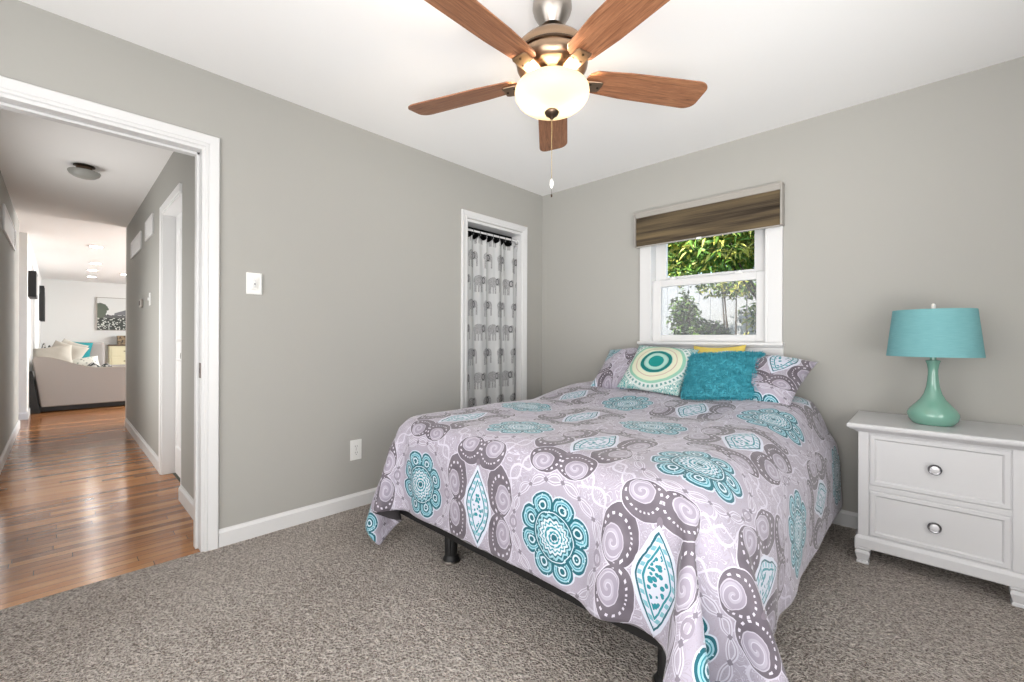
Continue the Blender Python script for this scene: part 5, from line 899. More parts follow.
0,0,0,0,0,0,0,0,0,0,0,0,0,0,0,0,0,0,0,0,0,0,0,0,0,0,0,0,0,0,0,0,0,0,0,0,0,0,0,0,0,0,0,0,0,0,0,0,0,0,0,0,1,0,0,0,0,0,0,0,0,0,0,0,0,0,0,-1,0,0,0,0,0,14,0,0,0,0,0,
0,0,0,0,0,0,0,0,0,0,0,0,0,0,0,0,0,0,0,0,0,0,0,0,0,0,0,0,0,0,0,0,0,0,0,0,0,0,0,0,0,0,0,0,0,0,0,0,0,0,0,0,0,1,0,-1,0,1,0,0,-1,0,0,0,0,0,0,0,0,0,0,0,0,0,0,1,0,0,-1,
0,0,14,0,0,0,0,0,0,0,0,0,0,0,0,0,0,0,0,0,0,0,0,0,0,0,0,0,0,0,0,0,0,0,0,0,0,0,0,0,0,0,0,0,0,0,0,0,0,0,0,0,0,0,0,0,0,0,0,0,0,-1,1,0,0,0,0,0,0,0,0,0,0,0,0,0,0,0,0,
0,0,0,0,0,0,0,1,0,-1,14,0,0,0,0,0,0,0,0,0,0,0,0,0,0,0,0,0,0,0,0,0,0,0,0,0,0,0,0,0,0,0,0,0,0,0,0,0,0,0,0,0,0,0,0,0,0,0,0,0,0,0,0,0,0,0,0,0,0,1,-1,1,0,-1,0,0,0,0,
0,0,0,0,0,0,0,0,0,0,0,0,0,0,0,0,0,0,0,14,0,0,0,0,0,0,0,0,0,0,0,0,0,0,0,0,0,0,0,0,0,0,0,0,0,0,0,0,0,0,0,0,0,0,0,0,0,0,0,0,0,0,0,0,0,0,0,0,0,0,0,0,0,0,0,0,0,0,0,
-1,1,0,0,0,0,0,0,0,0,0,0,0,0,0,0,0,0,0,0,0,0,0,0,0,0,1,14,0,0,0,0,0,0,0,0,0,0,0,0,0,0,0,0,0,0,0,0,0,0,0,0,0,0,0,0,0,0,0,0,0,0,0,0,0,0,0,0,0,0,0,0,0,0,0,0,0,0,0,
0,0,0,0,0,0,0,0,1,-1,0,0,0,0,0,0,0,0,0,0,0,0,0,0,0,0,0,0,0,0,0,0,0,0,0,15,-1,0,0,0,0,0,0,1,0,-1,0,0,0,0,0,0,0,0,0,0,0,0,0,0,0,0,0,0,0,0,0,0,0,0,0,0,0,0,0,0,0,0,
0,0,0,0,0,0,0,0,0,0,0,0,0,0,0,0,0,0,0,0,0,0,0,0,0,0,0,0,0,0,0,0,0,0,0,0,0,0,0,0,0,0,0,0,11,6,7,8,8,9,9,7,7,6,7,7,7,8,6,1,-2,-1,-1,-1,0,0,0,0,0,0,0,0,0,0,0,0,0,0,
0,0,0,0,0,0,0,0,0,0,0,0,0,0,0,0,0,0,0,0,0,0,0,0,1,0,0,-1,-1,-1,-1,-1,-1,-1,-1,0,1,0,0,0,-1,-3,-6,-8,-10,-12,-12,-12,-12,-12,0,-4,0,10,2,-1,0,0,-1,0,2,0,1,-1,0,0,
0,0,2,0,0,0,0,0,0,0,0,0,0,0,0,0,0,0,0,0,0,0,0,0,0,0,0,0,0,0,0,0,0,0,0,0,0,0,0,0,0,0,0,0,0,0,1,-1,0,0,0,0,0,0,0,0,0,0,0,1,-1,-1,-1,-1,-2,-1,1,0,-1,1,0,-12,4,-1,
10,1,0,0,0,1,-1,0,1,0,1,0,0,-1,1,0,1,0,0,1,-1,0,0,0,0,0,0,0,0,0,0,0,0,0,0,0,0,0,0,0,0,0,0,0,0,0,0,0,0,0,0,0,0,0,0,0,0,0,0,0,0,0,0,0,0,0,0,0,0,0,0,0,-1,0,0,-2,-1,
-1,-1,-1,0,0,-1,3,1,-11,1,10,0,2,0,0,-1,0,0,0,1,0,0,0,0,0,2,0,0,0,0,0,0,0,0,0,0,0,0,0,0,0,0,0,0,0,0,0,0,0,0,0,0,0,0,0,0,0,0,0,0,0,0,0,0,0,0,0,0,0,-1,1,0,0,0,0,0,
0,0,0,0,0,0,0,-1,-2,-1,-1,-1,0,0,-1,1,-1,-3,5,1,-10,8,2,1,0,0,0,0,0,1,0,0,0,0,0,1,0,1,0,0,0,1,-1,0,0,0,0,0,0,0,0,0,0,0,0,0,0,0,0,0,0,0,0,0,0,0,0,0,0,0,0,0,0,0,0,
0,0,0,0,0,0,0,0,0,0,0,0,0,0,0,0,0,0,-1,0,-2,-1,-2,0,-1,0,0,0,0,0,-6,8,2,8,0,2,1,1,0,0,-1,0,0,1,1,-1,0,0,1,1,0,0,0,0,1,-1,0,0,0,0,0,0,0,0,0,0,0,0,0,0,0,0,0,0,0,0,
0,0,0,0,0,0,0,0,0,0,0,0,0,0,0,0,0,0,0,0,0,0,0,0,0,0,0,0,0,0,-2,-1,-2,-1,-1,1,-1,1,-1,1,-1,0,-10,-3,6,1,1,2,0,1,0,1,-1,1,0,0,0,0,0,0,2,0,0,0,0,0,0,0,0,0,0,0,0,0,
0,0,0,0,0,0,0,0,0,0,0,0,0,0,0,0,0,0,0,0,0,0,0,0,0,0,0,0,0,0,0,0,0,0,0,0,0,0,0,0,0,-1,-1,-1,-2,-1,-1,1,-1,1,-1,1,-1,1,0,-1,-2,4,2,1,1,2,1,1,-1,0,0,0,0,1,1,-1,1,0,
1,0,0,0,0,0,0,0,0,0,0,0,0,0,0,0,0,0,0,0,0,0,0,0,0,0,0,0,0,0,0,0,0,0,0,0,0,0,0,0,0,0,0,0,1,-1,0,0,0,0,0,0,0,0,0,-1,-3,-1,-2,1,-1,1,-1,1,-1,1,-1,0,0,0,4,0,1,2,1,1,
2,0,0,0,1,-1,0,1,0,0,2,0,0,0,0,0,1,-1,0,0,0,0,0,0,0,0,0,0,0,0,0,0,0,0,0,0,0,0,0,0,0,0,0,0,0,0,0,0,0,0,0,0,-1,1,0,0,0,0,0,0,0,0,0,0,-1,0,-2,-2,-2,1,-1,1,-1,1,-1,
1,-1,0,0,0,-1,4,0,0,0,2,2,-3,6,1,-1,-2,1,1,0,1,0,1,1,0,0,0,0,0,1,-1,0,0,0,0,0,0,0,0,0,0,0,0,1,-1,0,0,1,-1,1,-1,1,-1,0,0,0,0,0,0,0,0,0,0,0,0,0,0,0,0,0,0,0,0,0,-1,
1,0,-2,-2,-2,-1,0,1,0,0,-1,0,-1,1,0,-1,-1,1,3,1,0,0,0,1,5,-7,5,2,1,0,-1,1,0,1,0,2,0,0,0,0,0,0,1,-1,0,0,0,0,0,0,0,0,1,0,0,-1,1,0,0,-1,1,-1,1,-1,1,0,0,0,0,0,0,-1,
0,0,0,0,0,0,0,0,0,0,0,0,0,0,0,0,-1,-1,-4,0,0,0,-1,-1,0,0,0,0,-1,1,-1,1,-1,4,-1,0,1,0,0,1,7,-6,3,2,1,0,-2,1,0,2,0,1,0,0,0,0,0,0,0,0,0,0,1,0,0,0,0,-1,0,0,0,0,0,0,
0,0,0,0,0,0,0,0,0,0,0,0,1,0,0,0,-1,0,0,0,0,0,0,0,0,0,-1,2,-1,-1,-4,-2,0,1,-1,0,-1,0,0,0,0,0,-1,1,-1,0,4,0,0,-1,0,1,0,0,6,-4,4,1,-1,0,1,-1,1,2,1,0,0,0,0,0,0,0,1,
0,0,-1,0,0,0,0,0,0,0,0,0,0,0,0,0,0,0,0,0,0,0,0,0,0,0,0,0,0,0,1,-1,-1,1,0,1,-1,0,0,0,-1,1,0,-4,-3,1,-1,-1,0,0,0,0,0,0,0,0,0,-1,0,0,4,0,0,0,0,-1,1,0,0,5,-3,3,4,-2,
-2,4,-4,3,-2,4,0,0,-1,0,0,2,-1,0,0,0,0,0,0,0,0,0,0,0,0,0,0,0,0,0,0,0,0,0,0,0,0,0,0,0,0,0,0,0,0,0,0,-2,2,1,0,-1,-1,0,0,-2,-2,-2,-1,0,0,0,0,0,0,0,0,0,-1,0,0,0,1,4,
0,0,0,0,0,-1,0,0,1,3,0,1,5,-1,-4,5,-2,3,-5,5,-2,0,1,0,-1,0,0,0,0,0,0,0,0,0,0,0,0,1,0,-1,0,1,-1,1,-1,1,-1,0,0,0,0,0,0,0,0,0,0,2,0,-2,0,0,0,0,1,1,0,-1,-4,-4,-1,3,
-1,0,0,0,0,0,0,0,-1,1,-1,0,1,-1,4,0,0,0,0,0,0,0,1,-1,0,0,3,-3,7,0,0,-6,4,4,-4,2,1,-1,1,0,0,0,0,0,0,0,0,0,0,0,0,0,-1,0,1,0,-1,1,-1,1,-1,1,0,0,0,0,0,0,0,0,0,0,-1,
-1,1,2,-1,0,-1,-2,2,2,-10,3,-2,3,-1,1,-1,0,0,1,0,-1,-1,1,-1,0,1,-1,0,4,0,0,0,0,0,0,0,0,0,0,1,0,5,-7,6,-6,9,-3,-1,0,0,0,1,-2,0,1,0,0,0,0,0,0,0,0,0,0,0,0,0,0,0,0,
0,0,0,0,0,0,0,0,0,0,0,0,0,0,0,-1,1,0,0,0,1,1,0,-2,-7,4,0,0,1,-1,0,1,0,0,0,-1,0,1,-1,0,0,0,0,0,4,0,0,0,0,0,0,1,-1,0,0,0,-2,1,7,-7,6,-4,0,-2,0,1,0,-1,1,0,-1,0,0,0,
0,0,0,0,0,0,0,0,0,0,0,0,0,0,0,0,0,0,0,0,0,0,0,0,0,0,0,0,1,0,0,0,-1,0,0,2,-2,0,3,-3,3,-3,0,1,1,0,-1,0,1,0,-1,0,0,0,-1,0,0,4,0,0,0,0,0,0,0,0,0,0,0,2,-1,-2,5,-4,-1,
-2,2,0,1,0,0,0,0,0,0,0,0,0,0,1,0,0,-1,1,0,0,0,0,0,0,0,0,0,0,0,0,0,0,0,0,0,0,-1,0,0,0,0,0,0,0,-2,0,-1,1,4,-3,-2,0,0,1,1,-1,0,1,0,-2,0,0,0,-1,0,0,0,0,2,0,0,0,1,0,
0,-1,0,0,0,0,-1,0,0,0,2,-3,2,0,1,-2,1,0,0,0,0,0,0,0,0,0,-1,0,0,1,-1,0,0,0,0,0,0,0,0,0,0,0,0,0,0,0,0,0,0,1,0,0,0,0,0,0,1,1,-2,0,0,1,-2,-1,1,2,-1,-1,1,-1,-1,-2,1,
-1,0,0,1,0,-1,0,1,-1,0,0,1,-1,0,0,1,0,0,1,0,1,-2,1,1,-2,2,0,0,-2,0,-1,0,0,0,0,0,0,0,0,0,0,0,0,0,0,0,0,0,0,0,0,0,0,0,0,0,0,0,0,0,0,0,0,0,0,0,0,0,0,0,0,2,2,-2,0,0,
0,0,0,-1,0,2,-2,-1,0,0,0,0,0,-1,0,0,0,0,-1,-2,0,0,-1,1,0,0,0,0,0,0,1,1,3,-3,1,0,0,1,-2,0,0,0,0,0,0,0,0,0,0,0,0,0,0,0,0,0,0,0,0,0,0,0,0,0,0,0,0,0,0,0,0,0,0,0,0,0,
0,0,0,0,0,0,-1,2,1,-2,0,1,-1,0,1,1,-2,0,0,0,0,0,0,0,0,-1,0,0,0,0,-2,0,0,1,-1,1,0,0,1,0,0,0,0,-1,4,-3,0,0,0,1,-1,0,0,0,0,0,0,0,0,0,0,0,0,0,0,0,0,0,0,0,0,0,0,0,0,
0,0,0,0,0,0,0,0,0,0,0,0,0,0,0,0,0,0,0,0,1,0,-1,0,1,0,-1,0,0,1,0,-1,1,-1,1,-1,0,0,0,0,-1,0,-2,1,1,-1,1,0,0,0,0,0,0,0,-1,2,-2,1,0,1,-1,-1,1,0,0,0,0,0,0,0,0,0,0,0,
0,0,0,0,0,0,0,0,0,0,0,0,0,0,0,0,0,0,0,0,0,0,0,0,0,0,0,0,0,0,0,0,0,0,0,0,0,0,0,0,-1,1,0,0,1,-1,0,0,0,0,1,-1,0,0,0,0,0,-1,1,0,0,0,0,0,0,0,0,1,-1,0,0,0,0,0,0,0,0,0,
0,0,0,0,0,0,0,0,0,0,0,0,0,0,0,0,0,0,0,0,0,0,0,0,0,0,0,0,0,0,0,0,0,0,0,0,0,0,0,0,0,0,0,0,1,0,-1,0,0,0,0,0,0,0,0,1,-1,0,0,0,0,0,0,0,0,0,0,0,0,0,0,0,0,0,0,0,-1,1,0,
0,1,-1,0,0,0,0,0,0,0,0,0,0,0,0,0,0,0,0,0,0,0,0,0,0,0,0,0,0,0,0,0,0,0,0,0,0,0,0,0,0,0,0,0,0,0,0,0,0,0,1,-1,0,0,0,0,0,1,-1,0,0,0,0,0,0,0,0,0,0,0,1,-1,0,0,0,0,0,0,
0,0,0,0,0,0,0,0,0,1,-2,1,0,0,0,0,0,0,0,0,0,0,0,0,0,0,0,0,0,0,0,0,0,0,0,0,0,0,0,0,0,0,0,0,0,0,0,0,0,0,0,0,0,0,0,0,0,0,0,0,0,0,0,0,0,0,0,0,0,1,-1,0,0,0,0,1,-1,0,0,
0,0,0,0,0,0,0,0,0,0,0,0,0,0,1,-1,0,0,0,0,0,0,0,0,0,-1,1,0,0,0,0,0,0,0,0,0,0,0,0,0,0,0,0,0,0,0,0,0,0,0,0,0,0,0,0,0,0,0,0,0,0,0,0,0,0,0,0,0,0,0,0,0,0,0,0,1,-1,0,0,
1,-1,0,0,0,0,0,1,-1,0,0,0,0,0,0,0,0,0,0,0,0,0,0,0,0,0,0,0,0,0,0,0,0,1,-1,0,0,0,0,0,0,0,0,0,0,0,0,0,0,0,0,0,0,0,0,0,0,0,0,0,0,0,0,0,0,0,0,0,0,0,0,0,0,0,0,0,0,0,0,
0,0,1,-1,0,0,0,0,0,0,0,1,-1,0,0,0,0,0,0,0,0,0,0,0,0,0,0,1,-1,0,0,0,0,0,0,0,0,0,0,0,0,0,0,0,1,-1,0,0,0,0,0,0,0,0,0,0,0,0,0,0,0,0,0,0,0,0,0,0,0,0,0,0,0,0,0,0,0,0,
-1,1,0,0,0,0,0,0,0,0,0,0,0,0,1,-1,0,0,0,0,0,0,0,0,0,0,0,0,0,0,0,0,0,0,0,0,0,0,0,0,0,0,0,0,0,0,0,0,0,0,0,0,1,-4,3,0,0,0,0,0,0,0,0,0,0,0,0,0,0,0,0,0,0,0,0,0,0,0,0,
0,0,0,0,0,0,0,-1,3,-2,0,0,0,0,1,-1,0,0,1,-1,0,0,0,0,0,0,0,1,-1,0,0,1,-1,0,0,0,0,0,0,0,0,0,0,0,0,0,0,0,0,0,0,0,0,0,0,0,0,0,0,0,-1,4,-8,0,0,0,0,0,0,1,0,0,0,0,0,0,
0,0,-1,0,0,0,0,0,0,0,0,1,0,0,0,0,0,0,5,-2,1,0,0,0,0,0,0,0,0,0,0,0,0,0,0,1,-1,0,0,0,0,0,0,0,0,0,0,0,0,0,0,0,0,0,0,0,0,0,0,0,0,0,0,0,0,0,0,0,0,0,0,0,-2,3,0,0,0,0,
0,0,-2,0,0,0,0,0,0,0,0,2,0,0,0,0,0,0,0,0,-2,0,0,0,0,0,0,1,0,0,0,0,0,0,0,0,0,0,0,0,0,0,0,0,0,0,0,0,0,0,1,-1,0,0,1,0,0,0,0,0,0,0,0,0,0,0,0,0,0,0,0,0,0,0,0,0,0,0,0,
0,0,1,-1,1,0,0,-1,0,0,0,0,0,-1,0,0,1,0,0,0,0,0,1,0,0,-1,0,0,0,0,0,-1,0,0,1,0,0,0,0,0,0,0,0,0,0,1,-1,0,0,0,0,0,0,0,0,0,0,0,0,0,0,0,0,0,0,1,-1,0,0,0,0,0,0,0,0,0,0,
0,0,0,0,0,0,0,0,0,0,0,0,0,1,-1,0,0,1,0,-1,0,0,-1,1,0,0,-1,0,1,0,0,1,-1,0,0,1,0,-1,0,0,-1,1,0,0,-1,1,0,0,0,0,0,0,0,0,0,-1,1,0,1,-1,0,0,0,0,1,-1,0,0,0,0,0,0,0,0,0,
0,0,0,0,0,0,0,0,0,0,0,0,0,0,0,0,0,0,0,0,0,0,0,0,0,0,0,1,0,-1,0,0,0,0,0,0,-1,0,1,0,0,0,0,0,0,1,0,-1,0,0,0,0,0,0,-1,0,1,0,0,0,0,0,0,0,0,0,0,0,0,0,-1,1,0,0,0,0,0,0,
0,0,0,0,0,1,-1,0,0,0,0,0,0,1,-1,0,0,0,0,0,0,0,0,1,-1,0,0,0,0,0,0,0,0,0,0,1,-1,0,1,-1,0,0,0,0,-1,1,0,-1,1,0,0,0,0,1,-1,0,1,-1,0,0,0,0,-1,1,0,-1,1,0,0,0,0,0,-1,0,
1,0,1,-1,0,0,0,0,0,0,0,0,0,0,0,0,0,0,0,0,0,0,0,0,0,0,0,0,0,0,0,0,0,0,0,0,-1,1,0,0,0,0,0,-1,1,0,0,0,0,0,0,0,0,0,0,0,0,0,0,0,0,0,0,0,0,0,0,0,0,0,0,0,0,0,0,0,0,0,0,
0,0,0,0,0,0,1,-1,0,0,-1,1,0,1,-1,0,0,0,0,0,0,0,0,0,0,0,0,0,0,0,0,0,0,0,0,0,0,0,1,-1,0,0,0,0,0,0,0,0,0,0,0,1,-1,0,0,0,0,0,0,-1,1,0,0,0,0,0,0,0,1,-1,0,0,0,0,0,0,0,
-1,1,0,0,0,0,0,0,0,1,-1,0,0,0,0,0,0,1,-1,0,1,-1,0,0,0,0,0,0,0,0,0,0,0,0,0,0,0,0,0,0,0,0,0,0,0,0,0,0,0,0,0,0,0,0,0,0,0,0,0,0,0,0,0,0,0,0,-1,0,0,1,0,0,0,0,0,1,0,0,
-1,0,0,0,0,0,-1,0,0,1,0,0,0,0,0,1,0,0,-1,1,-1,0,0,0,0,0,0,0,0,0,0,0,0,0,0,0,0,0,0,0,0,1,-1,0,1,-1,0,0,0,0,0,0,0,0,0,0,0,0,0,0,0,0,0,0,0,0,0,0,0,0,0,0,0,0,-1,1,0,
0,0,-1,1,0,0,1,-1,0,0,0,1,-1,0,0,-1,1,0,0,0,-1,1,0,0,1,-1,0,0,0,-1,1,0,0,0,0,0,0,0,0,0,0,0,0,0,0,0,0,0,0,0,0,-1,1,0,-1,1,0,0,0,0,1,-1,0,0,0,0,0,0,0,0,0,0,0,0,0,
0,0,0,0,0,0,0,0,0,0,-1,0,0,0,1,0,0,0,0,1,0,0,0,-1,0,0,0,0,-1,0,0,0,1,0,0,0,0,1,0,0,0,-1,0,0,0,0,0,0,0,0,0,0,0,0,0,0,0,0,0,0,0,0,0,1,-1,0,0,0,0,0,0,0,0,0,0,0,0,0,
0,0,0,0,0,0,0,0,0,0,0,0,0,0,0,0,0,0,-1,0,0,0,0,0,0,2,0,0,0,0,0,0,0,0,-2,0,0,0,0,0,0,0,0,2,0,0,0,0,0,0,-1,0,0,0,0,0,0,0,0,0,0,0,0,0,0,0,0,0,0,0,0,0,0,0,0,0,0,0,0,
0,0,0,0,0,0,1,-1,0,0,0,0,0,0,0,0,0,0,0,0,0,0,0,0,0,0,0,0,0,0,0,0,0,0,0,0,0,0,0,0,0,0,0,0,0,0,0,0,0,0,0,0,0,0,0,0,0,0,0,0,0,0,0,0,0,0,0,0,0,0,0,0,0,0,1,-1,0,0,0,
0,0,0,0,0,0,0,0,0,0,0,0,0,0,0,0,0,0,0,0,0,0,0,0,0,0,0,0,0,0,0,0,0,0,0,-1,0,0,0,1,0,0,0,0,1,0,0,0,-1,0,0,0,-1,0,0,0,0,1,0,0,0,1,0,0,0,0,-1,0,0,0,0,0,0,0,0,0,0,0,
0,0,0,0,0,0,0,0,0,0,0,0,0,0,0,0,0,0,0,0,0,0,0,0,0,0,0,0,0,1,-1,0,0,0,0,0,0,0,0,0,0,0,0,-1,1,0,0,0,-1,1,0,0,1,-1,0,0,0,1,-1,0,0,0,0,0,0,0,-1,1,0,0,0,0,0,0,0,0,0,
0,0,0,0,0,0,0,0,0,0,0,-1,1,0,0,0,0,0,0,0,0,0,0,0,0,0,0,0,0,0,0,0,0,0,0,0,0,0,0,0,1,-1,0,0,0,0,0,0,0,0,0,0,0,0,-1,0,0,0,1,0,0,0,0,1,0,0,-1,0,0,0,0,0,-1,0,0,1,0,0,
0,0,0,1,0,0,-1,1,-1,0,0,0,0,0,0,0,0,0,0,0,0,0,0,0,0,0,0,0,0,0,0,0,0,0,0,0,0,0,0,0,0,0,0,0,0,0,0,0,0,0,0,0,0,0,0,0,0,0,0,0,0,0,0,0,0,0,0,0,0,0,0,0,0,0,0,1,-1,0,0,
0,0,0,0,0,-1,1,0,0,0,0,0,0,0,1,-1,0,-1,1,0,0,0,-1,1,0,0,0,0,0,0,0,0,0,0,0,0,0,0,0,0,0,0,0,0,0,0,0,0,0,0,0,0,0,0,1,-1,0,0,0,0,0,0,0,0,0,0,0,0,0,0,0,0,0,0,0,0,0,0,
0,0,0,0,0,0,0,0,0,0,0,0,0,0,0,0,0,0,0,0,0,0,0,0,-1,1,1,-1,0,0,0,0,0,0,0,0,0,0,0,0,0,0,0,0,0,0,0,0,0,0,0,0,0,0,0,0,0,0,0,0,0,0,0,0,0,0,0,0,0,0,0,0,0,0,0,0,0,0,0,
0,1,-1,0,1,-1,0,0,0,0,-1,1,0,-1,1,0,0,0,0,1,-1,0,1,-1,0,0,0,0,-1,1,0,-1,1,0,-1,1,0,0,0,1,-1,0,0,0,0,1,-1,0,0,0,0,0,0,0,0,0,0,0,0,0,0,0,0,0,0,0,0,0,0,0,0,-1,1,0,
0,0,0,0,0,0,0,0,0,0,0,0,0,0,0,1,0,-1,0,0,0,0,0,0,-1,0,1,-1,1,0,0,0,0,1,0,-1,1,-1,0,0,0,0,-1,0,1,0,0,1,-1,0,0,0,0,0,0,0,0,0,0,0,0,0,0,0,0,0,0,0,0,0,0,0,0,0,0,0,0,
0,0,0,-1,1,0,0,0,0,-1,0,1,0,0,0,0,0,0,0,0,0,0,0,1,0,0,0,0,0,-1,0,0,-1,0,0,0,0,1,0,0,0,1,0,0,0,0,-1,0,0,0,-1,0,0,0,0,1,0,0,0,0,0,0,0,0,0,0,0,0,0,0,0,0,0,0,0,0,0,
0,0,0,0,0,0,0,0,0,0,0,0,0,1,-1,0,0,0,0,0,0,0,0,0,0,0,0,0,0,0,0,0,0,0,0,0,0,0,0,0,0,0,0,0,0,0,0,0,0,0,0,0,0,0,0,0,0,0,0,0,0,0,0,0,0,0,0,0,0,0,0,0,0,0,0,0,0,0,0,0,
0,-1,1,0,0,0,0,0,0,0,0,0,0,0,0,0,0,0,0,0,-1,1,0,0,0,0,0,0,0,0,0,0,0,0,0,0,0,0,0,0,1,0,0,0,0,0,0,-2,0,0,0,0,0,0,0,0,2,0,0,0,0,0,0,0,0,-2,0,0,0,0,0,0,1,0,0,0,0,0,
0,0,0,0,0,0,0,0,0,0,1,-1,0,0,0,0,0,0,0,0,0,0,0,0,0,0,0,0,0,0,0,0,0,0,0,0,0,0,0,0,0,0,0,0,0,0,0,0,0,0,1,0,0,0,-1,0,0,0,0,-1,0,0,1,0,0,0,0,0,1,0,0,-1,0,0,0,0,0,-1,
0,0,1,0,0,0,0,0,0,0,0,0,0,0,0,0,0,0,0,-1,1,0,0,0,0,0,0,0,0,0,0,0,0,0,0,0,0,0,0,0,0,0,0,0,0,0,0,0,0,0,0,0,0,0,0,0,0,0,1,-1,0,0,0,1,-1,0,0,-1,1,0,0,-1,0,1,0,0,1,
-1,0,0,1,0,-1,0,0,-1,1,0,0,-1,2,-1,0,0,0,0,0,0,0,0,0,0,0,0,0,0,1,-1,0,0,0,0,0,0,0,0,0,0,0,0,0,0,0,0,0,0,0,0,0,0,0,0,0,0,1,-1,0,0,0,0,0,0,0,0,0,0,0,1,0,-1,0,0,0,
0,0,0,-1,0,1,0,0,0,0,0,0,1,0,-1,0,0,0,0,0,0,-1,0,1,0,0,0,0,0,0,0,0,0,0,0,0,0,0,0,0,0,0,0,0,0,0,0,0,0,0,0,0,0,0,0,0,0,0,0,0,0,0,0,0,0,0,0,0,0,0,0,0,0,0,0,-1,1,0,
0,0,1,-1,0,1,-1,0,0,0,0,-1,1,0,-1,1,0,0,0,0,1,-1,0,1,-1,0,0,0,0,-1,1,0,-1,1,0,0,0,0,0,0,0,0,0,0,0,0,0,0,0,0,0,0,0,0,0,0,0,0,0,0,0,0,0,0,0,0,0,0,0,0,0,0,0,0,0,0,
0,0,0,0,0,0,0,0,0,0,0,0,0,0,0,0,0,0,0,0,0,0,0,0,0,0,0,0,0,0,0,0,0,0,0,0,0,0,0,0,0,0,0,0,-1,1,0,0,0,0,0,0,0,0,0,0,0,0,0,0,0,0,0,0,0,0,0,0,0,0,0,0,0,0,0,0,0,0,0,0,
0,0,0,0,0,0,0,0,0,0,0,0,0,0,0,1,-1,0,0,0,0,0,0,-1,1,0,0,0,0,0,0,0,1,-1,0,0,0,0,0,0,0,-1,1,0,0,0,0,0,0,0,1,0,-1,0,0,0,-1,1,0,0,0,0,0,0,0,0,0,0,0,0,0,0,0,0,0,0,0,
0,0,0,0,0,0,0,0,0,0,0,0,0,0,0,0,0,0,-1,1,0,0,0,0,0,0,0,0,0,0,-1,0,0,1,0,0,0,0,0,1,0,0,-1,0,0,0,0,0,-1,0,0,1,0,0,0,0,0,1,0,0,-1,-2,3,-1,0,0,1,-1,0,0,0,0,0,0,0,0,
0,0,0,0,0,0,0,0,0,0,0,0,0,0,0,0,0,0,0,0,0,0,0,0,0,0,0,0,0,0,0,0,0,0,0,0,0,0,0,0,-1,1,0,0,0,-1,1,0,0,1,-1,0,0,0,1,-1,0,0,-1,1,0,0,0,-1,1,0,0,1,-1,0,0,0,1,-2,1,0,
0,0,0,0,0,0,0,0,0,0,0,0,0,0,0,0,0,0,0,0,0,0,0,0,0,0,0,0,0,0,0,0,0,0,0,0,0,0,0,0,0,0,0,0,0,0,0,0,0,0,0,0,-1,0,0,0,1,0,0,0,0,1,0,0,0,-1,0,0,0,0,-1,0,0,0,1,0,0,0,0,
1,0,0,0,-1,0,0,0,0,0,0,0,0,0,0,0,0,0,0,0,0,0,0,0,0,0,0,0,0,0,0,0,0,0,0,0,0,0,0,0,0,0,0,0,0,0,0,0,0,0,0,0,0,0,0,0,0,0,0,-1,0,0,0,0,0,0,2,0,0,0,0,0,0,0,0,-2,0,0,0,
0,0,0,0,0,2,0,0,0,0,0,0,-1,0,0,0,0,0,0,0,0,0,0,0,0,0,0,0,-1,1,0,0,0,0,0,0,0,0,0,0,0,0,0,0,0,0,0,1,-1,0,0,0,0,0,0,0,0,0,0,0,0,0,0,0,0,0,0,0,0,0,0,0,0,0,0,0,0,0,0,
0,0,0,0,0,0,0,0,0,0,0,0,0,0,0,0,0,0,0,0,0,0,0,0,0,0,0,0,0,0,0,0,0,0,0,0,1,-1,0,0,0,0,0,0,0,0,0,0,0,0,0,0,0,0,0,0,0,0,0,0,0,0,0,0,0,0,0,0,0,0,0,0,0,0,0,-1,0,0,0,
0,1,0,0,0,1,0,0,0,0,-1,0,0,0,-1,0,0,0,0,1,0,0,0,1,0,0,0,0,-1,0,0,0,0,0,0,0,0,0,0,0,0,0,0,0,0,0,0,0,0,0,0,0,0,0,0,0,0,0,0,0,0,0,0,0,0,0,0,0,0,0,0,0,0,0,0,0,0,0,0,
0,0,0,0,0,0,-1,1,0,-1,1,0,0,0,0,1,-1,0,1,-1,0,0,0,0,-1,1,0,-1,1,0,0,0,0,1,-1,0,0,0,0,0,0,-1,1,0,0,0,0,0,0,-1,1,0,0,0,0,0,0,0,0,0,0,0,0,0,0,0,0,0,0,0,0,0,0,0,0,0,
0,0,0,0,0,0,0,0,0,0,0,0,0,0,0,0,-1,1,-1,0,1,0,0,0,0,1,-1,1,0,-1,0,0,0,0,-1,1,-1,1,0,0,0,0,0,1,-1,1,-1,1,-1,0,-1,1,1,-1,0,0,0,0,0,0,0,0,0,0,0,0,0,0,0,0,0,0,0,0,0,
0,0,0,0,0,0,0,0,0,0,0,0,0,0,0,0,0,0,0,0,0,0,0,0,0,0,0,0,0,0,0,0,0,0,0,0,0,0,0,0,0,0,0,0,0,0,0,0,0,-1,1,0,0,0,0,0,0,0,1,-1,-1,0,2,-1,0,0,0,0,0,0,0,0,0,0,0,0,0,0,
0,0,0,0,0,0,0,0,0,0,0,0,0,0,0,0,-1,1,0,0,0,0,0,0,0,0,0,0,0,0,0,0,0,0,0,0,0,0,0,0,0,0,0,0,0,0,0,0,0,0,0,0,0,0,0,0,0,0,0,0,0,0,0,0,0,0,0,0,-1,1,1,-1,0,0,0,0,0,0,0,
0,0,0,0,0,0,0,0,0,0,0,0,0,0,0,0,0,0,0,0,0,0,0,0,0,0,0,0,0,0,0,0,0,0,0,0,0,0,0,0,0,0,0,0,0,1,-1,0,1,-1,0,0,0,0,-1,1,0,-1,1,0,0,0,0,1,-1,0,1,-1,0,0,0,0,-1,1,0,-1,
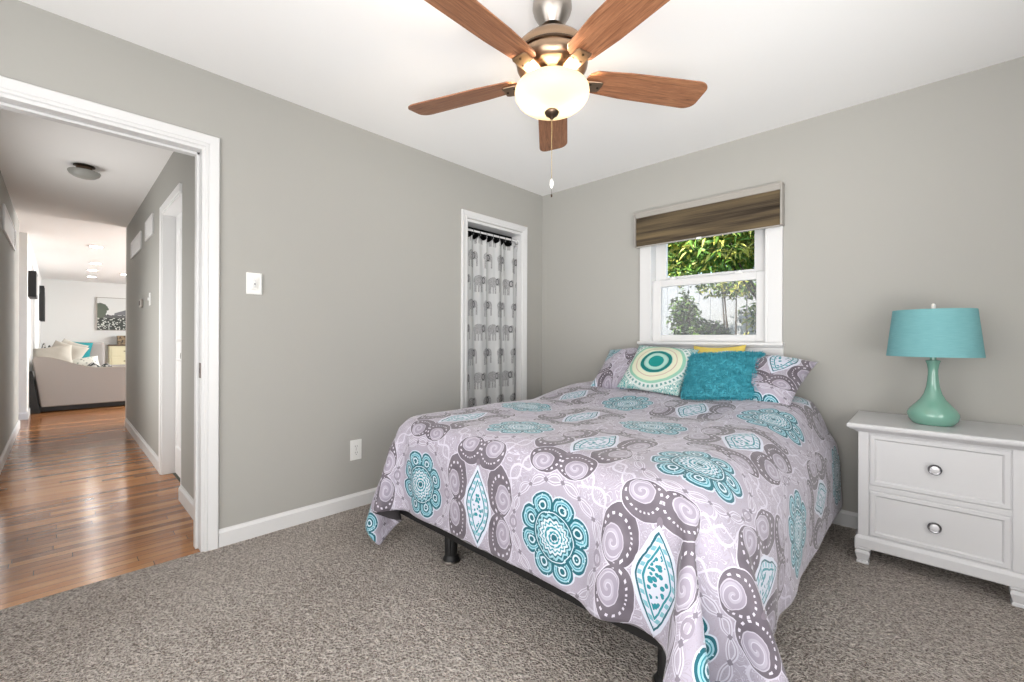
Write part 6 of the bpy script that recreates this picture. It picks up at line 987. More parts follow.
1,1,-2,1,0,0,0,0,0,0,0,0,0,1,-1,0,0,0,0,0,0,0,0,0,0,0,0,0,0,0,0,0,0,0,0,0,0,0,0,0,0,0,0,0,0,0,0,0,0,0,0,0,0,0,0,0,0,1,0,-1,1,-1,0,0,0,0,-1,0,1,-1,1,0,0,0,0,1,0,
-1,1,-1,0,0,0,0,-1,0,1,0,0,1,-2,1,0,0,0,0,0,0,0,0,0,0,0,0,0,0,0,0,0,0,0,0,0,0,0,0,0,0,0,0,0,0,0,0,0,0,0,0,0,0,0,0,0,0,0,0,0,0,0,0,0,0,1,0,0,0,0,-1,0,0,0,-1,0,0,
0,0,1,0,0,0,1,0,0,0,0,-1,0,0,0,-1,0,0,0,0,1,0,0,1,-1,0,0,0,0,0,0,0,0,0,0,0,0,0,0,0,0,0,0,0,0,1,-1,0,0,0,0,0,0,0,0,0,0,0,0,0,0,0,0,0,0,0,0,0,0,0,0,0,0,0,0,0,0,0,
0,0,0,0,0,0,0,0,0,0,0,0,0,0,0,0,0,0,0,0,0,0,0,0,0,0,0,0,0,0,0,0,0,0,0,0,0,0,0,0,0,0,0,0,0,0,0,0,0,0,0,0,0,0,0,0,0,0,0,0,0,0,0,0,0,0,0,0,0,0,0,0,0,0,0,0,0,0,0,0,
-1,1,0,0,1,0,0,0,0,0,0,-2,0,0,0,0,0,0,0,0,2,0,0,0,0,0,0,0,0,-2,0,0,0,0,0,0,1,0,-1,0,1,0,0,0,0,0,0,0,0,0,0,0,0,0,0,0,0,0,0,0,0,0,0,0,0,0,0,-1,1,0,0,0,0,0,0,0,0,0,
0,0,0,0,0,0,0,0,-1,1,-1,1,0,0,1,0,0,0,-1,0,0,0,0,-1,0,0,0,1,0,0,0,0,1,0,0,0,-1,0,0,0,0,-1,0,0,0,1,0,1,0,-1,0,0,0,0,0,0,0,0,0,0,0,0,0,0,0,0,0,0,0,0,0,0,0,0,0,0,0,
0,0,0,0,0,0,0,0,0,0,0,0,0,0,0,0,0,0,1,-1,1,-1,0,1,-1,0,0,0,1,-1,0,0,-1,1,0,0,0,-1,1,0,0,1,-1,0,0,0,1,-1,0,0,-1,1,0,0,0,0,0,0,0,0,0,0,0,0,0,0,0,0,0,0,0,0,0,0,0,0,
0,0,0,0,0,0,0,0,0,0,0,0,0,0,0,0,0,0,0,0,0,0,0,0,0,0,0,0,0,0,0,0,0,0,0,0,1,0,-1,0,0,0,0,0,0,-1,0,1,0,0,0,0,0,0,1,0,-1,0,0,0,0,0,0,-1,0,1,0,0,0,0,0,0,0,0,0,1,-1,0,
0,0,0,0,0,0,1,-1,0,0,0,0,0,0,0,0,0,0,0,0,0,0,0,0,0,0,0,0,0,0,0,0,0,0,0,0,-1,1,-1,2,-2,1,0,0,1,-1,0,1,-1,0,0,0,0,-1,1,0,-1,1,0,0,0,0,1,-1,0,1,-1,0,0,0,0,-1,1,0,
-1,1,0,0,0,0,0,0,0,0,0,0,0,0,0,0,0,0,0,-1,1,0,0,0,0,0,0,0,0,0,0,0,0,0,0,0,0,0,0,0,0,0,0,0,0,1,-1,0,0,1,-2,2,-1,1,-1,0,0,0,0,0,0,0,0,0,0,0,0,0,0,0,0,0,0,0,0,0,0,
0,0,0,0,0,0,0,0,0,0,0,1,0,-1,0,0,0,0,-1,1,0,0,0,0,0,0,0,0,0,1,-1,0,0,0,0,0,0,0,0,0,0,-1,1,0,0,-1,1,0,0,-1,1,0,0,0,-1,0,1,0,0,0,1,-2,1,0,0,-1,1,-1,1,0,-1,1,0,0,0,
0,0,0,0,1,-1,0,0,0,0,0,0,0,-1,1,0,0,0,0,0,0,0,1,-4,4,0,-1,0,-1,1,1,-1,0,0,0,0,0,0,0,0,0,0,0,0,1,-1,0,0,0,0,0]

# ------------------------------------------------------------------ bed
bed = thing('bed', 'low bed on a black metal frame under the window', 'bed', (1.40, -1.0, 0))
b = MB()
for x_ in (.66, 2.10): b.box(x_ - .018, x_ + .018, -1.90, -.05, .180, .225)
for y_ in (-1.925, -.98, -.07): b.box(.64, 2.12, y_ - .018, y_ + .018, .168, .215)
b.build('frame_rails', 'black_metal', bed, bevel=.002)
MB().box(.655, 2.105, -1.915, -.03, .226, .41).build('box_spring', 'black_cloth', bed, bevel=.02, seg=3)
MB().box(.66, 2.09, -1.90, -.03, .412, .622).build('mattress', 'mattress_cloth', bed, bevel=.06, seg=5)
for (lx, ly) in ((.971, -1.850), (2.06, -1.850), (.971, -.98), (1.985, -.98), (.971, -.12), (1.985, -.12)):
    lg = MB().box(lx - .022, lx + .022, ly - .022, ly + .022, .035, .185).lathe([(.030, .03), (.027, .11), (.022, .12)], (lx, ly, 0), 20).build('leg', 'black_metal', bed, smooth=True)
    MB().lathe([(.046, .0), (.046, .005), (.041, .010), (.040, .008)], (lx, ly, 0), 28).build('foot_ring', 'nickel', lg, smooth=True)
    MB().lathe([(.039, .0005), (.039, .012), (.030, .032)], (lx, ly, 0), 28).build('foot_cup', 'black_metal', lg, smooth=True)

# comforter: draped rectangle of cloth (87 x 81 grid, neighbour differences in 2 mm steps)
NX, NY = 86, 80
d = np.array(DRAPE, dtype=np.int32).reshape(3, NY + 1, NX + 1)
g = np.cumsum(np.cumsum(d, axis=1), axis=2)
V = g.transpose(1, 2, 0).reshape(-1, 3) / 500.
gg = V.reshape(NY + 1, NX + 1, 3).copy()
# the quilt puffs up a little between the hems, more towards the pillows
tx = np.linspace(0, 1, NX + 1)[None, :]; ty = np.linspace(0, 1, NY + 1)[:, None]
top = np.clip((gg[..., 2] - .55) / .08, 0, 1)
gg[..., 2] += top * (.012 + .006 * np.sin(tx * 19 + ty * 7) * np.sin(ty * 15 + 1) + .072 * np.clip((ty - .66) / .22, 0, 1))
V = gg.reshape(-1, 3)
UVc = [(.11 + 2.59 * (i + 2) / 88, -2.37 + 2.25 * j / NY) for j in range(NY + 1) for i in range(NX + 1)]
Fq = [(j * (NX + 1) + i, j * (NX + 1) + i + 1, (j + 1) * (NX + 1) + i + 1, (j + 1) * (NX + 1) + i) for j in range(NY) for i in range(NX)]
cf = MB().add([tuple(p) for p in V], Fq, UVc).build('comforter', ['comforter_print', 'lining'], smooth='all')
cf.modifiers.new('ss', 'SUBSURF').render_levels = 1; cf.modifiers['ss'].levels = 1
so = cf.modifiers.new('th', 'SOLIDIFY'); so.thickness = .010; so.offset = -1; so.material_offset = 1; so.material_offset_rim = 0
tag(base_origin(cf), 'grey comforter with teal medallions spread over the bed, corners hanging to the carpet', 'comforter')

# ------------------------------------------------------------------ pillows
def pillow(name, label, w_, h_, t_, mat, corners, nu=40, nv=34, pinch=.07, uvs=(1., 1.), wrinkle=.006, seed=0, group=None, mats=None):
    """corners: base centre, yaw, lean (deg from upright, tilting back towards +y), roll in its own plane"""
    (cx_, cy_, cz_), yaw, lean, roll = corners
    rnd = random.Random(seed); ph = [rnd.uniform(0, 6) for _ in range(8)]
    b = MB()
    for side in (1, -1):
        vs, uv_ = [], []
        for j in range(nv + 1):
            for i in range(nu + 1):
                a, c = 2 * i / nu - 1, 2 * j / nv - 1
                a2, c2 = math.sin(a * math.pi / 2) * .35 + a * .65, math.sin(c * math.pi / 2) * .35 + c * .65
                px = a2 * w_ / 2 * (1 - pinch * (1 - c2 * c2)); py = c2 * h_ / 2 * (1 - pinch * (1 - a2 * a2))
                e = max(0, (1 - a2 ** 4)) ** .62 * max(0, (1 - c2 ** 4)) ** .62 * (1 - .25 * (a2 * a2 + c2 * c2) / 2)
                wr = wrinkle * e ** .4 * (math.sin(a * 9 + c * 4 + ph[0]) * math.sin(c * 7 + ph[1]) + .5 * math.sin(a * 17 + ph[2] - c * 12) * abs(a * c))
                vs.append((px, side * -(t_ / 2 * e + wr * (1 if e > .02 else 0)), py + h_ / 2)); uv_.append(((a2 + 1) / 2 * uvs[0], (c2 + 1) / 2 * uvs[1]))
        b.add(vs, [(j * (nu + 1) + i, j * (nu + 1) + i + 1, (j + 1) * (nu + 1) + i + 1, (j + 1) * (nu + 1) + i) for j in range(nv) for i in range(nu)], uv_)
    X_ = Matrix.Translation((0, 0, h_ / 2)) @ Matrix.Rotation(R(roll), 4, 'Y') @ Matrix.Translation((0, 0, -h_ / 2))
    xf = Matrix.Translation((cx_, cy_, cz_)) @ Matrix.Rotation(R(yaw), 4, 'Z') @ Matrix.Rotation(R(-lean), 4, 'X') @ X_
    return b, xf
def put_pillow(name, label, cat, *a, group=None, **k):
    b, xf = pillow(name, label, *a, **k)
    o = b.build(name, a[3], smooth='all', xf=xf)
    bm = bmesh.new(); bm.from_mesh(o.data); bmesh.ops.remove_doubles(bm, verts=bm.verts, dist=.0004); bmesh.ops.recalc_face_normals(bm, faces=bm.faces); bm.to_mesh(o.data); bm.free()
    return tag(base_origin(o), label, cat, group)
ZT = .655
put_pillow('pillow', 'flat grey and teal patterned pillow at the right, beside the turquoise shaggy cushion', 'pillow', .70, .44, .17, 'sham_print', ((1.80, -.435, ZT + .085), -3, 57, 7), uvs=(.72, .48), pinch=.05, seed=3, wrinkle=.008)
put_pillow('pillow', 'patterned pillow at the left, mostly hidden behind the round-target cushion', 'pillow', .68, .45, .17, 'sham_print_turned', ((1.16, -.43, ZT + .075), 2, 52, -3), uvs=(.70, .48), pinch=.05, seed=5, wrinkle=.008)
put_pillow('target_cushion', 'white cushion printed with green and cream target rings, teal corners', 'cushion', .43, .43, .12, 'target_print', ((1.335, -.51, ZT + .085), 6, 48, 5), uvs=(1, 1), pinch=.05, seed=8, wrinkle=.003)
put_pillow('sill_glow_form', 'yellow cushion shape added for a warm glow, only its top showing between turquoise cushion and window sill', 'cushion', .34, .37, .11, 'yellow_cloth', ((1.63, -.155, ZT + .03), 0, 13, -2), pinch=.10, seed=9, wrinkle=.002)  # pillow shape stands in for warm reflected light at the sill
b, xf = pillow('shaggy_cushion', '', .44, .39, .12, 'turquoise_pile', ((1.755, -.49, ZT + .085), 7, 50, -5), seed=11, pinch=.04)
rnd = random.Random(4); tuft = []
quads = [f for f in b.f]
for q in range(15000):
    f = rnd.choice(quads); p = Vector((0, 0, 0)); ws = [rnd.random() for _ in f]; sw = sum(ws)
    for i, ww in zip(f, ws): p += Vector(b.v[i]) * (ww / sw)
    n = (Vector(b.v[f[1]]) - Vector(b.v[f[0]])).cross(Vector(b.v[f[3]]) - Vector(b.v[f[0]]))
    if n.length < 1e-9: continue
    n.normalize()
    if n.y * (p.y) < 0: n = -n
    d_ = (n + Vector((rnd.gauss(0, .7), rnd.gauss(0, .5), rnd.gauss(-.5, .7)))).normalized()
    L = rnd.uniform(.014, .028); s_ = d_.cross(Vector((rnd.gauss(0, 1), rnd.gauss(0, 1), rnd.gauss(0, 1)))).normalized() * .0016
    dr_ = Vector((0, 0, -.35 * L))
    tuft.append((p - s_, p + s_, p + d_ * L * .6 + s_ * .7, p + d_ * L + dr_, p + d_ * L * .6 - s_ * .7))
vs = [v_ for t in tuft for v_ in t]
b.add(vs, [(5 * k, 5 * k + 1, 5 * k + 2, 5 * k + 3, 5 * k + 4) for k in range(len(tuft))])
o = b.build('shaggy_cushion', 'turquoise_pile', smooth='all', xf=xf)
tag(base_origin(o), 'rectangular turquoise shaggy cushion propped in the middle below the window', 'cushion')

# ------------------------------------------------------------------ nightstand
NXL, NXR, NYF, NYB = 2.405, 2.942, -.470, -.030
ns = thing('nightstand', 'white two-drawer nightstand with moulded top against the back wall', 'nightstand', ((NXL + NXR) / 2, (NYF + NYB) / 2, 0))
body = MB().box(NXL, NXR, NYF + .004, NYB, .135, .645)
body.box(NXL, NXL + .040, NYF, NYF + .01, .135, .645).box(NXR - .040, NXR, NYF, NYF + .01, .135, .645)
body.box(NXL + .04, NXR - .04, NYF, NYF + .01, .632, .645).box(NXL + .04, NXR - .04, NYF, NYF + .01, .362, .386).box(NXL + .04, NXR - .04, NYF, NYF + .01, .130, .141)
body.build('body', 'white_lacquer', ns, bevel=.002)
def ring_mould(name, prof, mat='white_lacquer'):
    rg = []
    for d_, z_ in prof: rg.append([(NXL - d_, NYF - d_, z_), (NXR + d_, NYF - d_, z_), (NXR + d_, NYB + min(d_, .012), z_), (NXL - d_, NYB + min(d_, .012), z_)])
    vs = [p for r_ in rg for p in r_]; n = len(rg)
    fs = [(k * 4 + j, k * 4 + (j + 1) % 4, k * 4 + 4 + (j + 1) % 4, k * 4 + 4 + j) for k in range(n - 1) for j in range(4)] + [(0, 1, 2, 3), (n * 4 - 4, n * 4 - 3, n * 4 - 2, n * 4 - 1)]
    return MB().add(vs, fs).build(name, mat, ns, bevel=.0012)
ring_mould('top', [(.002, .638), (.008, .640), (.012, .645), (.020, .650), (.030, .653), (.034, .657), (.040, .661), (.042, .668), (.042, .674), (.038, .680), (.034, .682)])
ring_mould('base_moulding', [(.001, .076), (.010, .078), (.012, .084), (.012, .122), (.008, .130), (.003, .136), (-.002, .137)])
for sx, x_ in ((1, NXL + .018), (-1, NXR - .018)):
    for y_ in (NYF + .018, NYB - .03):
        sec = [(.030, .078), (.030, .070), (.024, .066), (.027, .060), (.029, .050), (.020, .014), (.024, .012), (.024, 0)]
        vs = [(x_ + a * r_, y_ + c * r_, z_) for r_, z_ in sec for a, c in ((-1, -1), (1, -1), (1, 1), (-1, 1))]
        n = len(sec)
        MB().add(vs, [(k * 4 + j, k * 4 + (j + 1) % 4, k * 4 + 4 + (j + 1) % 4, k * 4 + 4 + j) for k in range(n - 1) for j in range(4)] + [(0, 1, 2, 3), (n * 4 - 4, n * 4 - 3, n * 4 - 2, n * 4 - 1)]).build('leg', 'white_lacquer', ns, bevel=.0015)
for z0, z1 in ((.388, .630), (.143, .360)):
    x0, x1 = NXL + .043, NXR - .043; yf = NYF + .001
    prof = [(0, .004), (0, -.001), (.004, -.004), (.018, -.004), (.022, -.001), (.026, .004), (.030, .005)]
    rg = [[(x0 + d_, yf + h_, z0 + d_), (x1 - d_, yf + h_, z0 + d_), (x1 - d_, yf + h_, z1 - d_), (x0 + d_, yf + h_, z1 - d_)] for d_, h_ in prof]
    vs = [p for r_ in rg for p in r_]; n = len(rg)
    dr_ = MB().add(vs, [(k * 4 + j, k * 4 + (j + 1) % 4, k * 4 + 4 + (j + 1) % 4, k * 4 + 4 + j) for k in range(n - 1) for j in range(4)] + [(n * 4 - 4, n * 4 - 3, n * 4 - 2, n * 4 - 1)]).build('drawer', 'white_lacquer', ns)
    zc = (z0 + z1) / 2; xc = (x0 + x1) / 2
    kb = MB().lathe([(.006, 0), (.006, -.010), (.014, -.013), (.0225, -.016), (.0235, -.021), (.020, -.025), (.016, -.0235)], (xc, yf + .005, zc), 32, 'y').build('knob', 'chrome', dr_, smooth=True)
    MB().lathe([(.0175, -.022), (.015, -.0255), (.006, -.0272), (.0005, -.0274)], (xc, yf + .005, zc), 28, 'y').build('knob_inlay', 'knob_face', kb, smooth=True)

# ------------------------------------------------------------------ table lamp
LX, LY, LZ = 2.668, -.262, .682
lamp = thing('table_lamp', 'sea green ceramic gourd lamp with a teal drum shade on the nightstand', 'lamp', (LX, LY, LZ))
LS = .73
pf = [(.098, .0), (.104, .004), (.122, .022), (.129, .042), (.127, .055), (.112, .075), (.088, .096), (.064, .118), (.046, .145), (.034, .178), (.0265, .21), (.0235, .24), (.0235, .262), (.028, .288), (.033, .300), (.034, .305), (.018, .308)]
MB().lathe([(r_ * LS if h_ < .2 else r_ * .80, h_) for r_, h_ in pf], (LX, LY, LZ), 64).build('base', 'ceramic_green', lamp, smooth='all')
MB().lathe([(.0715, -.0), (.072, .003), (.069, .004)], (LX, LY, LZ), 48).build('foot_pad', 'dark_bronze', lamp, smooth=True)
MB().lathe([(.012, .305), (.012, .322), (.022, .324), (.022, .335), (.010, .337), (.003, .34), (.003, .545)], (LX, LY, LZ), 20).build('stem', 'ceramic_green', lamp, smooth=True)
sd = MB().lathe([(.172, .325), (.1485, .548), (.147, .548), (.1705, .325), (.172, .325)], (LX, LY, LZ), 72, cap=False).build('shade', 'lamp_shade', lamp, smooth=True)
b = MB()
for k in range(3):
    a = R(30 + 120 * k); b.tube([(LX, LY, LZ + .54), (LX + .147 * math.cos(a), LY + .147 * math.sin(a), LZ + .544)], .0018, 6)
b.build('spider', 'brass', sd)
MB().lathe([(.030, .40), (.032, .43), (.022, .47), (.012, .50), (.012, .52)], (LX, LY, LZ - .06), 24).build('bulb', 'plastic_white', lamp, smooth=True)
MB().lathe([(.004, .543), (.004, .550), (.008, .552), (.0085, .570), (.006, .578), (.002, .58)], (LX, LY, LZ), 16).build('finial', 'plastic_white', lamp, smooth=True)

# ------------------------------------------------------------------ hallway
hl = thing('flush_ceiling_light', 'unlit flush ceiling light with frosted dish on the hallway ceiling', 'ceiling light', (-2.13, -3.045, HC))
MB().lathe([(.062, HC), (.064, HC - .006), (.048, HC - .012), (.045, HC - .045), (.052, HC - .05)], (-2.13, -3.045, 0), 40).build('ceiling_plate', 'dark_bronze', hl, smooth=True)
MB().lathe([(.094, HC - .046), (.096, HC - .052), (.088, HC - .070), (.064, HC - .088), (.03, HC - .098), (.002, HC - .10)], (-2.13, -3.045, 0), 40).build('glass_dish', 'frosted_off', hl, smooth=True)

def grille(label, x0, x1, z0, z1, y, s, n=7):
    t = thing('wall_vent', label, 'vent', ((x0 + x1) / 2, y, z0), group=None)
    f = .022
    MB().box(x0, x1, y, y + s * .014, z0, z0 + f).box(x0, x1, y, y + s * .014, z1 - f, z1).box(x0, x0 + f * 1.6, y, y + s * .014, z0 + f, z1 - f).box(x1 - f * 1.6, x1, y, y + s * .014, z0 + f, z1 - f).build('frame', 'trim_white', t, bevel=.003)
    b = MB()
    for k in range(n):
        zz = z0 + f + (z1 - z0 - 2 * f) * (k + .5) / n; h = (z1 - z0 - 2 * f) / n * .42
        b.prism([(y + s * .001, zz - h), (y + s * .010, zz + h), (y + s * .010, zz + h + .003), (y + s * .001, zz - h + .003)], x0 + f * 1.6, x1 - f * 1.6, 'x')
    MB().box(x0 + f, x1 - f, y, y + s * .0015, z0 + f, z1 - f).build('backing', 'vent_dark', t)
    b.build('louvers', 'trim_white', t)
grille('long white framed vent high on the hall right wall, the farther one', -3.85, -3.02, 1.965, 2.145, -2.61, -1)
grille('shorter white framed vent high on the hall right wall, nearer the door', -2.68, -2.22, 1.985, 2.165, -2.61, -1)
grille('white louvered vent high on the hall left wall', -4.25, -2.95, 1.98, 2.20, -3.51, 1)
t = thing('thermostat', 'small dark thermostat on the hall right wall beyond the door', 'thermostat', (-2.95, -2.61, 1.38))
MB().box(-3.01, -2.89, -2.632, -2.61, 1.375, 1.455).build('housing', 'nickel', t, bevel=.004)
MB().box(-2.985, -2.915, -2.634, -2.631, 1.395, 1.44).build('display', 'slot_dark', t)
t = thing('wall_switch', 'white toggle switch beside the thermostat on the hall wall', 'light switch', (-2.42, -2.61, 1.37))
MB().box(-2.455, -2.385, -2.616, -2.61, 1.37, 1.485).build('cover_plate', 'plastic_white', t, bevel=.002)
MB().box(-2.428, -2.412, -2.628, -2.615, 1.415, 1.44).build('toggle', 'plastic_white', t, bevel=.002)

# ------------------------------------------------------------------ living room
casx = MB().box(-7.66, -7.6, -3.47, -3.45, 0, 2.16).box(-6.9, -6.84, -3.47, -3.45, 0, 2.16).box(-7.6, -6.9, -3.47, -3.45, 2.1, 2.16)
struct(casx.build('trim_4', 'trim_white'))
fr = thing('wall_frame', 'black framed picture on the living room left wall, the nearer one', 'picture', (-6.3, -3.46, 1.64))
MB().box(-6.60, -6.05, -3.47, -3.395, 1.62, 1.97).build('frame', 'black_metal', fr, bevel=.004)
MB().box(-6.56, -6.09, -3.394, -3.392, 1.66, 1.93).build('picture', 'frosted_off', fr)
fr = thing('wall_sculpture', 'dark metal wall sculpture of thin bars, deeper in the living room', 'wall art', (-11.1, -3.46, 1.42))
b = MB()
for k in range(7):
    z0 = 1.42 + .09 * (k % 3); b.box(-11.6 + .16 * k, -11.52 + .16 * k, -3.47, -3.40, z0, z0 + .55)
b.box(-11.65, -10.55, -3.47, -3.45, 1.70, 1.74)
b.build('bars', 'black_metal', fr)
for k, (x_, y_) in enumerate(((-6.34, -2.80), (-8.38, -2.72), (-9.6, -2.72), (-10.9, -2.68), (-9.9, -2.2))):
    L_ = ['nearest recessed light in the living room ceiling', 'second nearest recessed light of the row in the living room ceiling', 'third recessed light of the row in the living room ceiling', 'farthest recessed light of the row in the living room ceiling', 'recessed light to the right of the row, half behind the hall corner'][k]
    t = thing('recessed_light', L_, 'recessed light', (x_, y_, H), 'recessed lights of the living room')
    MB().lathe([(.070, H - .001), (.098, H - .002), (.100, H - .006), (.072, H - .012), (.070, H - .004)], (x_, y_, 0), 28, cap=False).build('trim_ring', 'trim_white', t, smooth=True)
    MB().lathe([(.070, H - .003), (.070, H - .006)], (x_, y_, 0), 28).build('lens', 'lamp_glow', t)

# sectional sofa: curved-top end panel towards the hall, seat and back running away
sx0 = -6.45
sofa = thing('sofa', 'beige sectional sofa with a sweeping curved end panel', 'sofa', (-7.4, -2.8, 0))
def armz(y):
    t = min(1, max(0, (y + 3.38) / .62)); return .80 - .185 * (t * t * (3 - 2 * t))
pts = [(-3.36, .075), (-2.405, .075)] + [(-2.395, .30), (-2.40, .59)] + [(y_, armz(y_)) for y_ in np.linspace(-2.42, -3.36, 22)] + [(-3.43, .79), (-3.445, .75)]
MB().prism(pts, sx0, sx0 - .14, 'x').build('end_panel', 'sofa_fabric', sofa, bevel=.018, seg=3)
MB().tube([(sx0 - .004, y_, armz(y_) + .002) for y_ in np.linspace(-3.40, -2.42, 24)], .007, 8).build('piping', 'cushion_beige', sofa, smooth='all')
MB().box(-10.4, sx0 - .14, -2.42, -3.15, .10, .34).build('seat_base', 'sofa_fabric', sofa, bevel=.02)
for k in range(3): MB().box(-6.61 - k * .95, -7.54 - k * .95, -2.40, -3.16, .34, .50).build('seat_cushion', 'sofa_fabric', sofa, bevel=.05, seg=4)
MB().box(-10.4, sx0 - .14, -3.15, -3.42, .10, .74).build('backrest', 'sofa_fabric', sofa, bevel=.05, seg=4)
MB().box(-9.55, -10.55, -3.2, -1.75, .10, .46).build('corner_seat', 'sofa_fabric', sofa, bevel=.03)
MB().box(-10.5, -10.8, -2.97, -2.48, .10, .965).build('far_backrest', 'sofa_fabric', sofa, bevel=.05, seg=4)
MB().box(-10.45, sx0 - .01, -2.43, -3.40, .012, .10).build('plinth', 'black_metal', sofa)
tag(base_origin(MB().prism([(-3.465, 0), (-3.36, 0), (-3.44, .60), (-3.465, .60)], sx0 - .02, sx0 + .06, 'x').build('leaning_panel', 'black_metal')),
    'black tapered panel standing between the sofa end and the left wall', 'panel')
def cushion(label, mat, c, w_, h_, t_, yaw, lean, roll, grp, seed, cat='cushion'):
    put_pillow('sofa_cushion', label, cat, w_, h_, t_, mat, (c, yaw, lean, roll), nu=18, nv=16, seed=seed, group=grp)
G_ = 'cushions on the beige sofa'
cushion('plump beige cushion on top of the sofa end nearest the wall', 'cushion_beige', (-6.85, -3.28, .60), .46, .38, .20, 75, 30, -10, G_, 1)
cushion('beige cushion leaning just behind the first one on the sofa back', 'cushion_beige', (-7.30, -3.16, .56), .46, .46, .20, 70, 26, 18, G_, 2)
cushion('dotted pale cushion slumped on the sofa behind the curved end panel', 'cushion_pattern', (-6.92, -2.94, .50), .42, .30, .18, 80, 38, -16, G_, 4)
cushion('pale beige cushion at the rear against the sofa back', 'cushion_beige', (-8.3, -3.12, .58), .42, .46, .18, 60, 24, 20, G_, 6)
cushion('teal cushion leaning on the far sofa backrest', 'cushion_teal', (-10.36, -2.93, .50), .46, .50, .16, 90, 12, 8, G_, 7)
rnd = random.Random(2)
def heap(label, x0, x1, y0, y1, z0, hh, seed):
    n = 16; vs = []
    for j in range(n + 1):
        for i in range(n + 1):
            a, c = i / n, j / n; e = (math.sin(math.pi * a) * math.sin(math.pi * c)) ** .4
            vs.append((x0 + (x1 - x0) * a, y0 + (y1 - y0) * c, z0 + hh * e * (.55 + .45 * math.sin(a * 9 + seed) * math.sin(c * 8 + seed * 2)) - .004))
    o = MB().add(vs, [(j * (n + 1) + i, j * (n + 1) + i + 1, (j + 1) * (n + 1) + i + 1, (j + 1) * (n + 1) + i) for j in range(n) for i in range(n)]).build('throw_blanket', 'throw_fabric', smooth='all')
    o.modifiers.new('th', 'SOLIDIFY').thickness = .01
    return tag(base_origin(o), label, 'blanket')
heap('dark patterned throw heaped on the sofa seat behind the end panel', -6.62, -7.2, -2.98, -2.50, .50, .20, 1)
heap('dark throw bunched on top of the sofa back by the wall', -8.8, -8.3, -3.44, -3.25, .74, .26, 2.4)

# cream dresser, box and painting on the far wall
dz = thing('dresser', 'cream painted dresser with brown top against the far wall', 'dresser', (-12.05, -1.75, 0))
MB().box(-12.29, -11.82, -2.33, -1.2, .08, .86).build('body', 'cream_paint', dz, bevel=.006)
MB().box(-12.295, -11.79, -2.36, -1.17, .86, .89).build('top', 'brown_wood', dz, bevel=.004)
for k in range(3):
    d_ = MB().box(-11.82, -11.805, -2.29, -1.24, .12 + k * .245, .34 + k * .245).build('drawer', 'cream_paint', dz, bevel=.005)
    for yy in (-2.02, -1.5): MB().box(-11.805, -11.785, yy - .05, yy + .05, .23 + k * .245, .25 + k * .245).build('handle', 'dark_bronze', d_, bevel=.004)
for yy in (-2.28, -1.25):
    for xx in (-12.25, -11.86): MB().box(xx - .03, xx + .03, yy - .03, yy + .03, 0, .08).build('foot', 'cream_paint', dz)
o = MB().box(-12.20, -11.98, -2.17, -1.75, .891, 1.10).build('keepsake_box', 'rustic_box', bevel=.006)
MB().box(-12.205, -11.975, -2.175, -1.745, 1.07, 1.115).build('lid', 'rustic_box', o, bevel=.005)
tag(o, 'small rustic brown box standing on the cream dresser', 'box')
pt = thing('painting', 'grey landscape painting with a farmhouse on the far living room wall', 'painting', (-12.28, -1.95, 1.26))
MB().box(-12.3, -12.27, -2.53, -1.40, 1.26, 2.06).build('canvas', 'painting', pt)
f = MB()
for a in ((-2.545, -2.53, 1.245, 2.075), (-1.40, -1.385, 1.245, 2.075), (-2.53, -1.40, 1.245, 1.26), (-2.53, -1.40, 2.06, 2.075)): f.box(-12.3, -12.262, *a)
f.build('frame', 'nickel', pt)

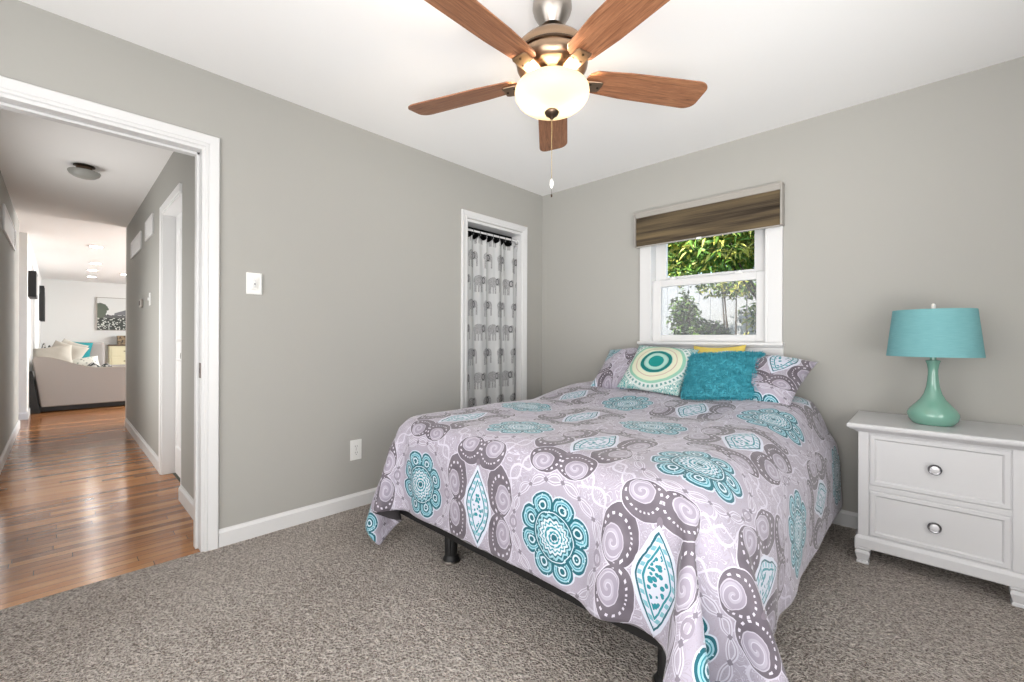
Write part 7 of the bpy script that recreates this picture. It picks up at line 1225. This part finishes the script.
# ------------------------------------------------------------------ garden behind the window
struct(MB().box(-6, 10, .2, 14, -.45, -.40).build('ground', 'lawn'))
fc = thing('garden_fence', 'white board fence beyond the garden shrubs', 'fence', (1.5, 5.0, -.4))
b = MB()
for k in range(44): b.box(-3.0 + k * .2, -3.0 + k * .2 + .198, 5.0, 5.03, -.4, 2.17)
b.build('boards', 'fence_white', fc, bevel=.006)
MB().box(-3.0, 5.8, 4.98, 5.05, 2.17, 2.24).build('cap_rail', 'fence_white', fc)
def leaves(cx_, cy_, cz_, rx, ry, rz, n, L, wd, seed, mats, droop=.3):
    rnd = random.Random(seed); b = MB()
    for q in range(n):
        while True:
            p = Vector((rnd.uniform(-1, 1), rnd.uniform(-1, 1), rnd.uniform(-1, 1)))
            if p.length < 1: break
        lump = .72 + .28 * math.sin(p.x * 5 + seed) * math.cos(p.z * 6 + p.y * 4)
        p = Vector((cx_ + p.x * rx * lump, cy_ + p.y * ry, cz_ + p.z * rz * lump))
        d_ = Vector((rnd.gauss(0, 1), rnd.gauss(0, 1), rnd.gauss(-droop, .7))).normalized()
        s_ = d_.cross(Vector((rnd.gauss(0, .6), rnd.gauss(0, .6), 1))).normalized()
        l_ = L * rnd.uniform(.6, 1.2); w2 = wd * rnd.uniform(.7, 1.2); up = s_.cross(d_) * l_ * .08
        b.add([p, p + d_ * l_ * .35 + s_ * w2 - up, p + d_ * l_ - up * 2, p + d_ * l_ * .35 - s_ * w2 - up, p + d_ * l_ * .4 + up], [(0, 1, 4), (1, 2, 4), (2, 3, 4), (3, 0, 4)], mi=rnd.choice(mats))
    return b
def shrub(name, label, x_, y_, z_, rx, ry, rz, n, L, wd, seed, mats, cat='shrub', grp=None, base=None):
    bx = x_ if base is None else base
    t = thing(name, label, cat, (bx, y_, -.4), grp)
    leaves(x_, y_, z_, rx, ry, rz, n, L, wd, seed, mats).build('foliage', ['leaf_green', 'leaf_yellow', 'bush_dark'], t)
    rnd = random.Random(seed); b = MB()
    for k in range(5):
        e = Vector((x_ + rnd.uniform(-.5, .5) * rx, y_ + rnd.uniform(-.4, .4) * ry, z_ + rnd.uniform(.1, .5) * rz)); s0 = Vector((bx, y_, -.4))
        b.tube([s0, s0.lerp(e, .4) + Vector((rnd.uniform(-.1, .1), 0, .1)), e], [.03, .02, .006], 6)
    b.build('trunk', 'bark', t, smooth=True)
shrub('garden_tree', 'bushy tree with long yellow-green leaves seen through the upper pane', .95, 2.6, 2.52, 2.0, .7, .80, 11000, .15, .020, 3, [0, 0, 0, 1, 1], 'tree', base=2.3)
shrub('garden_tree', 'darker leafy tree behind the yellow-green one, over the fence', .2, 5.6, 3.3, 3.2, .6, 1.5, 9000, .20, .045, 6, [0, 0, 2], 'tree', base=-2.6)
shrub('garden_shrub', 'dark green shrub low in the lower pane, left of centre', .35, 3.25, 1.12, .42, .35, .30, 1500, .09, .022, 9, [0, 2, 2], 'shrub')
shrub('garden_shrub', 'loose green shrub at the right edge of the lower pane', .98, 3.9, 1.42, .42, .3, .42, 620, .10, .022, 12, [0, 2, 1], 'shrub')
shrub('garden_shrub', 'tall thin shrub at the left edge of the lower pane', -.35, 4.2, 1.45, .30, .3, .55, 900, .10, .022, 15, [0, 2, 2], 'shrub')
shrub('garden_shrub', 'dappled bush in front of the fence, right half of the lower pane', .62, 4.55, .95, .50, .3, .22, 900, .09, .022, 22, [0, 2, 1], 'shrub')
shrub('garden_shrub', 'sparse shrub under the meeting rail, in the middle of the lower pane', .42, 4.4, 1.92, .75, .3, .20, 700, .10, .022, 18, [0, 2, 1], 'shrub')
